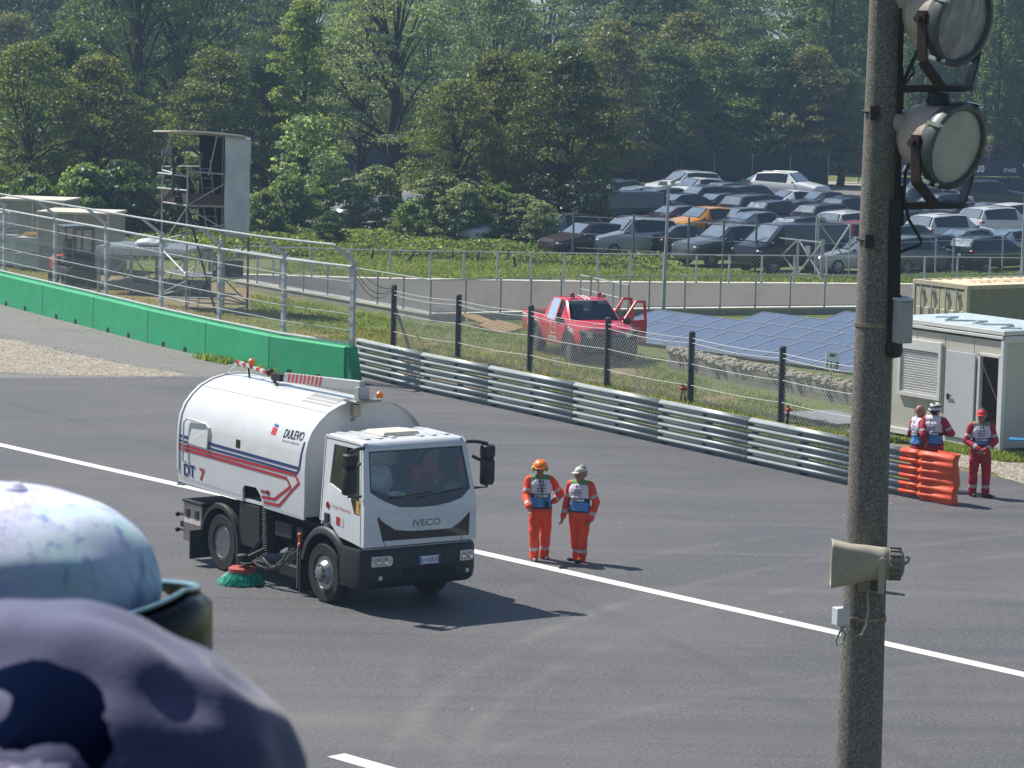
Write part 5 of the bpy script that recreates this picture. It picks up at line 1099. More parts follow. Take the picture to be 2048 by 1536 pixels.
m = MB(); m.box((cL / 2, CDP / 2, CHT + .006), (cL - .1, CDP - .1, .012)); m.tube([(cL * (.2 + .07 * k), CDP * (.3 + .2 * sin(k * 1.7)), CHT + .03 + .01 * (k % 2)) for k in range(12)], .02, 5); m.build('roof_sheet', M('pale roof sheet', '#b4c3c6', .5, var=.1, dirt=.45, dcol='#3d4a4a'), cab_r, smooth=None)
sh = [fw(1807, 676), fw(1890, 685), fw(1880, 801), fw(1794, 788)]; a0, a1 = (sh[0][0] + sh[3][0]) / 2, (sh[1][0] + sh[2][0]) / 2; z0, z1 = (sh[2][1] + sh[3][1]) / 2, (sh[0][1] + sh[1][1]) / 2
rs = MB(); rs.plate([(a0, z0), (a1, z0), (a1, z1), (a0, z1)], [[(a0 + .08, z0 + .1), (a1 - .08, z0 + .1), (a1 - .08, z1 - .25), (a0 + .08, z1 - .25)]], lambda x, z: (x, -.012, z), (0, -.07, 0)); so = rs.build('roller_shutter', crw, cab_r, smooth=None, bevel=.006)
m = MB(); k = z0 + .1
while k < z1 - .26: m.hexa([(a0 + .08, -.02, k), (a1 - .08, -.02, k), (a1 - .08, -.01, k), (a0 + .08, -.01, k), (a0 + .08, -.05, k + .045), (a1 - .08, -.05, k + .045), (a1 - .08, -.01, k + .058), (a0 + .08, -.01, k + .058)]); k += .06
m.build('slats', crw, so, smooth=None)
dl = [fw(1898, 703), fw(1955, 709), fw(1948, 887), fw(1889, 881)]; b0, b1 = (dl[0][0] + dl[3][0]) / 2, (dl[1][0] + dl[2][0]) / 2
m = MB(); m.box(((b0 + b1) / 2, -.05, (zt + .2) / 2 + .02), (b1 - b0, .05, zt - .2)); d_ = m.build('door', M('white door leaf', '#bfc2c6', .4, var=.04), cab_r, smooth=None, bevel=.006)
m = MB(); m.box((b0 + .12, -.085, 1.16), (.05, .03, .14)); m.bar((b0 + .1, -.11, 1.2), (b0 + .26, -.11, 1.19), .025); m.bar((b0 + .12, -.08, 1.2), (b0 + .12, -.11, 1.2), .02); m.build('handle', blackp, d_, smooth=None)
m = MB()
for x in (u0 - .03, u1 + .03): m.box((x, -.012, (zt + .2) / 2), (.06, .07, zt - .1))
m.box(((u0 + u1) / 2, -.012, zt + .03), (u1 - u0 + .12, .07, .06)); m.box(((u0 + u1) / 2, -.02, .17), (u1 - u0 + .12, .08, .06)); m.build('door_frame', crw, cab_r, smooth=None)
m = MB(); m.box((cL + .02, 1.2, 1.9), (.05, .3, .18)); m.build('wall_lamp', M('grey lamp', '#8a8f92', .4), cab_r, bevel=.01)
m = MB()
for x in (.2, cL / 2, cL - .2): m.box((x, .1, .03), (.3, .2, .1)); m.box((x, CDP - .1, .03), (.3, .2, .1))
m.build('footing', conc, cab_r, smooth=None)
cc = gp(1928, 746); e1 = Vector((.54, -.84, 0)).normalized(); e2 = Vector((.84, .54, 0)).normalized(); ctr = thing('shipping_container', 'beige steel shipping container behind the site cabin', 'container', (cc.x, cc.y, 0), math.atan2(e2.y, e2.x))
# local x along its length, local y points back to the left
bei = M('beige container paint', '#b9b096', .6, var=.08, dirt=.3); bs = M('beige corrugated side', '#8f8871', .65, var=.08, dirt=.3); L_, W_, H_ = 6.06, 2.44, 2.52  # door and frame beige lightened to paint sunlight on that end
m = MB(); rings = []
n = 84
for z in (.16, H_ - .12): rings.append([(.12 + (L_ - .24) * k / n, .045 if (k % 6) < 3 else .008, z) for k in range(n + 1)])
m.loft(rings, closed=False); m.box((L_ / 2, W_ - .03, H_ / 2), (L_ - .2, .04, H_ - .2)); m.box((L_ - .04, W_ / 2, H_ / 2), (.05, W_, H_ - .1)); m.box((L_ / 2, W_ / 2, .12), (L_ - .1, W_ - .1, .1)); m.build('side_panel', bs, ctr, smooth=None, fix=False)
m = MB(); nr = 60
m.loft([[(.08 + (L_ - .16) * k / nr, y, H_ - .02 - (.025 if k % 4 < 2 else 0)) for k in range(nr + 1)] for y in (.08, W_ - .08)], closed=False); m.build('roof', M('faded container roof', '#c9bb9c', .7, var=.12, dirt=.25, dcol='#b5684a'), ctr, smooth=None, fix=False)
m = MB(); lettering(m, 'CONTAINER', .42, lambda a, b: (2.4 + a, 1.0 + b * 1.4, H_ + .012), bold=.01); m.build('roof_lettering', M('faded red print', '#b5573f', .8), ctr, smooth=None, fix=False)
m = MB()
for x in (.06, L_ - .06):
    for y in (.06, W_ - .06): m.box((x, y, H_ / 2), (.12, .12, H_))
for z in (.08, H_ - .06):
    for y in (.05, W_ - .05): m.box((L_ / 2, y, z), (L_ - .24, .1, .12))
    for x in (.05, L_ - .05): m.box((x, W_ / 2, z), (.1, W_ - .24, .14))
m.build('frame', bei, ctr, smooth=None, bevel=.01)
for y0, y1 in ((.13, W_ / 2 - .01), (W_ / 2 + .01, W_ - .13)):
    m = MB(); yy = (y0 + y1) / 2; m.box((.05, yy, H_ / 2), (.05, y1 - y0, H_ - .32))
    for k in range(3): m.box((.02, y0 + (y1 - y0) * (k + .5) / 3, H_ * .42), (.05, (y1 - y0) / 3 - .14, 1.4))
    d_ = m.build('door', bei, ctr, smooth=None, bevel=.02); m = MB()
    for k in (.28, .72): m.tube([(-.03, y0 + (y1 - y0) * k, .15), (-.03, y0 + (y1 - y0) * k, H_ - .1)], .022, 6); m.box((-.03, y0 + (y1 - y0) * k, H_ - .3), (.06, .09, .14)); m.box((-.03, y0 + (y1 - y0) * k, .95), (.05, .3, .05))
    m.build('lock_rod', galvd, d_)
q = gp(2052, 918); r = thing('bench', 'light blue metal bench at the edge of the photo beside the cabin', 'bench', (q.x, q.y, 0), R_(-12)); blu = M('light blue paint', '#2f86b8', .5, dirt=.15)
m = MB()
for k in range(3): m.box((.45, -.16 + k * .13, .45), (1.7, .11, .03))
m.build('seat', blu, r, smooth=None)
m = MB()
for k in range(2): m.box((.75, .26, .68 + k * .16), (1.1, .03, .12))
m.bar((.2, .24, .45), (.24, .28, .9), .04); m.build('backrest', blu, r, smooth=None)
for x in (.0, .95):
    m = MB(); m.bar((x, -.16, 0), (x, -.1, .43), .05); m.bar((x, .2, 0), (x, .15, .43), .05); m.bar((x, -.16, .4), (x, .2, .4), .04); m.build('leg', chassis, r, smooth=None)

# ------------------------------------------------------------------ concrete pole with lamps, horn and boxes
PY = 27.0; pt, pb = yp(1776, -120, PY), yp(1715, 1560, PY); pd = (pb - pt) / (pb.z - pt.z)
def pa(z): return pt + pd * (z - pt.z)
tpole = NT('exposed aggregate concrete'); P_ = tpole.coord('Object'); vo = tpole.n('ShaderNodeTexVoronoi'); vo.inputs['Scale'].default_value = 95; tpole.l(P_, vo.inputs['Vector']); f = tpole.noise(P_, 60, 3, .8); f2 = tpole.noise(P_, 3, 5, .7)
c = tpole.ramp(vo.outputs['Color'], [(.2, '#5b5855'), (.5, '#78736e'), (.78, '#8b857e'), (.93, '#aaa39a'), (1.0, '#c7c1b8')]); c = tpole.mix(tpole.ramp(f, [(.45, 0.0), (.7, .75)]), c, '#3a3734'); c = tpole.mix(tpole.ramp(f2, [(.45, 0.0), (.75, .35)]), c, '#55504a')
tpole.set(Base_Color=c, Roughness=.92); tpole.bump(f, .8, .006)
pl = thing('concrete_pole', 'tall tapered grey concrete pole with a brown steel channel and steel bands', 'pole', pa(0)); P0 = pa(0)
zT = pt.z + 1.0; m = MB(); rad = lambda z: np.interp(z, [0, 6.3, 13], [.240, .172, .112])
m.lathe([(rad(z), 0) for z in (0,)], (0, 0, 0), (0, 0, 1), 8) if False else None
rings = [[pa(z) - P0 + Vector((cos(q), sin(q), 0)) * rad(z) for q in np.linspace(0, 2 * pi, 40, endpoint=False)] for z in np.linspace(0, zT, 16)]
m.loft(rings, caps=True); m.build('shaft', tpole.mat, pl, smooth=50)
rust = M('brown painted steel', '#33241f', .6, .2, var=.3, scale=6, dirt=.3)
def pxp(px, py, Y=PY): return yp(px, py, Y) - P0
m = MB()
A, Bq = pxp(1797, -60, PY - .05), pxp(1783, 705, PY - .05); m.bar(A, Bq, .085, .10, up=(1, 0, 0)); m.build('steel_channel', rust, pl, smooth=None)
m = MB(); m.bar(pxp(1790, 400, PY - .1), pxp(1786, 705, PY - .1), .10, .10, up=(1, 0, 0)); m.lathe([(.0, -.05), (.07, -.03), (.085, .02), (.08, .1)], pxp(1786, 706, PY - .1), (0, 0, 1), 12); m.tube([pxp(1788, 580, PY - .12), pxp(1805, 600, PY - .12), pxp(1815, 596, PY - .12)], .02, 6); m.build('cable_duct', M('black duct', '#0e1115', .5), pl, smooth=None)
for py_ in (648, 1233):
    z = yp(1735, py_, PY).z; m = MB(); m.lathe([(rad(z) + .004, -.018), (rad(z) + .008, -.016), (rad(z) + .008, .016), (rad(z) + .004, .018)], pa(z) - P0, (0, 0, 1), 40); m.box(pa(z) - P0 + Vector((rad(z) * .85, -rad(z) * .6, 0)), (.04, .05, .05)); m.build('steel_band', M('steel band', '#8a7f76', .4, .7), pl)
for py_ in (225, 480):
    z = yp(1745, py_, PY).z; m = MB(); c = pa(z) - P0; m.box(c + Vector((-rad(z) * .55, -rad(z) * .9, 0)), (.07, .06, .12)); m.tube([c + Vector((-rad(z) - .02, -.03, .01)), c + Vector((-rad(z) * .3, -rad(z) - .02, 0))], .014, 6); m.build('clamp', M('dark clamp', '#2b2420', .7, dirt=.3), pl, smooth=None)
lampbody = M('weathered lamp casting', '#b8aa9b', .55, .1, var=.22, scale=3, dirt=.4, dcol='#5b5048'); lampdk = M('dark lamp steel', '#23292c', .5, .3, var=.3)
def floodlight(label, cpx, cpy, glassm, armpy, inner=False):
    c = yp(cpx, cpy, PY - .25); r = thing('floodlight', label, 'floodlight', c, 0, 'floodlights on the concrete pole'); ax = Vector((.66, -.71, -.22)).normalized(); Rg = .305
    m = MB(); m.lathe([(.0, -.50), (.12, -.49), (.21, -.42), (.27, -.30), (.295, -.15), (.30, -.02)], (0, 0, 0), ax, 36); b_ = m.build('housing', lampbody, r, smooth=60)
    m = MB(); m.lathe([(.302, -.10), (.335, -.05), (.345, .0), (.335, .04), (.30, .05), (.285, .03), (.285, -.02)], (0, 0, 0), ax, 36); m.build('bezel', M('lamp bezel', '#55595a', .5, .3, var=.3, scale=8), r, smooth=60)
    m = MB(); m.lathe([(.285, .015), (.20, .03), (.1, .038), (0, .04)], (0, 0, 0), ax, 32); m.build('front_glass', glassm, r, smooth=60)
    if inner:
        m = MB(); m.lathe([(.28, .0), (.25, -.12), (.16, -.24), (.0, -.28)], (0, 0, 0), ax, 32); m.build('reflector', M('lamp reflector', '#b9bcc0', .5, .1, var=.2, scale=9), r, smooth=60)
        m = MB(); m.lathe([(.0, -.26), (.07, -.26), (.08, -.1), (.0, -.06)], (0, 0, 0), ax, 16); m.build('bulb', M('lamp bulb', '#e1e3e4', .3), r, smooth=60)
    side = Vector((-.75, -.62, 0)).normalized(); back = -ax * .32
    m = MB(); m.lathe([(.09, 0), (.095, .15), (.11, .36), (.12, .40), (.09, .43), (0, .435)], -ax * .26 + Vector((-.03, 0, .07)), Vector((-1, .12, .16)), 20); m.build('lamp_cap', lampbody, r, smooth=50)
    m = MB(); t0 = -ax * .22 + Vector((.02, -.1, .27)); m.lathe([(.10, 0), (.10, .03), (.085, .05), (.085, .08), (0, .085)], t0, Vector((.05, -.05, 1)), 16); m.build('vent_cap', lampdk, r, smooth=50)
    az = (yp(1850, armpy, PY - .2) - c) / 1.13; fy = ax.cross(Vector((0, 0, 1))).normalized()
    for s in (-1, 1):
        p0 = -ax * .10 + fy * s * .335; p3 = Vector((-.02, 0, az.z)) + fy * s * .14; mid = Vector((p0.x, p0.y, p0.z * .4 + p3.z * .6)) + fy * s * -.02
        m = MB(); m.bar(p0 + Vector((0, 0, .06)), mid, .085, .022, up=fy); m.bar(mid, p3, .085, .022, up=fy); m.lathe([(.05, 0), (.05, .03), (.028, .03), (.028, .07), (0, .07)], p0, fy * s, 10); m.build('yoke', M('black yoke', '#15181b', .5) if s < 0 else rust, r, smooth=None)
    m = MB(); m.lathe([(.15, 0), (.15, .03), (.05, .05), (0, .06)], Vector((-.02, 0, az.z)), (0, 0, 1), 16); m.build('base_plate', lampdk, r)
    m = MB(); q = ax * .04; u, w = frame(ax)
    for a in (1.2, 2.6, 4.1): d = u * cos(a) + w * sin(a); m.bar(d * .34 - ax * .06, d * .35 + ax * .07, .035, .03); m.ball(d * .345 + ax * .07, .022, 8, 6)
    m.build('clip', M('bright metal', '#b9bdc0', .3, .8), r)
    r.scale = (1.13,) * 3
    arm = MB(); arm.bar(pxp(1790, armpy, PY - .05), pxp(1925, armpy - 2, PY - .2), .07, .06); arm.bar(pxp(1793, armpy - 40, PY - .05), pxp(1793, armpy + 40, PY - .05), .05, .12, up=(1, 0, 0)); arm.build('bracket', rust, pl, smooth=None)
    return r
tgl = NT('frosted lamp glass'); P_ = tgl.coord('Object'); tgl.set(Base_Color=tgl.ramp(tgl.noise(P_, 5, 5, .7), [(.3, '#9a9f9c'), (.7, '#b6b9b5')]), Roughness=.3, Coat_Weight=.3)
floodlight('lower round floodlight with frosted glass on the concrete pole', 1908, 292, tgl.mat, 412)
tu = NT('streaked lamp glass'); P_ = tu.coord('Object', rot=(.4, .2, 1.1), scale=(1, 5, 1)); tu.set(Base_Color=tu.ramp(tu.noise(P_, 4, 5, .7), [(.3, '#5d6068'), (.55, '#8b8d95'), (.8, '#c3c3c8')]), Roughness=.25, Coat_Weight=.4); tup_ = tu.mat  # grey streaks painted on opaque glass for the shading inside the lamp
floodlight('upper round floodlight with streaked glass cut by the top edge of the photo', 1921, 45, tup_, 178)
m = MB(); m.tube([pxp(1872, 22, PY - .5), pxp(1850, 70, PY - .4), pxp(1822, 130, PY - .2), pxp(1806, 165, PY - .1)], .016, 6); m.build('cable', M('black cable', '#0d0f12', .5), pl); m = MB(); m.tube([pxp(1822, 120, PY - .2), pxp(1828, 145, PY - .2), pxp(1800, 180, PY - .12), pxp(1797, 200, PY - .1)], .012, 6)
m.build('cable', M('black cable', '#0d0f12', .5), pl); m = MB(); m.tube([pxp(1824, 315, PY - .2), pxp(1811, 345, PY - .15), pxp(1808, 395, PY - .12), pxp(1818, 440, PY - .12), pxp(1842, 480, PY - .12), pxp(1840, 490, PY - .12), pxp(1800, 504, PY - .12), pxp(1794, 520, PY - .1)], .014, 6); m.build('cable', M('black cable', '#0d0f12', .5), pl)
c = yp(1803, 643, PY - .16); r = thing('electric_cabinet', 'grey electric cabinet fixed to the concrete pole', 'cabinet', c, R_(24)); m = MB(); m.box((0, 0, 0), (.13, .16, .37)); m.build('housing', M('grey cabinet', '#a5a9aa', .5, .1, var=.06), r, bevel=.006)
m = MB(); m.box((0, -.085, 0), (.12, .012, .35)); m.build('door', M('grey cabinet door', '#9da1a3', .5, .1), r, bevel=.004); m = MB(); m.hexa([(-.075, -.1, .186), (.075, -.1, .186), (.075, .09, .186), (-.075, .09, .186), (-.07, -.1, .2), (.07, -.1, .2), (.07, .09, .215), (-.07, .09, .215)]); m.build('rain_cover', M('pale cover', '#c4c5c2', .5), r)
# horn loudspeaker
c = yp(1735, 1126, PY - .30); r = thing('horn_loudspeaker', 'beige horn loudspeaker clamped across the concrete pole', 'loudspeaker', c, R_(-4)); horn = M('yellowed plastic horn', '#a29c8b', .6, var=.14, scale=5, dirt=.35, dcol='#5d5442'); rings = []
for x, hw, hh, e in ((-.315, .19, .205, .12), (-.30, .18, .20, .12), (-.15, .135, .175, .3), (0, .115, .155, .6), (.12, .115, .145, 1), (.19, .12, .145, 1)):
    ring = []
    for q in np.linspace(0, 2 * pi, 32, endpoint=False):
        cx_, sx_ = cos(q), sin(q); k = (abs(cx_) ** (2 / max(e, .2)) + abs(sx_) ** (2 / max(e, .2))) ** -(max(e, .2) / 2) if False else 1
        pw = 2 / (e * .75 + .25); k = (abs(cx_) ** pw + abs(sx_) ** pw) ** (-1 / pw); ring.append((x, cx_ * k * hw, sx_ * k * hh + (-.015 if x < -.1 else 0)))
    rings.append(ring)
m = MB(); m.loft(rings + [[(x + .05, y * .9, z * .9) for x, y, z in rings[0]]][::-1] if False else rings); m.add(rings[-1], [tuple(range(32))]); h_ = m.build('horn', horn, r, smooth=50); h_.modifiers.new('s', 'SOLIDIFY').thickness = .006
m = MB(); m.lathe([(.125, 0), (.135, .01), (.132, .09), (.10, .12), (.06, .13), (0, .13)], (.19, 0, 0), (1, 0, 0), 24)
for k in range(16): q = 2 * pi * k / 16; m.box(Vector((.24, cos(q) * .135, sin(q) * .135)), (.10, .02, .02), Matrix.Rotation(-q, 3, 'X') if False else Matrix.Rotation(q, 3, 'X'))
m.build('driver_unit', M('grey driver unit', '#6e6a60', .6, var=.2, dirt=.3), r, smooth=40)
m = MB(); m.tube([(.31, -.02, .0), (.35, -.03, .03), (.36, -.03, .06), (.33, -.03, .07)], .014, 6); m.bar((.12, -.14, .06), (.12, -.14, -.24), .055, .014, up=(0, 1, 0)); m.bar((.12, .14, .06), (.12, .14, -.24), .055, .014, up=(0, 1, 0)); m.bar((.12, -.15, -.235), (.12, .15, -.235), .055, .012); m.box((.12, -.15, .06), (.03, .03, .03)); m.build('bracket', M('beige bracket', '#a39a88', .5, dirt=.2), r, smooth=None)
m = MB(); m.hexa([(-.05, .0, -.255), (.33, -.10, -.262), (.33, -.04, -.262), (-.05, .12, -.255), (-.05, .0, -.235), (.33, -.10, -.252), (.33, -.04, -.252), (-.05, .12, -.235)]); m.box((-.02, .04, -.2), (.1, .1, .11)); m.build('clamp', M('pole clamp', '#7d776c', .5, .3), r, smooth=None)
c = yp(1682, 1232, PY - .26); r = thing('junction_box', 'small white junction box with two round entries on the concrete pole', 'junction box', c, R_(24)); m = MB(); m.box((0, 0, 0), (.13, .10, .155)); m.build('box', M('white plastic box', '#c6cacd', .4, var=.04), r, bevel=.006)
m = MB()
for z in (.035, -.035): m.lathe([(.03, 0), (.03, .006), (.02, .01), (0, .01)], (.065, -.005, z), (1, 0, 0), 14)
m.build('cable_entry', M('grey rubber', '#8a9296', .6), r)
m = MB(); m.tube([(-.02, -.02, -.07), (.0, -.03, -.12), (.04, -.03, -.16), (.0, -.03, -.24), (-.05, -.03, -.25), (-.06, -.03, -.2), (-.02, -.03, -.13), (.03, -.03, -.08)], .010, 6); m.build('cable_loop', M('pale green cable', '#7d9488', .5), r)
m = MB(); m.tube([pxp(1697, 1262, PY - .27), pxp(1708, 1272, PY - .27), pxp(1724, 1270, PY - .27), pxp(1733, 1250, PY - .27), pxp(1737, 1220, PY - .27), pxp(1735, 1180, PY - .27)], .013, 6); m.build('cable', M('grey cable', '#8c8a84', .5), pl)
# ------------------------------------------------------------------ camera tower and the things stored behind the green wall
tube_m = M('scaffold tube', '#a4a9aa', .5, .35, var=.2, scale=5, dirt=.2); tb = gp(372, 622); TW, TD = 2.03, 2.3
tw = thing('camera_tower', 'scaffold camera tower with a flat roof, ladders and a grey tarpaulin on its right side', 'scaffold tower', (tb.x, tb.y, 0), R_(2))
# local x right, y back; the left face runs back and to the left
CR = {'b': Vector((0, 0, 0)), 'r': Vector((TW, -.15, 0)), 'a': Vector((-.98, 1.9, 0)), 'd': Vector((TW - .98, 1.75, 0)), 'm': Vector((1.24, -.09, 0)), 'e': Vector((.26, 1.81, 0))}
up = lambda k, z: CR[k] + Vector((0, 0, z))
tpart = lambda nm, segs, r=.028, mat=None: [MB().tube(s_, r, 7).build(nm, mat or tube_m, tw) for s_ in segs]
tpart('leg', [[up('b', 0), up('b', 4.75)], [up('a', 0), up('a', 4.7)], [up('d', 0), up('d', 5.7)], [up('m', 0), up('m', 3.6)]], .034)
tpart('leg', [[up('r', 0), up('r', 3.3)]], .038, M('rusty red and white tube', '#7d4a48', .6, var=.4, scale=3, dirt=.3))
segs = []
for z in (.28, 1.15, 3.48): segs += [[up('b', z), up('r', z)], [up('a', z), up('b', z)], [up('a', z), up('d', z)], [up('d', z), up('r', z)]]
tpart('ledger', segs, .026)
tpart('guard_rail', [[up('a', 4.55), up('b', 4.42)], [up('a', 3.95) + Vector((-.15, 0, 0)), up('b', 3.98)], [up('a', 4.45) + Vector((-.15, 0, 0)), up('b', 4.45)], [up('b', 4.62), up('m', 4.55)], [up('a', 4.66), up('e', 4.7)]], .03)
tpart('brace', [[up('b', 3.5), up('m', 4.25)], [up('b', 3.42), up('r', 2.3)], [up('a', 2.0), up('b', 3.45)], [up('a', 2.2), up('m', 2.9)], [up('a', 1.9), up('b', 1.2)], [up('a', .4), up('b', 1.0)], [up('a', .35), up('m', 1.1)], [up('m', 1.1), up('r', .35)], [up('m', .6), up('r', .3)], [up('b', 1.2), up('d', 2.3)], [up('r', .2), up('m', .0) + Vector((.2, .8, 0))], [up('r', 2.3), up('d', 1.2)]], .026)
MB().tube([up('b', 3.4), CR['b'] + Vector((1.05, -.9, 0))], .04, 7).build('stay', M('dark stay', '#23282c', .6), tw)
m = MB(); P = [up('a', 3.5), up('b', 3.5), up('r', 3.5), up('d', 3.5)]; m.hexa(P + [p + Vector((0, 0, .05)) for p in P]); m.build('deck', M('plywood deck', '#7d6a55', .8, var=.2), tw, smooth=None)
m = MB(); P = [up('a', 1.12), up('b', 1.12), up('r', 1.12), up('d', 1.12)]; m.hexa(P + [p + Vector((0, 0, .05)) for p in P]); m.build('deck', M('grey deck', '#6f7273', .7), tw, smooth=None)
brown = M('brown toe board', '#4d3a33', .7, var=.2)
for a, b in (('a', 'b'), ('b', 'm')):
    m = MB(); A, B_ = up(a, 3.72), up(b, 3.72); m.bar(A, B_, .03, .34); m.build('toe_board', brown, tw, smooth=None)
m = MB(); rings = []
for u in np.linspace(-.12, 1.03, 10): rings.append([CR['a'].lerp(CR['d'], u) + Vector((-.1, .15, 5.86 - .14 * u * u)), CR['b'].lerp(CR['r'], u) + Vector((-.1, -.3, 5.98 - .12 * u * u - .02))])
m.loft(rings, closed=False); m.build('roof', M('pale roof board', '#b9b3a8', .7, var=.12), tw).modifiers.new('s', 'SOLIDIFY').thickness = .05
tpart('roof_post', [[up('a', 4.6), up('a', 5.85) + Vector((.3, -.2, 0))], [up('m', 4.5) + Vector((-.55, 0, 0)), up('m', 5.85) + Vector((-.28, 0, 0))], [up('r', 3.2), up('r', 5.8)], [up('m', 3.5), up('m', 5.8)]], .024)
tt = NT('grey tarpaulin'); P_ = tt.coord('Object'); f = tt.noise(tt.coord('Object', rot=(0, .6, 0), scale=(1, 1, .5)), 2.2, 5, .6); tt.set(Base_Color=tt.ramp(f, [(.3, '#b5b8be'), (.7, '#cdd0d4')]), Roughness=.5); tarp = tt.mat
m = MB(); rings = []
for z in np.linspace(2.50, 5.80, 24):
    rings.append([CR['m'].lerp(CR['r'], u) + Vector((.02 * sin(z * 3 + u * 4), -.05 + .055 * noise.noise(Vector((u * 2.2 + z * 1.1, z * .9 - u, 1))) + .03 * sin(z * 9 + u * 5) * noise.noise(Vector((z, u, 5))), z - .04 * u)) for u in np.linspace(0, 1.04, 14)])
m.loft(rings, closed=False); m.build('tarpaulin', tarp, tw, smooth=80).modifiers.new('s', 'SOLIDIFY').thickness = .006
dkc = M('black cloth', '#10161e', .9, var=.3)
m = MB(); m.loft([[CR['e'].lerp(CR['d'], u) + Vector((0, 0, z)) for u in np.linspace(.0, 1, 6)] for z in (2.6, 3.6, 4.6, 5.75)], closed=False); m.loft([[CR['d'].lerp(CR['r'], u) + Vector((.02, 0, z)) for u in np.linspace(0, 1, 6)] for z in (2.5, 3.6, 4.6, 5.75)], closed=False); m.build('back_cloth', dkc, tw).modifiers.new('s', 'SOLIDIFY').thickness = .01
def ladder(nm, a, b, w, off):
    m = MB(); a, b, off = Vector(a), Vector(b), Vector(off)
    for s in (0, 1): m.tube([a + off * s * w, b + off * s * w], .022, 6)
    n = int((b - a).length / .28)
    for k in range(1, n): p = a.lerp(b, k / n); m.tube([p, p + off * w], .015, 6)
    m.build(nm, tube_m, tw)
ladder('ladder', (.62, .5, 2.5), (.34, .5, 5.0), .36, (1, .05, 0)); ladder('ladder', (.0, .35, .0), (.32, .45, 1.9), .34, (1, .05, 0))
tvc = thing('television_camera', 'black television camera on a pedestal at the top of the scaffold tower', 'camera', Vector(tw.location) + Vector((-.55, .85, 3.55)), R_(-160)); bk = M('black camera body', '#14171a', .4)
m = MB(); m.box((0, 0, 1.42), (.28, .5, .36)); m.box((0, -.1, 1.7), (.2, .3, .2)); m.build('body', bk, tvc, bevel=.02); m = MB(); m.lathe([(.10, 0), (.11, .05), (.11, .38), (.14, .4), (.14, .56), (.12, .57), (0, .5)], (0, .25, 1.42), (0, 1, 0), 18); m.build('lens', bk, tvc)
m = MB(); m.box((.26, -.2, 1.6), (.22, .06, .18)); m.bar((.1, -.2, 1.5), (.2, -.2, 1.55), .03); m.build('viewfinder', M('grey screen', '#7d8790', .3), tvc, smooth=None); m = MB(); m.tube([(0, 0, .2), (0, 0, 1.25)], .06, 10)
for k in range(3): q = 2.1 * k; m.tube([(0, 0, .5), (cos(q) * .4, sin(q) * .4, .0)], .025, 6)
m.box((0, 0, 1.22), (.2, .3, .08)); m.build('pedestal', M('grey pedestal', '#3a3f43', .5), tvc)
c = []
for s in (-1, 1): c += [((s * .1, 0, .12), (s * .15, -.40, .2), .09, .075, 'jean', ONE), ((s * .15, -.4, .2), (s * .15, -.42, -.2), .07, .05, 'jean', ONE)]
c += [((-.07, .02, .14), (.07, .02, .14), .13, .13, 'jean', ONE), ((0, .0, .2), (.0, -.06, .45), .15, .15, 'black', (1, .85, 1)), ((-.09, -.08, .55), (.09, -.08, .55), .13, .13, 'black', (1, .85, 1)), ((-.16, -.08, .62), (.16, -.08, .62), .075, .075, 'black', ONE), ((0, -.1, .66), (0, -.12, .75), .055, .05, 'skin', ONE)]
for s in (-1, 1): E, Hh = Vector((s * .28, -.15, .4)), Vector((s * .12, -.4, .36)); c += [((s * .2, -.08, .62), E, .065, .055, 'black', ONE), (E, Hh, .05, .034, 'skin', ONE)] + hand(Hh, Hh - E, (0, 0, 1), .7)
hh, T = head((0, -.14, .84), 0, .1, 'dark'); c += hh; me, tg, idx = person_body(c, {k: PM[k] for k in ('black', 'skin', 'jean', 'dark', 'lip')}, .012)
b = bpy.data.objects.new('person', None); COL.objects.link(b); o = bpy.data.objects.new('body', me); COL.objects.link(o); o.parent = b; b.location = Vector(tw.location) + Vector((-.25, .55, 3.76)); b.rotation_euler = (0, 0, R_(150)); prop(b, 'camera operator in black with a yellow cap sitting on the scaffold tower deck', 'person'); cap_hat('cap', b, T, M('yellow green cap', '#b9c63c', .7))
m = MB(); m.box((0, 0, -.13), (.42, .42, .2)); m.build('stool', dkc, None, bevel=.02); o = bpy.data.objects['stool']; o.location = Vector(tw.location) + Vector((-.25, .55, 3.79)); prop(o, 'black box stool under the camera operator on the tower', 'stool')
c0 = Vector(tw.location) + Vector((1.35, .2, 1.18)); r = thing('equipment_case', 'black equipment case on the lower deck of the scaffold tower', 'case', c0, R_(2)); m = MB(); m.box((0, 0, .26), (1.0, .5, .5)); m.build('shell', M('black case', '#12161b', .5), r, bevel=.02); m = MB()
for k in range(9): m.box((-.45 + k * .11, -.255, .26), (.04, .012, .42))
m.build('rib', M('black rib', '#1f242a', .5), r, smooth=None); m = MB(); m.box((-.42, -.262, .28), (.09, .006, .16)); m.build('label', VPINK, r, smooth=None)
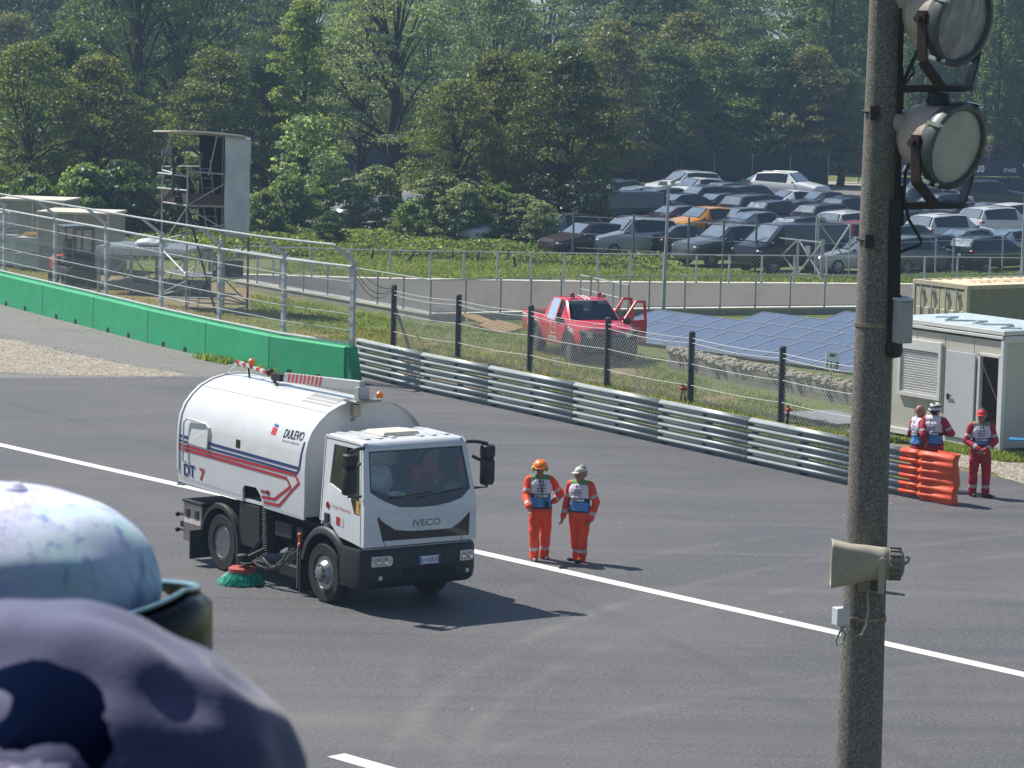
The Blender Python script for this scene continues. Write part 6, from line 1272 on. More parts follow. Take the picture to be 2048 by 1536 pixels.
# stored metal deck
q = gp(285, 590); r = thing('metal_deck', 'stored aluminium staging deck on legs left of the scaffold tower', 'staging', (q.x, q.y, 0), R_(-14)); al = M('ribbed aluminium', '#b4bcc3', .4, .3, var=.15, scale=3)
m = MB(); m.box((0, 1.2, 1.62), (3.4, 2.6, .08))
for k in range(18): m.box((-1.6 + k * .19, 1.2, 1.67), (.05, 2.6, .02))
m.build('deck', al, r, smooth=None); m = MB(); m.box((0, -.12, 1.5), (3.4, .06, .22)); m.box((0, 2.5, 1.5), (3.4, .06, .22)); m.build('edge_beam', M('pale beam', '#c3c5c6', .5, dirt=.2), r, smooth=None)
for x in (-1.6, -.4, .7, 1.6):
    for y in (-.1, 2.45): m = MB(); m.box((x, y, .75), (.10, .10, 1.5)); m.build('leg', galvd, r, smooth=None)
m = MB()
for x0, x1, z0, z1 in ((-1.6, -.4, .2, 1.4), (-.4, .7, 1.4, .2), (.7, 1.6, .2, 1.4)): m.bar((x0, -.1, z0), (x1, -.1, z1), .05)
m.build('brace', galvd, r, smooth=None); m = MB()
for k in range(5): m.box((.3, .1 + k * .35, .42), (3.0, .22, .1))
m.box((.2, -.2, .3), (3.2, .12, .3)); m.box((.2, 1.7, .2), (3.2, .12, .3)); m.build('stacked_beam', M('grey stacked beams', '#6d6e6e', .7, .2, var=.3, dirt=.3), r, smooth=None)
mb = MB(); mb.ball((0, 0, 0), (.55, .4, .16), 22, 12); o = mb.build('tarpaulin_bundle', M('white sheeting', '#c6c9cc', .5, var=.12), None, smooth=30)
for v in o.data.vertices: v.co += Vector(noise.noise_vector(v.co * 4)) * .12
o.location = (q.x + .25, q.y + .6, 1.78); prop(o, 'crumpled white sheeting lying on the staging deck', 'sheeting')
# forklift
q = gp(152, 572); fk = thing('forklift', 'black and red forklift truck parked behind the green wall', 'forklift', (q.x, q.y, 0), R_(-62)); fr_ = M('forklift red', '#c22a1e', .4, dirt=.2)
m = MB(); m.loft([[(x, y, z) for y, z in ((-.5, .3), (-.55, .9), (-.4, 1.05), (.4, 1.05), (.55, .9), (.5, .3))] for x in (-1.3, -1.2, -.7)], caps=True); m.build('counterweight', fr_, fk, bevel=.03); m = MB(); m.box((-.1, 0, .5), (1.3, 1.05, .4)); m.box((-.45, 0, .9), (.6, .8, .25)); m.build('chassis', M('forklift grey', '#23282b', .6), fk, bevel=.02)
m = MB(); m.box((-.45, 0, 1.1), (.5, .5, .12)); m.box((-.68, 0, 1.4), (.1, .48, .5)); m.build('seat', dkc, fk, bevel=.03); m = MB()
for y in (-.5, .5): m.bar((.45, y, .7), (.25, y, 2.1), .07); m.bar((-.85, y, .95), (-.75, y, 2.1), .07); m.bar((.25, y, 2.1), (-.75, y, 2.1), .07)
for k in range(6): m.bar((.22 - k * .19, -.5, 2.12), (.22 - k * .19, .5, 2.12), .04)
m.build('overhead_guard', M('black guard', '#15191c', .5), fk, smooth=None); m = MB(); m.box((-.27, 0, 2.16), (1.0, 1.0, .02)); m.build('roof_glass', M('pale roof glass', '#8fa0a8', .2), fk, smooth=None)
m = MB()
for y in (-.35, .35): m.box((.75, y, 1.1), (.12, .10, 2.1))
for z in (.35, 1.0, 2.1): m.box((.75, 0, z), (.1, .7, .1))
m.box((.86, 0, .45), (.06, 1.1, .55)); m.box((.80, 0, .9), (.03, .6, .8)); m.build('mast', M('black guard', '#15191c', .5), fk, smooth=None)
for y in (-.25, .25): m = MB(); m.box((1.4, y, .07), (1.1, .1, .05)); m.build('fork', chassis, fk, smooth=None)
for x, R in ((.45, .36), (-.95, .28)):
    for s in (-1, 1): m = MB(); m.lathe([(R * .55, 0), (R * .95, 0), (R, .04), (R, .22), (R * .95, .26), (R * .5, .26), (R * .45, .2), (0, .2)], (x, s * .38, R), (0, s, 0), 20); m.build('wheel', rubber, fk)
# grey crates in stacks
crm = M('grey plastic crate', '#b3b7b8', .7, var=.12, scale=3, dirt=.2)
def crate(label, px, py, z, rz=-.25, sz=(1.05, .9, .62)):
    q = gp(px, py); r = thing('pallet_box', label, 'crate', (q.x, q.y, z), rz, 'grey crates stacked behind the green wall'); x, y, h = sz; m = MB(); m.box((0, 0, h / 2 + .06), (x, y, h - .1)); m.build('box', crm, r, smooth=None, bevel=.02); m = MB()
    for k in range(5): m.box((-x / 2 + x * (k + .5) / 5, -y / 2 - .008, h / 2 + .05), (.04, .02, h - .12)); m.box((x / 2 + .008, -y / 2 + y * (k + .5) / 5, h / 2 + .05), (.02, .04, h - .12))
    m.box((0, -y / 2, h - .01), (x + .04, .05, .06)); m.box((x / 2, 0, h - .01), (.05, y + .04, .06)); m.build('rim', crm, r, smooth=None); return r
for i, (px, py) in enumerate(((28, 534), (62, 540))):
    for k in range(2): crate(('lower' if k == 0 else 'upper') + ' grey crate of the ' + ('stack nearer the forklift' if i else 'middle stack at the left edge'), px, py, .62 * k)
for k in range(3): crate(['lowest', 'middle', 'topmost'][k] + ' grey crate of the tall stack cut by the left edge', 2, 530, .68 * k, sz=(.9, .9, .68))
m = MB(); rnd = random.Random(2)
for k in range(14): m.bar((rnd.uniform(-.5, 0), rnd.uniform(-.4, .4), .05 + k * .008), (rnd.uniform(.5, 1.1), rnd.uniform(-.4, .4), .07 + k * .008), .12, .02)
o = m.build('yellow_boards', M('yellow boards', '#b08a2e', .7, var=.2), None, smooth=None); q = gp(62, 540); o.location = (q.x, q.y + .1, 1.25); prop(o, 'yellow boards heaped on the crates beside the forklift', 'boards')
gwall = M('grey cabin wall', '#9a958b', .7, var=.08, dirt=.2); gtop = M('cream cabin roof', '#c6beaf', .7, var=.1)
for nm, px, py, lab in (('storage_unit', 145, 545, 'grey storage unit with a cream roof behind the forklift'), ('storage_unit', 60, 512, 'grey storage unit with a cream roof farther back at the left edge')):
    q = gp(px, py); r = thing(nm, lab, 'storage unit', (q.x, q.y, 0), R_(-8), 'grey storage units'); m = MB(); m.box((0, 1.2, 1.1), (2.75, 2.4, 2.2)); m.build('wall', gwall, r, smooth=None); m = MB(); m.box((0, 1.2, 2.24), (2.85, 2.5, .08)); m.build('roof', gtop, r, smooth=None); m = MB()
    for x in (-1.36, .1, 1.36): m.box((x, -.01, 1.1), (.07, .06, 2.2))
    m.build('corner_post', gtop, r, smooth=None)
# camera mast beside the sunken road
q = gp(1326, 633); r = thing('camera_mast', 'slim grey mast with cameras at its top beside the sunken road', 'mast', (q.x, q.y, 0)); m = MB(); m.tube([(0, 0, 0), (.02, 0, 1.4), (.06, 0, 4.4)], [.07, .06, .045], 8); m.build('pole', galvd, r); m = MB(); m.box((-.15, -.05, 4.5), (.3, .16, .14), Matrix.Rotation(.3, 3, 'Z')); m.box((.3, -.05, 4.62), (.42, .12, .10), Matrix.Rotation(-.5, 3, 'Y')); m.bar((.06, 0, 4.3), (.3, -.05, 4.6), .04); m.build('camera', M('pale grey device', '#a9adae', .5), r, bevel=.01)
q = gp(2043, 560); r = thing('camera_mast', 'slim grey mast at the right edge in front of the car park', 'mast', (q.x, q.y, 0)); m = MB(); m.tube([(0, 0, 0), (.02, 0, 4.6)], [.07, .05], 8); m.build('pole', galvd, r); m = MB(); m.box((.05, 0, 4.6), (.3, .15, .12)); m.build('camera', M('pale grey device', '#a9adae', .5), r, bevel=.01)
# car park fence, gate, crowd barriers, stakes
fp = [gp(*p) for p in ((1145, 524), (1265, 530), (1375, 537), (1445, 541), (1510, 545))]
fence('wire_fence', 'sagging wire fence with thin posts between the meadow and the parked cars', 'fence', fp, 2.1, .045, M('weathered post', '#6d7275', .8, var=.3), (1.9, 1.2, .6), .008, wirem)
gr_ = thing('steel_gate', 'double steel mesh gate with crossed braces in front of the parked cars', 'gate', gp(1530, 546)); o0 = Vector(gr_.location)
gA, gB_, gC = gp(1533, 545) - o0, gp(1594, 552) - o0, gp(1643, 558) - o0
for a, b in ((gA, gB_), (gB_, gC)):
    m = MB(); d = (b - a).normalized(); a2, b2 = a + d * .04, b - d * .04; Z = lambda p, z: p + Vector((0, 0, z))
    for p, q in ((Z(a2, .1), Z(b2, .1)), (Z(a2, 1.45), Z(b2, 1.45)), (Z(a2, .1), Z(a2, 1.45)), (Z(b2, .1), Z(b2, 1.45)), (Z(a2, .1), Z(b2, 1.45)), (Z(a2, 1.45), Z(b2, .1))): m.bar(p, q, .05)
    m.build('gate_leaf', galv, gr_, smooth=None)
for p, h, w in ((gA - (gB_ - gA).normalized() * .1, 1.55, .10), (gC, 1.55, .14), (gp(1632, 553) - o0, 2.35, .15)): m = MB(); m.bar(p, p + Vector((0, 0, h)), w); m.build('gate_post', galvd, gr_, smooth=None)
m = MB(); m.bar(gp(1632, 553) - o0 + Vector((0, 0, 2.3)), gp(1760, 553) - o0 + Vector((0, 0, 2.0)), .05); m.bar(gp(1632, 553) - o0 + Vector((0, 0, 2.2)), gp(1690, 553) - o0 + Vector((0, 0, .7)), .05); m.bar(gp(1697, 553) - o0 + Vector((0, 0, 2.1)), gp(1660, 553) - o0 + Vector((0, 0, .9)), .05); m.bar(gp(1697, 553) - o0, gp(1697, 553) - o0 + Vector((0, 0, 2.1)), .05); m.build('brace', galv, gr_, smooth=None)
m = MB(); m.box(gB_.lerp(gC, .4) + Vector((0, -.05, 1.1)), (.2, .02, .32)); m.build('notice', VPINK, gr_, smooth=None)
rp = [gp(*p) for p in ((1643, 558), (1760, 556), (1870, 551), (1905, 549), (2100, 545))]
fence('wire_fence', 'low wire fence right of the steel gate in front of the parked cars', 'fence', resample(rp, 2.2), 1.5, .035, galvd, (1.4, .8), .01, wirem)
for i, (px, lab) in enumerate(((1838, 'crowd barrier beside the concrete pole, first of three'), (1950, 'crowd barrier in front of the dark estate car, middle of three'), (2040, 'crowd barrier cut by the right edge, last of three'))):
    q = gp(px, 533); r = thing('crowd_barrier', 'grey ' + lab, 'crowd barrier', (q.x, q.y, 0), R_(4), 'grey crowd barriers by the car park'); m = MB(); w = .88; m.tube([(-w, 0, .15), (-w, 0, .85), (-w + .1, 0, .95), (w - .1, 0, .95), (w, 0, .85), (w, 0, .15), (-w, 0, .15)], .022, 6); m.build('frame', galv, r); m = MB()
    for k in range(1, 12): m.tube([(-w + 2 * w * k / 12, 0, .15), (-w + 2 * w * k / 12, 0, .95)], .011, 5)
    m.build('bar', galv, r); m = MB()
    for x in (-w + .2, w - .2): m.bar((x, -.3, .02), (x, .3, .02), .04); m.bar((x, 0, .02), (x, 0, .15), .04)
    m.build('foot', galvd, r, smooth=None)
stk = M('dark wooden stake', '#2e3032', .9)
for i, (px, py, ln) in enumerate(((700, 526, 0), (742, 522, .2), (812, 525, .7), (905, 522, 0), (955, 526, .1), (1019, 522, -.1), (1031, 537, -.15), (1087, 526, .25), (1182, 527, 0), (1243, 530, 0), (1310, 531, .1), (1358, 529, 0))):
    q = gp(px, py); o = MB().tube([(0, 0, -.05), (ln * .5, 0, .46)], [.055, .05], 7).build('wooden_stake', stk, None); o.location = (q.x, q.y, 0); prop(o, f'short dark wooden stake at the edge of the weeds, {ORD[i]} from the left', 'stake', 'dark stakes along the meadow edge')
# ------------------------------------------------------------------ parked cars
def proto(kind):
    r = thing('parked_car', None, None)
    W = .88
    if kind == 'sedan': st = [(2.25, .35, .60, .62, .50, .66, 'h'), (2.12, .25, .80, .72, .66, .78, 'h'), (1.2, .22, W, .88, .74, .94, 'h'), (.75, .22, W, .92, .76, .99, 'ws'), (.0, .22, W, .93, .60, 1.38, 'cab'), (-.45, .22, W, .94, .60, 1.42, 'cab'), (-1.15, .22, W, .96, .60, 1.36, 'rear'), (-1.75, .24, W, .98, .72, 1.06, 'h'), (-2.25, .3, .80, .92, .66, 1.0, 'h'), (-2.32, .4, .70, .70, .6, .74, 'h')]; ws = (.75, .99, .0, 1.38); rs = (-1.15, 1.36, -1.75, 1.06); Ht = 1.43; wx = (1.38, -1.35)
    elif kind == 'hatch': st = [(2.0, .35, .60, .66, .50, .70, 'h'), (1.9, .25, .80, .76, .66, .84, 'h'), (1.15, .22, W, .92, .74, .99, 'h'), (.8, .22, W, .95, .76, 1.03, 'ws'), (.15, .22, W, .96, .62, 1.46, 'cab'), (-.4, .22, W, .97, .62, 1.50, 'cab'), (-1.3, .22, W, 1.0, .62, 1.44, 'cab'), (-1.55, .22, W, 1.0, .62, 1.40, 'rear'), (-1.95, .28, .84, 1.0, .70, 1.04, 'h'), (-2.05, .4, .76, .72, .6, .76, 'h')]; ws = (.8, 1.03, .15, 1.46); rs = (-1.55, 1.40, -1.95, 1.04); Ht = 1.5; wx = (1.28, -1.28)
    elif kind == 'estate': st = [(2.3, .35, .60, .64, .50, .68, 'h'), (2.18, .25, .80, .74, .66, .80, 'h'), (1.25, .22, W, .90, .74, .96, 'h'), (.8, .22, W, .94, .76, 1.01, 'ws'), (.1, .22, W, .95, .61, 1.42, 'cab'), (-.45, .22, W, .96, .61, 1.46, 'cab'), (-1.7, .22, W, 1.0, .61, 1.40, 'cab'), (-1.9, .22, W, 1.0, .61, 1.37, 'rear'), (-2.25, .28, .84, 1.0, .70, 1.04, 'h'), (-2.34, .4, .76, .72, .6, .76, 'h')]; ws = (.8, 1.01, .1, 1.42); rs = (-1.9, 1.37, -2.25, 1.04); Ht = 1.46; wx = (1.42, -1.42)
    elif kind == 'suv': st = [(2.25, .40, .66, .74, .58, .80, 'h'), (2.15, .30, .86, .90, .74, .98, 'h'), (1.2, .28, .93, 1.06, .80, 1.14, 'h'), (.85, .28, .93, 1.09, .82, 1.18, 'ws'), (.25, .28, .93, 1.10, .68, 1.66, 'cab'), (-.4, .28, .93, 1.11, .68, 1.70, 'cab'), (-1.65, .28, .93, 1.14, .68, 1.64, 'cab'), (-1.9, .28, .93, 1.14, .68, 1.60, 'rear'), (-2.2, .34, .90, 1.14, .78, 1.18, 'h'), (-2.3, .45, .82, .86, .7, .9, 'h')]; ws = (.85, 1.18, .25, 1.66); rs = (-1.9, 1.60, -2.2, 1.18); Ht = 1.7; wx = (1.38, -1.38)
    else: st = [(2.45, .42, .74, .80, .66, .86, 'h'), (2.35, .32, .92, 1.0, .82, 1.08, 'h'), (1.85, .30, .97, 1.14, .88, 1.22, 'ws'), (1.05, .30, .97, 1.18, .82, 1.92, 'cab'), (.7, .30, .97, 1.2, .82, 1.96, 'cab'), (-2.3, .30, .97, 1.2, .82, 1.95, 'cab'), (-2.42, .34, .95, 1.2, .82, 1.90, 'rear'), (-2.55, .4, .93, 1.16, .84, 1.2, 'h'), (-2.6, .5, .86, .8, .76, .84, 'h')]; ws = (1.85, 1.22, 1.05, 1.92); rs = (-2.42, 1.9, -2.55, 1.2); Ht = 1.96; wx = (1.6, -1.6)
    B, G = car_shell(st); k = .78 if kind != 'van' else .86
    bo = weld(B.build('body', M('car paint', '#2b2e33', .3), r)); weld(G.build('window', carglass, r))
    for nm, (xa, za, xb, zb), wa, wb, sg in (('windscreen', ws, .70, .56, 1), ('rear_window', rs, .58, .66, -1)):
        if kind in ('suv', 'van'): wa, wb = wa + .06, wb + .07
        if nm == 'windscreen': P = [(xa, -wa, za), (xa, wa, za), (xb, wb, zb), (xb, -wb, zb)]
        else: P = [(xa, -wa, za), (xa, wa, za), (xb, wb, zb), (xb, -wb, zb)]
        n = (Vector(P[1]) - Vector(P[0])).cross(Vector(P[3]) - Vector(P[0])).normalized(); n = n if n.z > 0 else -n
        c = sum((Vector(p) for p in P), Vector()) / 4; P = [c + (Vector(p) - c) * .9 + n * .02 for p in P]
        MB().add(P, [(0, 1, 2, 3)]).build(nm, M('reflecting screen', '#66737e', .09, var=.3, scale=1.5, spec=1.0, coat=1.0), r, smooth=None)  # pale base colour stands in for sky glare on the glass
    fx_, rx_ = st[1][0], st[-2][0]; fz, rz_ = st[1][3] - .08, st[-2][3] - .12
    for s in (-1, 1):
        m = MB(); m.ball((fx_ - .08, s * (st[1][2] - .12), fz), (.16, .14, .07), 10, 6); m.build('headlight', lens, r)
        m = MB(); m.ball((rx_ + .05, s * (st[-2][2] - .10), rz_), (.14, .15, .07), 10, 6); m.build('tail_light', M('tail lamp', '#8a1020', .25, coat=.5), r)
        m = MB(); m.ball((ws[0] - .12, s * (st[3][2] + .06), st[3][3] + .06), (.07, .09, .06), 8, 6); m.build('mirror', M('dark mirror', '#1b1e21', .4), r)
    m = MB(); m.box((rx_ - .10, 0, rz_ - .16), (.03, .5, .11)); m.build('number_plate', M('white plate', '#c9ccca', .5), r, smooth=None)
    if kind in ('suv', 'estate'):
        m = MB()
        for s in (-1, 1): m.tube([(st[4][0] - .1, s * .56, Ht - .0), (st[4][0] - .3, s * .57, Ht + .03), (st[6][0] + .1, s * .57, Ht + .0)], .018, 5)
        m.build('roof_rail', M('bright rail', '#9aa0a4', .3, .7), r)
    car_wheels(r, wx, W + (.05 if kind in ('suv',) else .09 if kind == 'van' else .0), .335 if kind in ('suv', 'van') else .31, .2, M('car alloy', '#85898c', .35, .5))
    return r, Ht
PROT = {}; CARCOL = {'black': '#0f1114', 'dark grey': '#2b2f34', 'grey': '#565a5f', 'silver': '#9da3a8', 'white': '#c9cccd', 'dark blue': '#141d30', 'brown': '#3a2b28', 'red': '#7d1420', 'yellow': '#c98a12', 'dark green': '#15241f', 'pale blue': '#7b8da0'}
ROWS = [   # px of the middle, roof y, kind, colour, nose (r: right and away, l: left and towards us, f: right and towards us)
 ('row nearest the meadow', [(1170, 444, 'hatch', 'brown', 'l'), (1255, 434, 'suv', 'silver', 'l'), (1372, 446, 'sedan', 'dark grey', 'r'), (1450, 448, 'suv', 'grey', 'l'), (1580, 446, 'van', 'black', 'l'), (1700, 474, 'sedan', 'silver', 'l'), (1830, 470, 'hatch', 'grey', 'r'), (1885, 468, 'estate', 'dark grey', 'r'), (1985, 470, 'estate', 'dark green', 'r')]),
 ('second row from the meadow', [(1010, 425, 'sedan', 'white', 'l'), (1120, 425, 'hatch', 'grey', 'l'), (1318, 403, 'sedan', 'black', 'l'), (1378, 409, 'sedan', 'brown', 'r'), (1404, 413, 'hatch', 'yellow', 'l'), (1472, 414, 'hatch', 'dark grey', 'l'), (1532, 421, 'sedan', 'grey', 'r'), (1625, 431, 'estate', 'black', 'r'), (1712, 420, 'suv', 'white', 'r'), (1730, 440, 'hatch', 'red', 'r'), (1822, 447, 'hatch', 'dark green', 'r'), (1955, 455, 'sedan', 'grey', 'r'), (2040, 456, 'sedan', 'pale blue', 'r')]),
 ('third row from the meadow', [(930, 400, 'hatch', 'silver', 'l'), (1060, 402, 'suv', 'white', 'l'), (1150, 400, 'sedan', 'white', 'l'), (1270, 381, 'van', 'black', 'r'), (1385, 385, 'sedan', 'black', 'r'), (1458, 384, 'sedan', 'dark blue', 'r'), (1522, 387, 'suv', 'brown', 'r'), (1560, 399, 'hatch', 'black', 'r'), (1606, 399, 'sedan', 'dark grey', 'r'), (1668, 406, 'estate', 'dark grey', 'r'), (1720, 392, 'suv', 'black', 'r'), (1830, 420, 'estate', 'black', 'r'), (1900, 426, 'suv', 'white', 'r'), (2000, 412, 'suv', 'white', 'r')]),
 ('fourth row from the meadow', [(740, 388, 'sedan', 'silver', 'l'), (830, 388, 'hatch', 'silver', 'l'), (1100, 382, 'sedan', 'silver', 'l'), (1292, 371, 'sedan', 'silver', 'r'), (1345, 374, 'hatch', 'grey', 'r'), (1400, 371, 'suv', 'dark blue', 'l'), (1507, 369, 'suv', 'black', 'r'), (1572, 379, 'sedan', 'white', 'l'), (1632, 381, 'sedan', 'grey', 'l'), (1690, 390, 'hatch', 'dark grey', 'l'), (1805, 402, 'hatch', 'black', 'r'), (1870, 400, 'sedan', 'black', 'l'), (1935, 402, 'sedan', 'brown', 'r'), (1985, 403, 'sedan', 'grey', 'r'), (2040, 405, 'hatch', 'white', 'r')]),
 ('back row under the trees', [(1170, 362, 'hatch', 'silver', 'r'), (1258, 359, 'estate', 'grey', 'r'), (1366, 342, 'suv', 'white', 'l'), (1388, 355, 'hatch', 'white', 'l'), (1465, 363, 'sedan', 'grey', 'r'), (1522, 346, 'sedan', 'dark grey', 'l'), (1580, 344, 'suv', 'white', 'f'), (1812, 372, 'suv', 'grey', 'l'), (1865, 376, 'sedan', 'silver', 'l'), (1905, 385, 'hatch', 'dark grey', 'r'), (1985, 361, 'suv', 'dark grey', 'e')])]
KW = {'sedan': 'saloon', 'hatch': 'hatchback', 'estate': 'estate car', 'suv': 'off-roader', 'van': 'passenger van'}
carm = {}
for k, v in CARCOL.items():
    t = NT('car paint ' + k); t.set(Base_Color=v, Roughness=.28, Coat_Weight=.5, Coat_Roughness=.06, Metallic=.25 if k not in ('white', 'yellow', 'red') else 0); carm[k] = t.mat
rnd = random.Random(11)
for rowname, lst in ROWS:
    for i, (px, yr, kind, colr, nose) in enumerate(lst):
        new = kind not in PROT
        if new: PROT[kind] = proto(kind)
        r0, Ht = PROT[kind]; r = r0 if new else copy_tree(r0); c = YHOR + .0244 * (px - 1024); yb = (yr - Ht * c / CAMH) / (1 - Ht / CAMH); q = gp(px, yb)
        a = {'r': 40, 'l': 214, 'f': -38, 'e': 2}[nose] + rnd.uniform(-4, 4); r.location = (q.x, q.y, 0); r.rotation_euler = (0, 0, R_(a))
        prop(r, f'{colr} {KW[kind]}, {ORD[i]} from the left in the {rowname}', 'car', 'cars parked in the car park')
        for ch in CH[r.name]:
            if ch.name.startswith('body'): ch.material_slots[0].link = 'OBJECT'; ch.material_slots[0].material = carm[colr]
# ------------------------------------------------------------------ screens behind the car park
navy = M('dark windbreak mesh', '#0f1a2a', .9, var=.2, coord='World', scale=.5); nb = M('navy banner', '#191f45', .7, var=.1, scale=.6)
def screen(name, label, cat, pts, z0, z1, mat, pm, step, ph, words=()):
    P = [gp(*p) for p in pts]; o0 = P[0].copy(); r = thing(name, label, cat, o0); Q = resample([p - o0 for p in P], step); m = MB()
    for a, b in zip(Q, Q[1:]): m.bar(a + Vector((0, 0, (z0 + z1) / 2)), b + Vector((0, 0, (z0 + z1) / 2)), .02, z1 - z0)
    m.build('mesh_panel', mat, r, smooth=None)
    for p in Q: m = MB(); m.tube([p + Vector((0, -.05, 0)), p + Vector((0, -.05, ph))], .035, 6); m.build('post', pm, r)
    if words:
        m = MB(); d = (Q[-1] - Q[0]).normalized(); L = (Q[-1] - Q[0]).length; k = 0; x = 1.0
        while x < L:
            w = words[k % len(words)]; lettering(m, w, .62 if k % 2 == 0 else .34, lambda a, b: Q[0] + d * (x + a) + Vector((d.y, -d.x, 0)) * .03 + Vector((0, 0, (z0 + z1) / 2 - .22 + b)), bold=.02); x += 2.6; k += 1
        m.build('banner_lettering', M('white print', '#dfe2e4', .6), r, smooth=None, fix=False)
    return r
screen('windbreak_fence', 'dark windbreak fence with pale poles behind the car park', 'fence', ((560, 352), (1200, 366), (1655, 378)), .1, 2.0, navy, M('pale pole', '#8e979c', .6), 2.4, 2.1)
screen('banner_fence', 'navy banner fence with white lettering beyond the access road, beside the concrete pole', 'banner fence', ((1655, 366), (1900, 366), (2300, 368)), .5, 1.5, nb, chassis, 2.4, 1.6, ('A/20', 'STAGE'))
screen('banner_fence', 'farther and taller navy banner fence with white lettering under the poplars', 'banner fence', ((1640, 348), (1900, 350), (2300, 352)), .9, 2.1, nb, chassis, 3, 2.2, ('A12', 'LIVE'))
screen('banner_fence', 'navy banner fence along the back of the car park at the right edge', 'banner fence', ((1800, 398), (2300, 402)), .3, 1.3, nb, chassis, 2.4, 1.4, ('A/20', 'STAGE'))
q = gp(1975, 362); r = thing('speed_sign', 'round white speed limit sign reading 30 with a red ring', 'road sign', (q.x, q.y, 0), R_(-4)); m = MB(); m.tube([(0, .04, 0), (0, .04, 2.5)], .035, 6); m.build('post', galvd, r)
m = MB(); m.lathe([(.30, 0), (.30, .02), (0, .02)], (0, 0, 2.25), (0, -1, 0), 28, m=0); m.lathe([(.225, .024), (0, .024)], (0, 0, 2.25), (0, -1, 0), 28, m=1); lettering(m, '30', .30, lambda a, b: (a, -.03, 2.14 + b), bold=.02, m=2); m.build('plate', [M('sign red', '#b01c22', .5), M('sign white', '#d5d6d4', .5), M('ink', '#14161c', .6)], r, smooth=None, fix=False)
# ------------------------------------------------------------------ trees, shrubs, weeds, grass
def leaf_mat(name, dark, light, trans=.35, warm=None):
    t = NT(name); g = t.n('ShaderNodeNewGeometry'); oi = t.n('ShaderNodeObjectInfo'); P = t.coord('Object')
    f = t.math('ADD', t.math('MULTIPLY', g.outputs['Random Per Island'], .6), t.math('MULTIPLY', t.noise(P, .35, 3, .6), .5)); c = t.ramp(f, [(.2, dark), (.55, tuple((a + b) / 2 for a, b in zip(lin(dark), lin(light)))), (.85, light)])
    if warm: c = t.mix(t.ramp(t.noise(P, .22, 4, .6), [(.54, 0.0), (.74, .36)]), c, warm)
    c = t.mix(t.math('MULTIPLY', oi.outputs['Random'], .28), c, (.085, .085, .03))
    d = t.n('ShaderNodeBsdfDiffuse'); tr = t.n('ShaderNodeBsdfTranslucent'); gl = t.n('ShaderNodeBsdfGlossy'); gl.inputs['Roughness'].default_value = .42; gl.inputs[0].default_value = (.8, .85, .9, 1)
    t.l(t.mix(1.0, c, (.86, .91, .90), 'MULTIPLY'), d.inputs[0]); t.l(t.mix(1.0, c, (1.95, 2.05, 1.0), 'MULTIPLY'), tr.inputs[0]); m1 = t.n('ShaderNodeMixShader'); m1.inputs[0].default_value = trans + .08; t.l(d.outputs[0], m1.inputs[1]); t.l(tr.outputs[0], m1.inputs[2])
    m2 = t.n('ShaderNodeMixShader'); m2.inputs[0].default_value = .025; t.l(m1.outputs[0], m2.inputs[1]); t.l(gl.outputs[0], m2.inputs[2]); t.l(m2.outputs[0], t.out.inputs[0]); return t.mat
def leaves(C, size, rng, up=.35, out=None):
    """one leaf-shaped face (bent diamond) at every point of C"""
    n = len(C); d = rng.normal(size=(n, 3)); d /= np.linalg.norm(d, axis=1)[:, None]; nr = rng.normal(size=(n, 3)); nr[:, 2] += up * 2
    if out is not None: nr += out * 1.1
    a = np.cross(nr, d); a /= np.linalg.norm(a, axis=1)[:, None] + 1e-9; b = np.cross(a, nr); b /= np.linalg.norm(b, axis=1)[:, None] + 1e-9
    s = size * rng.uniform(.6, 1.35, n)[:, None]; V = np.empty((n, 4, 3)); V[:, 0] = C - b * s; V[:, 1] = C + a * s * .55; V[:, 2] = C + b * s; V[:, 3] = C - a * s * .55
    return V.reshape(-1, 3)
def quad_mesh(name, V, mats):
    me = bpy.data.meshes.new(name); n = len(V) // 4; me.vertices.add(len(V)); me.vertices.foreach_set('co', V.astype(np.float32).ravel()); me.loops.add(len(V)); me.loops.foreach_set('vertex_index', np.arange(len(V), dtype=np.int32)); me.polygons.add(n); me.polygons.foreach_set('loop_start', np.arange(0, len(V), 4, dtype=np.int32)); me.polygons.foreach_set('loop_total', np.full(n, 4, dtype=np.int32)); me.update(calc_edges=True); me.validate()
    me.materials.append(mats); return me
barkm = M('bark', '#2b2621', .95, var=.35, scale=3, bump=.4, bscale=12)
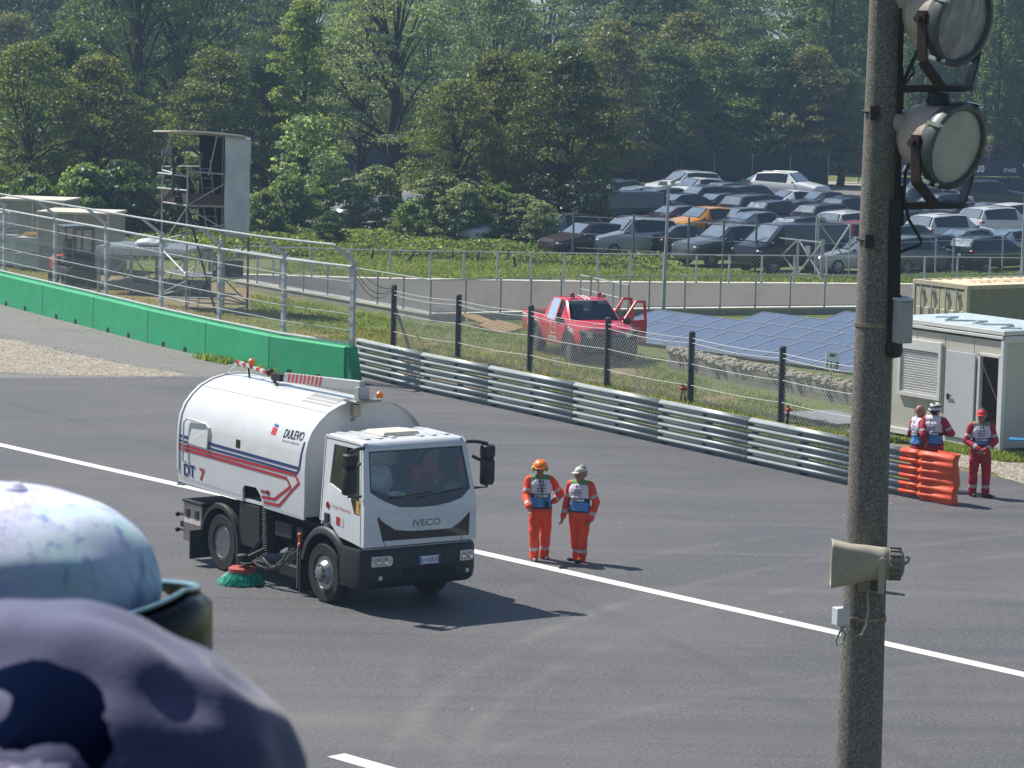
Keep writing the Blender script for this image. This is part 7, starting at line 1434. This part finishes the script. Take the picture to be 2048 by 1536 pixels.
def make_tree(nm, H, W, kind, lm, seed, nl, ls=.105):
    rng = np.random.default_rng(seed); rd = random.Random(seed); root = thing(nm, None, None); clumps = []; tm = MB(); lean = rd.uniform(-.3, .3)
    if kind == 'broad': z0, zz = .10, lambda u: u; prof = lambda u: (sin(pi * min(1, .16 + u * .84)) ** .65) * (1 - .12 * u)
    elif kind == 'tall': z0 = .24; prof = lambda u: (sin(pi * (.12 + u * .86)) ** .6)
    elif kind == 'cone': z0 = .05; prof = lambda u: (1 - u) ** .75 * .95 + .08
    elif kind == 'poplar': z0 = .08; prof = lambda u: min(1, u * 6 + .4) * (1 - u ** 2.6) ** .8
    else: z0 = .0; prof = lambda u: (1 - u * u) ** .5
    nc = {'broad': 150, 'tall': 105, 'cone': 120, 'poplar': 130, 'shrub': 60}[kind]; asym = [rd.uniform(.72, 1.2) for _ in range(7)]
    for i in range(nc):
        u = (i + rd.random()) / nc; a = rd.uniform(0, 2 * pi); k = asym[int(a / (2 * pi) * 7) % 7] * (.8 + .45 * noise.noise(Vector((cos(a) * 1.5, sin(a) * 1.5, u * 4 + seed)))); r = W / 2 * prof(u) * min(1.15, max(.45, k)) * rd.uniform(.55, 1.0) ** .5; z = H * (z0 + u * (1 - z0)); clumps.append((Vector((cos(a) * r + lean * u, sin(a) * r, z)), u))
    tr = W * .030 + .06 if kind != 'shrub' else .03; top = .8 if kind in ('poplar', 'cone') else .62
    if kind == 'tall': tr *= 1.35
    pts = [Vector((noise.noise(Vector((0, seed, k * .7))) * .25 * (k > 0) + lean * k / 8, noise.noise(Vector((seed, 0, k * .7))) * .2 * (k > 0), H * top * k / 8)) for k in range(9)]; tm.tube(pts, [tr * (1.25 - .95 * k / 8) for k in range(9)], 8)
    for c, u in (clumps[::3] if kind != 'shrub' else clumps[::4]):
        zb = max(.12 * H, min(H * top * .97, c.z * rd.uniform(.5, .8) if kind not in ('cone', 'poplar') else c.z * .93)); k = zb / (H * top) * 8; b = pts[int(k)].lerp(pts[min(8, int(k) + 1)], k - int(k)); q = b.lerp(c, .5) + Vector((rd.uniform(-.3, .3), rd.uniform(-.3, .3), rd.uniform(.0, .5))); r0 = tr * (1.05 - .8 * k / 8) * .5; tm.tube([b, q, c], [r0, r0 * .6, .015], 5, cap=False)
    tm.build('trunk', barkm, root, smooth=60)
    C = []; O = []; per = nl // nc
    for c, u in clumps:
        cr = {'broad': W * .105, 'tall': W * .10, 'cone': W * .11, 'poplar': W * .17, 'shrub': W * .15}[kind] * rd.uniform(.65, 1.35); d = rng.normal(size=(per, 3)); d /= np.linalg.norm(d, axis=1)[:, None]; d[:, 2] = np.where(d[:, 2] < -.25, -d[:, 2] * .6, d[:, 2]); r = cr * rng.uniform(.25, 1.0, per)[:, None] ** .6
        fl = np.array([1.15, 1.15, .62]) if kind != 'poplar' else np.array([.8, .8, 1.7]); C.append(np.array(c) + d * r * fl); O.append(d)
    C = np.concatenate(C); O = np.concatenate(O); o = bpy.data.objects.new('crown', quad_mesh('crown', leaves(C, ls, rng, .3, O), lm)); COL.objects.link(o); o.parent = root; CH.setdefault(root.name, []).append(o); return root
LG = leaf_mat('olive green leaves', '#3a4726', '#7d8b4c', .42, '#7a6a3a'); LDK = leaf_mat('dark green leaves', '#2c3c26', '#5d7141', .38, '#5d5230'); LY = leaf_mat('light green leaves', '#4b5d30', '#9dab60', .45); LP = leaf_mat('poplar leaves', '#344a2e', '#78895a', .4); LGR = leaf_mat('grey green leaves', '#505d45', '#98a481', .4); LB = leaf_mat('bright green leaves', '#485a32', '#82955a', .4); LRU = leaf_mat('russet green leaves', '#42482c', '#7d7f4d', .42, '#86683c')
LPS = leaf_mat('pale shrub leaves', '#566a46', '#a3b184', .4)
KINDS = {'a': ('broadleaf_tree', 11, 8.6, 'broad', LG, 1, 21000), 'b': ('broadleaf_tree', 10, 8.2, 'broad', LDK, 2, 24000), 'c': ('broadleaf_tree', 10.5, 8, 'broad', LRU, 3, 21000), 't': ('tall_tree', 19, 11, 'tall', LDK, 4, 17000), 'u': ('tall_tree', 18, 10, 'tall', LGR, 5, 15000), 'k': ('conical_tree', 13, 6, 'cone', LY, 6, 17000), 'p': ('poplar_tree', 22, 4.2, 'poplar', LP, 7, 24000), 's': ('shrub', 3.2, 3.0, 'shrub', LGR, 8, 5200), 'v': ('shrub', 2.6, 3.2, 'shrub', LB, 9, 5200), 'w': ('shrub', 4.2, 3.2, 'shrub', LPS, 10, 3000), 'd': ('shrub', 3.0, 3.4, 'shrub', LDK, 12, 5200), 'g': ('broadleaf_tree', 15, 10, 'broad', LP, 13, 22000)}
TP = {}
def plant(k, pos, H, rz, label, cat, group=None, wide=1.0):
    nm, h, w, kd, lm, sd, nl = KINDS[k]
    if k not in TP: TP[k] = r = make_tree(nm, h, w, kd, lm, sd, nl)
    else: r = copy_tree(TP[k])
    s = H / h; r.location = (pos.x, pos.y, 0); r.rotation_euler = (0, 0, rz); r.scale = (s * wide, s * wide, s); prop(r, label, cat, group); return r
rnd = random.Random(21)
NEAR = [  # kind, px, base py, height m, label, widen
 ('a', 60, 452, 8.2, 'olive green tree at the left edge above the storage units', 1.0), ('c', 190, 448, 7.6, 'rounded russet green tree left of the scaffold tower', 1.15), ('b', 285, 440, 5.5, 'dark green tree just left of the scaffold tower', 1.0), ('b', 130, 430, 8.5, 'dark tree between the russet tree and the left edge', 1.0),
 ('t', 275, 405, 17, 'tall tree with a dark bare trunk rising above the russet tree', 1.0), ('t', 350, 400, 16, 'tall tree with forked dark limbs above the scaffold tower', 1.05), ('a', 425, 425, 8, 'dark olive tree behind the scaffold tower', 1.0), ('k', 608, 428, 10.6, 'light green conical tree right of the scaffold tower', 1.1), ('b', 530, 420, 7.2, 'dark tree in the gap between the scaffold tower and the conical tree', 1.0),
 ('u', 785, 432, 15, 'sparse grey green tree with a leaning dark trunk left of the car park', 1.0), ('u', 720, 420, 12, 'thin grey tree beside the sparse leaning tree', .9), ('a', 905, 478, 7.0, 'olive green tree at the left end of the car park', 1.0), ('c', 985, 470, 8.2, 'broad olive tree standing over the cars at the left end of the car park', 1.05), ('b', 1120, 484, 8.6, 'dark spreading tree standing among the cars, left of the yellow hatchback', .95), ('a', 1050, 455, 8.2, 'olive tree behind the dark spreading tree among the cars', .9),
 ('c', 1215, 372, 9.2, 'russet topped tree behind the left part of the parked cars', 1.1), ('b', 1320, 368, 8.6, 'dark tree behind the white off-roaders', 1.15), ('a', 1420, 366, 8.8, 'olive tree behind the middle of the car park', 1.15), ('b', 1525, 368, 9.0, 'broad dark tree behind the back row of cars', 1.15), ('c', 1615, 372, 8.6, 'russet dark tree at the right end of the windbreak fence', 1.1), ('b', 1680, 372, 7.2, 'dark tree beside the concrete pole at the navy banner', 1.0)]
for k, px, py, H, lb, wd in NEAR: plant(k, gp(px, py), H, rnd.uniform(0, 6.28), lb, 'tree', 'trees in front of the wood', wd)
for i, (px, py, H) in enumerate(((1655, 350, 21), (1730, 352, 22), (1835, 350, 21), (1905, 352, 22), (1990, 352, 20), (2045, 356, 22))): plant('p', gp(px, py), H, rnd.uniform(0, 6.28), f'tall columnar poplar, {ORD[i]} from the left in the row beyond the car park', 'tree', 'poplars by the access road')
for row, (Y, x0, x1, st_, ks, hs) in enumerate(((205, -33, 12, 6.0, 'abcgt', (9, 14)), (232, -38, 46, 6.4, 'abgctu', (12, 16)), (262, -43, 50, 7.0, 'gatgbu', (14, 18)), (300, -50, 56, 8.5, 'gtgu', (17, 21)))):
    x = x0
    while x < x1:
        plant(ks[rnd.randrange(len(ks))], Vector((x + rnd.uniform(-1.5, 1.5), Y + rnd.uniform(-6, 6) + abs(x) * .1, 0)), rnd.uniform(*hs), rnd.uniform(0, 6.28), 'leafy tree among the wood at the back', 'tree', 'trees of the wood behind', 1.2); x += st_ * rnd.uniform(.8, 1.2)
SH = [('w', 612, 462, 5.2, 'tall pale shrub with upright leafy shoots right of the scaffold tower'), ('w', 655, 468, 3.6, 'pale shrub beside the tall upright shrub'), ('v', 575, 470, 2.6, 'bright shrub at the foot of the scaffold tower tarpaulin'), ('s', 745, 470, 3.0, 'grey green shrub left of the parked cars'), ('w', 700, 466, 2.4, 'pale low shrub in the weeds left of the parked cars'), ('s', 868, 484, 3.0, 'grey green shrub under the olive tree at the car park'), ('s', 920, 490, 2.6, 'low grey green shrub before the olive tree trunk'), ('v', 998, 492, 2.6, 'bright shrub between the two trees at the car park'), ('s', 1040, 495, 2.2, 'grey green shrub before the dark spreading tree'), ('s', 1085, 500, 2.0, 'small grey green shrub beside the dark spreading tree trunk'), ('v', 55, 470, 2.6, 'bright green bush at the left edge behind the storage units'), ('v', 130, 462, 2.4, 'bright green bush behind the storage units'), ('v', 178, 470, 3.0, 'bright yellow green bush left of the scaffold tower'), ('d', 245, 470, 3.2, 'dark bush between the russet tree and the scaffold tower'), ('d', 345, 470, 2.8, 'dark bush behind the scaffold tower legs'), ('v', 525, 478, 2.0, 'low bright bush right of the tarpaulin'), ('v', 815, 492, 1.8, 'low bright bush in the weeds'), ('d', 660, 490, 1.4, 'low dark bush in the weeds')]
for k, px, py, H, lb in SH: plant(k, gp(px, py), H, rnd.uniform(0, 6.28), lb, 'shrub', 'shrubs before the trees')
def scatter(poly, n, rng):
    P = np.array(poly); lo, hi = P.min(0), P.max(0); out = []
    while len(out) < n:
        q = rng.uniform(lo, hi, (n, 2))
        for x, y in q:
            if inside(x, y, poly): out.append((x, y))
    return np.array(out[:n])
rng = np.random.default_rng(5)
wp = [(p.x, p.y) for p in (gp(*q) for q in ((420, 520), (690, 512), (880, 518), (1060, 528), (1200, 536), (1330, 541), (1330, 530), (1180, 508), (900, 478), (560, 460), (330, 475), (200, 520)))]
Q = scatter(wp, 5200, rng); hh = np.array([.18 + .62 * max(0, noise.noise(Vector((x * .33, y * .33, 0))) + .28) for x, y in Q]); C = []
for (x, y), h in zip(Q, hh):
    k = 14; C.append(np.column_stack([x + rng.normal(0, .28, k), y + rng.normal(0, .28, k), h * rng.uniform(.05, 1.05, k) ** .8]))
C = np.concatenate(C); lw = leaf_mat('weed leaves', '#445428', '#7f914d', .4); o = bpy.data.objects.new('undergrowth', quad_mesh('undergrowth', leaves(C, .085, rng, .6), lw)); COL.objects.link(o); prop(o, 'bright green weeds and brambles along the far edge of the meadow', 'weeds', kind='stuff')
def blades(name, label, poly, n, h0, h1, mat, w=.012, keepout=None):
    Q = scatter(poly, n, rng); den = np.array([noise.noise(Vector((x * .8, y * .8, 3))) + .5 * noise.noise(Vector((x * 2.6, y * 2.6, 7))) for x, y in Q]); Q = Q[den > -.22]; n = len(Q)
    h = rng.uniform(h0, h1, n); a = rng.uniform(0, 2 * pi, n); b = rng.uniform(0, 2 * pi, n); ln = rng.uniform(.2, .9, n) * h; V = np.empty((n, 4, 3)); ww = w * rng.uniform(.7, 1.6, n)
    dx, dy = np.cos(a) * ww, np.sin(a) * ww; lx, ly = np.cos(b) * ln, np.sin(b) * ln; z = np.zeros(n)
    V[:, 0] = np.column_stack([Q[:, 0] - dx, Q[:, 1] - dy, z]); V[:, 1] = np.column_stack([Q[:, 0] + dx, Q[:, 1] + dy, z]); V[:, 2] = np.column_stack([Q[:, 0] + lx + dx * .3, Q[:, 1] + ly + dy * .3, h]); V[:, 3] = np.column_stack([Q[:, 0] + lx - dx * .3, Q[:, 1] + ly - dy * .3, h])
    o = bpy.data.objects.new(name, quad_mesh(name, V.reshape(-1, 3), mat)); COL.objects.link(o); prop(o, label, 'grass', kind='stuff')
gb = leaf_mat('grass blades', '#4a5a25', '#98a45c', .35); gd = leaf_mat('dry grass blades', '#7d6b45', '#b9a87c', .3)
pl_ = lambda *q: [(p.x, p.y) for p in (gp(*v) for v in q)]
blades('grass', 'green grass between the guardrail and the sunken road', pl_((740, 715), (1000, 790), (1320, 850), (1690, 940), (1720, 840), (1340, 745), (1270, 700), (1290, 640), (1000, 652), (862, 655), (640, 612), (500, 590), (500, 620), (700, 690)), 60000, .03, .13, gb)
blades('dry_grass', 'dry straw coloured grass around the pickup and the dark posts', pl_((740, 712), (1000, 785), (1320, 850), (1700, 940), (1700, 880), (1330, 760), (1100, 700), (860, 660), (700, 650), (560, 655)), 30000, .02, .10, gd)
blades('grass', 'mown grass strip on the far side of the sunken road', pl_((500, 545), (860, 558), (1260, 562), (1716, 566), (2100, 570), (2100, 535), (1720, 556), (1380, 540), (1060, 525), (690, 510)), 50000, .04, .15, gb, .02)
blades('grass', 'rough grass along the foot of the site cabin', pl_((1740, 880), (1900, 905), (2010, 925), (2100, 925), (2100, 895), (1995, 905), (1770, 862)), 9000, .03, .14, gb)
blades('dry_grass', 'trodden straw and stones behind the green wall', pl_((0, 560), (300, 660), (560, 700), (560, 650), (300, 600), (200, 560), (0, 530)), 14000, .02, .08, gd)
blades('weeds', 'little weeds along the foot of the green wall', pl_((380, 716), (440, 728), (560, 752), (540, 745), (420, 717)), 500, .05, .22, gb, .02)
# ------------------------------------------------------------------ spectators on the stand, just below the camera
m = MB(); m.box((0, -1.2, 7.25), (30, 8, .5))
for k in range(9): m.box((0, -2.6 - k * .8, 7.9 + k * .85), (30, .8, 1.1 + k * .02))  # unseen dark steps added behind the camera to block sky light from the caps
prop(m.build('grandstand_terrace', M('dark stand seats', '#33353a', .9, var=.3, scale=.7), None, smooth=None), kind='structure')
def spectator(label, c, rz, tilt):
    b = bpy.data.objects.new('person', None); COL.objects.link(b); b.location = c; b.rotation_euler = (tilt, 0, rz); prop(b, label, 'person')
    caps = [((0, 0, -.02), (0, 0, -.02), .095, .095, 'skin', (.82, 1.02, 1.15)), ((0, -.03, -.09), (0, -.04, -.11), .055, .045, 'skin', ONE), ((0, .02, -.1), (0, .03, -.2), .058, .062, 'skin', ONE), ((-.15, .03, -.27), (.15, .03, -.27), .08, .08, 'black', ONE), ((-.08, .02, -.38), (.08, .02, -.38), .14, .14, 'black', (1, .8, 1)), ((-.07, .02, -.75), (.07, .02, -.75), .14, .14, 'jean', (1, .85, 1)), ((0, .02, -.4), (0, .02, -.75), .15, .15, 'black', (1, .8, 1)), ((0, .03, .0), (0, .03, .0), .092, .092, 'dark', (.86, 1.0, 1.0)), ((0, -.105, -.02), (0, -.12, -.04), .012, .016, 'skin', ONE)]
    for s in (-1, 1):
        caps += [((s * .17, .03, -.28), (s * .23, .0, -.55), .06, .05, 'black', ONE), ((s * .23, .0, -.55), (s * .16, -.2, -.62), .045, .035, 'skin', ONE), ((s * .086, .01, -.03), (s * .086, .01, -.03), .024, .024, 'skin', (.5, .8, 1.3)), ((s * .033, -.088, .0), (s * .033, -.088, .0), .012, .012, 'dark', ONE), ((s * .09, 0, -.8), (s * .1, -.03, -1.2), .10, .08, 'jean', ONE), ((s * .1, -.03, -1.2), (s * .1, 0, -1.64), .075, .06, 'jean', ONE), ((s * .1, .02, -1.66), (s * .11, -.12, -1.67), .045, .035, 'shoe', ONE)] + hand((s * .16, -.2, -.62), (-s * .4, -.9, -.1), (0, 0, 1), .5)
    me, tg, idx = person_body(caps, {k: PM[k] for k in ('skin', 'black', 'dark', 'jean', 'shoe')} | {'dark': M('black hair', '#0e1730', 1.0, var=.2, spec=.0)}, .011); o = bpy.data.objects.new('body', me); COL.objects.link(o); o.parent = b; return b  # hair toned navy to paint the dark inside of the cap opening
def crown_mesh(fold, opening=None, seed=0, rx=.103, ry=.118, h=.128, dents=()):
    m = MB(); na, ne = 96, 40; idx = {}
    for j in range(ne + 1):
        e = j / ne; t_ = pi / 2 * max(0, (e - .30) / .70) if e > .30 else 0
        for i in range(na):
            a = 2 * pi * i / na; rr = cos(t_) ** .62 if e > .3 else 1 + .015 * (1 - e / .3); z = -.035 + (.05 * e / .3 if e < .3 else .05) + sin(t_) * (h - .05)
            p = Vector((cos(a) * rx * rr, sin(a) * ry * rr, z)); q = p * 17 + Vector((seed, 0, 0)); dsp = (noise.noise(q) * .6 + noise.noise(q * 2.1) * .3 + .35 * noise.noise(Vector((p.x * 9, p.y * 9, p.z * 46)))) * fold * min(1, e * 3 + .2); p = p * (1 + dsp)
            for dx_, dy_, dz_, r_, k_, ax_ in dents:
                w_ = p - Vector((dx_, dy_, dz_)); A_ = Vector(ax_).normalized(); al_ = w_.dot(A_); d2_ = (w_ - A_ * al_).length_squared / r_ ** 2 + (al_ / (r_ * 3)) ** 2; p = p - p.normalized() * k_ * math.exp(-d2_)
            idx[i, j] = len(m.v); m.v.append(tuple(p))
    for j in range(ne):
        for i in range(na):
            i2 = (i + 1) % na; c = (Vector(m.v[idx[i, j]]) + Vector(m.v[idx[i2, j + 1]])) / 2
            if opening and c.y > 0 and (c.x - opening[0]) ** 2 / opening[1] ** 2 + ((c.z + .034) / opening[2]) ** 2 < 1: continue
            m.f.append((idx[i, j], idx[i2, j], idx[i2, j + 1], idx[i, j + 1])); m.mi.append(0)
    return m
tn = NT('navy cotton cap'); P_ = tn.coord('Object'); f = tn.noise(P_, 300, 2, .6); tn.set(Base_Color=tn.ramp(tn.noise(P_, 14, 4), [(.3, '#3e4163'), (.7, '#595b7d')]), Roughness=.85, Sheen_Weight=.25); tn.bump(f, .25, .001)
c = yp(160, 1690, 1.36); s1 = spectator('spectator in a dark navy baseball cap seen from behind, nearest the camera', c, R_(172), R_(36))
m = crown_mesh(.09, (.026, .036, .031), 3.0, dents=((-.070, .058, .060, .012, .0065, (1, 0, -.9)), (-.036, .085, .066, .012, .0065, (1, .3, .6)), (-.052, .088, .034, .013, .006, (1, -.3, -.2)), (-.085, .035, .04, .009, .008, (.3, 1, -.6)), (.005, .095, .052, .010, -.006, (1, 0, .1)), (-.075, .05, .025, .012, -.008, (1, -1, .2)))); o = m.build('cap', tn.mat, s1, smooth=70); o.modifiers.new('s', 'SOLIDIFY').thickness = .0025
m = MB(); rg = []
for u in np.linspace(-1, 1, 13): x = .026 + u * .05; y = .119 * math.sqrt(max(.05, 1 - (x / .104) ** 2)); rg.append([(x, y + .001, -.036), (x, y + .003, -.030 + .003 * u), (x, y + .003, -.012 + .003 * u), (x, y, -.008)])
m.loft(rg, closed=False); st_ = m.build('strap', M('navy strap', '#5d5a78', .8), s1, smooth=70); st_.modifiers.new('s', 'SOLIDIFY').thickness = .002
m = MB()
for x, z in ((.012, -.022), (.033, -.018), (.058, -.02), (-.004, -.020)): y = .119 * math.sqrt(max(.05, 1 - (x / .104) ** 2)); m.lathe([(.005, .004), (.006, .006), (.003, .007)], (x, y, z), (0, 1, 0), 10); m.box((x - .009, y + .005, z + .002), (.008, .002, .014), Matrix.Rotation(.5, 3, 'Y'))
m.build('strap_stud', M('pale stud', '#8e8ca6', .6), st_, smooth=40)
m = MB(); rg = []
for x in np.linspace(-.085, .085, 13): f_ = math.sqrt(max(0, 1 - (x / .09) ** 2)); rg.append([(x, -.10 * max(.35, f_), -.012 - 2.2 * x * x), (x, -.13 - .05 * f_, -.016 - 3.0 * x * x)])
m.loft(rg, closed=False); m.build('peak', tn.mat, s1, smooth=60).modifiers.new('s', 'SOLIDIFY').thickness = .004
tw_ = NT('white cap with pale pattern'); P_ = tw_.coord('Object'); vo = tw_.n('ShaderNodeTexVoronoi', feature='DISTANCE_TO_EDGE'); vo.inputs['Scale'].default_value = 26
wv = tw_.n('ShaderNodeVectorMath', operation='ADD'); nz = tw_.n('ShaderNodeTexNoise'); nz.inputs['Scale'].default_value = 30; tw_.l(P_, nz.inputs['Vector']); sc_ = tw_.n('ShaderNodeVectorMath', operation='SCALE'); sc_.inputs['Scale'].default_value = .05; tw_.l(nz.outputs['Color'], sc_.inputs[0]); tw_.l(P_, wv.inputs[0]); tw_.l(sc_.outputs[0], wv.inputs[1]); tw_.l(wv.outputs[0], vo.inputs['Vector'])
sep = tw_.n('ShaderNodeSeparateXYZ'); tw_.l(P_, sep.inputs[0]); front = tw_.ramp(tw_.math('MULTIPLY_ADD', sep.outputs[1], -10, .5), [(.80, 0.0), (.95, 1.0)])
stk_ = tw_.noise(tw_.coord('Object', rot=(.5, .3, .4), scale=(1, 1, .28)), 55, 4, .65)
pat = tw_.mix(tw_.ramp(stk_, [(.36, .7), (.47, 0.0)]), tw_.ramp(tw_.noise(P_, 22, 4), [(.35, '#b4cdeb'), (.5, '#d9e2f2'), (.65, '#bfe0e2')]), '#7f8fc8'); ck = tw_.n('ShaderNodeTexVoronoi', distance='CHEBYCHEV'); ck.inputs['Scale'].default_value = 300; tw_.l(P_, ck.inputs['Vector'])
tw_.set(Base_Color=tw_.mix(front, tw_.ramp(ck.outputs['Distance'], [(.3, '#d2d3ea'), (.6, '#b1b3da')]), pat), Roughness=.8)
c = yp(15, 1215, 2.38); s2 = spectator('spectator in a pale blue and white patterned cap with dark glossy sunglasses on its front', c, R_(72), R_(4))
m = crown_mesh(.03, None, 8.0, .106, .120, .128); o = m.build('cap', tw_.mat, s2, smooth=70); o.modifiers.new('s', 'SOLIDIFY').thickness = .0025
m = MB(); m.lathe([(.009, 0), (.009, .003), (.004, .007), (0, .007)], (0, 0, .092), (0, 0, 1), 12); m.build('button', M('white button', '#c9cce6', .7), o)
gls = M('glossy dark lens', '#07090b', .3, var=.5, scale=20, spec=.3)
m = MB(); rg = []
for a in np.linspace(-1.25, 1.25, 19):
    hgt = .095 * (1 - .25 * abs(a) / 1.25); x, y = sin(a) * .116, -.056 - cos(a) * .104; rg.append([(x * 1.03, y + .012, .034 - .018 * abs(a)), (x * 1.05, y, .026 - .018 * abs(a)), (x * 1.02, y - .004, -.012 - .012 * abs(a)), (x * .97, y + .012, .015 - hgt - .006)])
m.loft(rg, closed=False); g_ = m.build('sunglasses', gls, s2, smooth=60); g_.modifiers.new('s', 'SOLIDIFY').thickness = .003
m = MB(); m.tube([Vector(r[0]) + Vector((0, 0, .002)) for r in rg], .0022, 7); m.build('frame', M('pale teal frame', '#6f95a6', .3, coat=.5), g_)
m = MB(); m.lathe([(.0025, 0), (.004, .001), (.0025, .002)], (.105, -.10, -.004), (1, -.6, 0), 12); m.build('rivet', chrome, g_)
# ------------------------------------------------------------------ the air
hz = bpy.data.materials.new('pale haze'); hz.use_nodes = True; nt = hz.node_tree; nt.nodes.remove(nt.nodes['Principled BSDF']); pv = nt.nodes.new('ShaderNodeVolumePrincipled'); pv.inputs['Color'].default_value = (.50, .73, 1.0, 1); pv.inputs['Density'].default_value = HAZE; pv.inputs['Anisotropy'].default_value = .35; nt.links.new(pv.outputs[0], nt.nodes['Material Output'].inputs['Volume'])
prop(MB().box((0, 695, 13.0), (1460, 1680, 37.0)).build('haze', hz, None, smooth=None), kind='stuff')
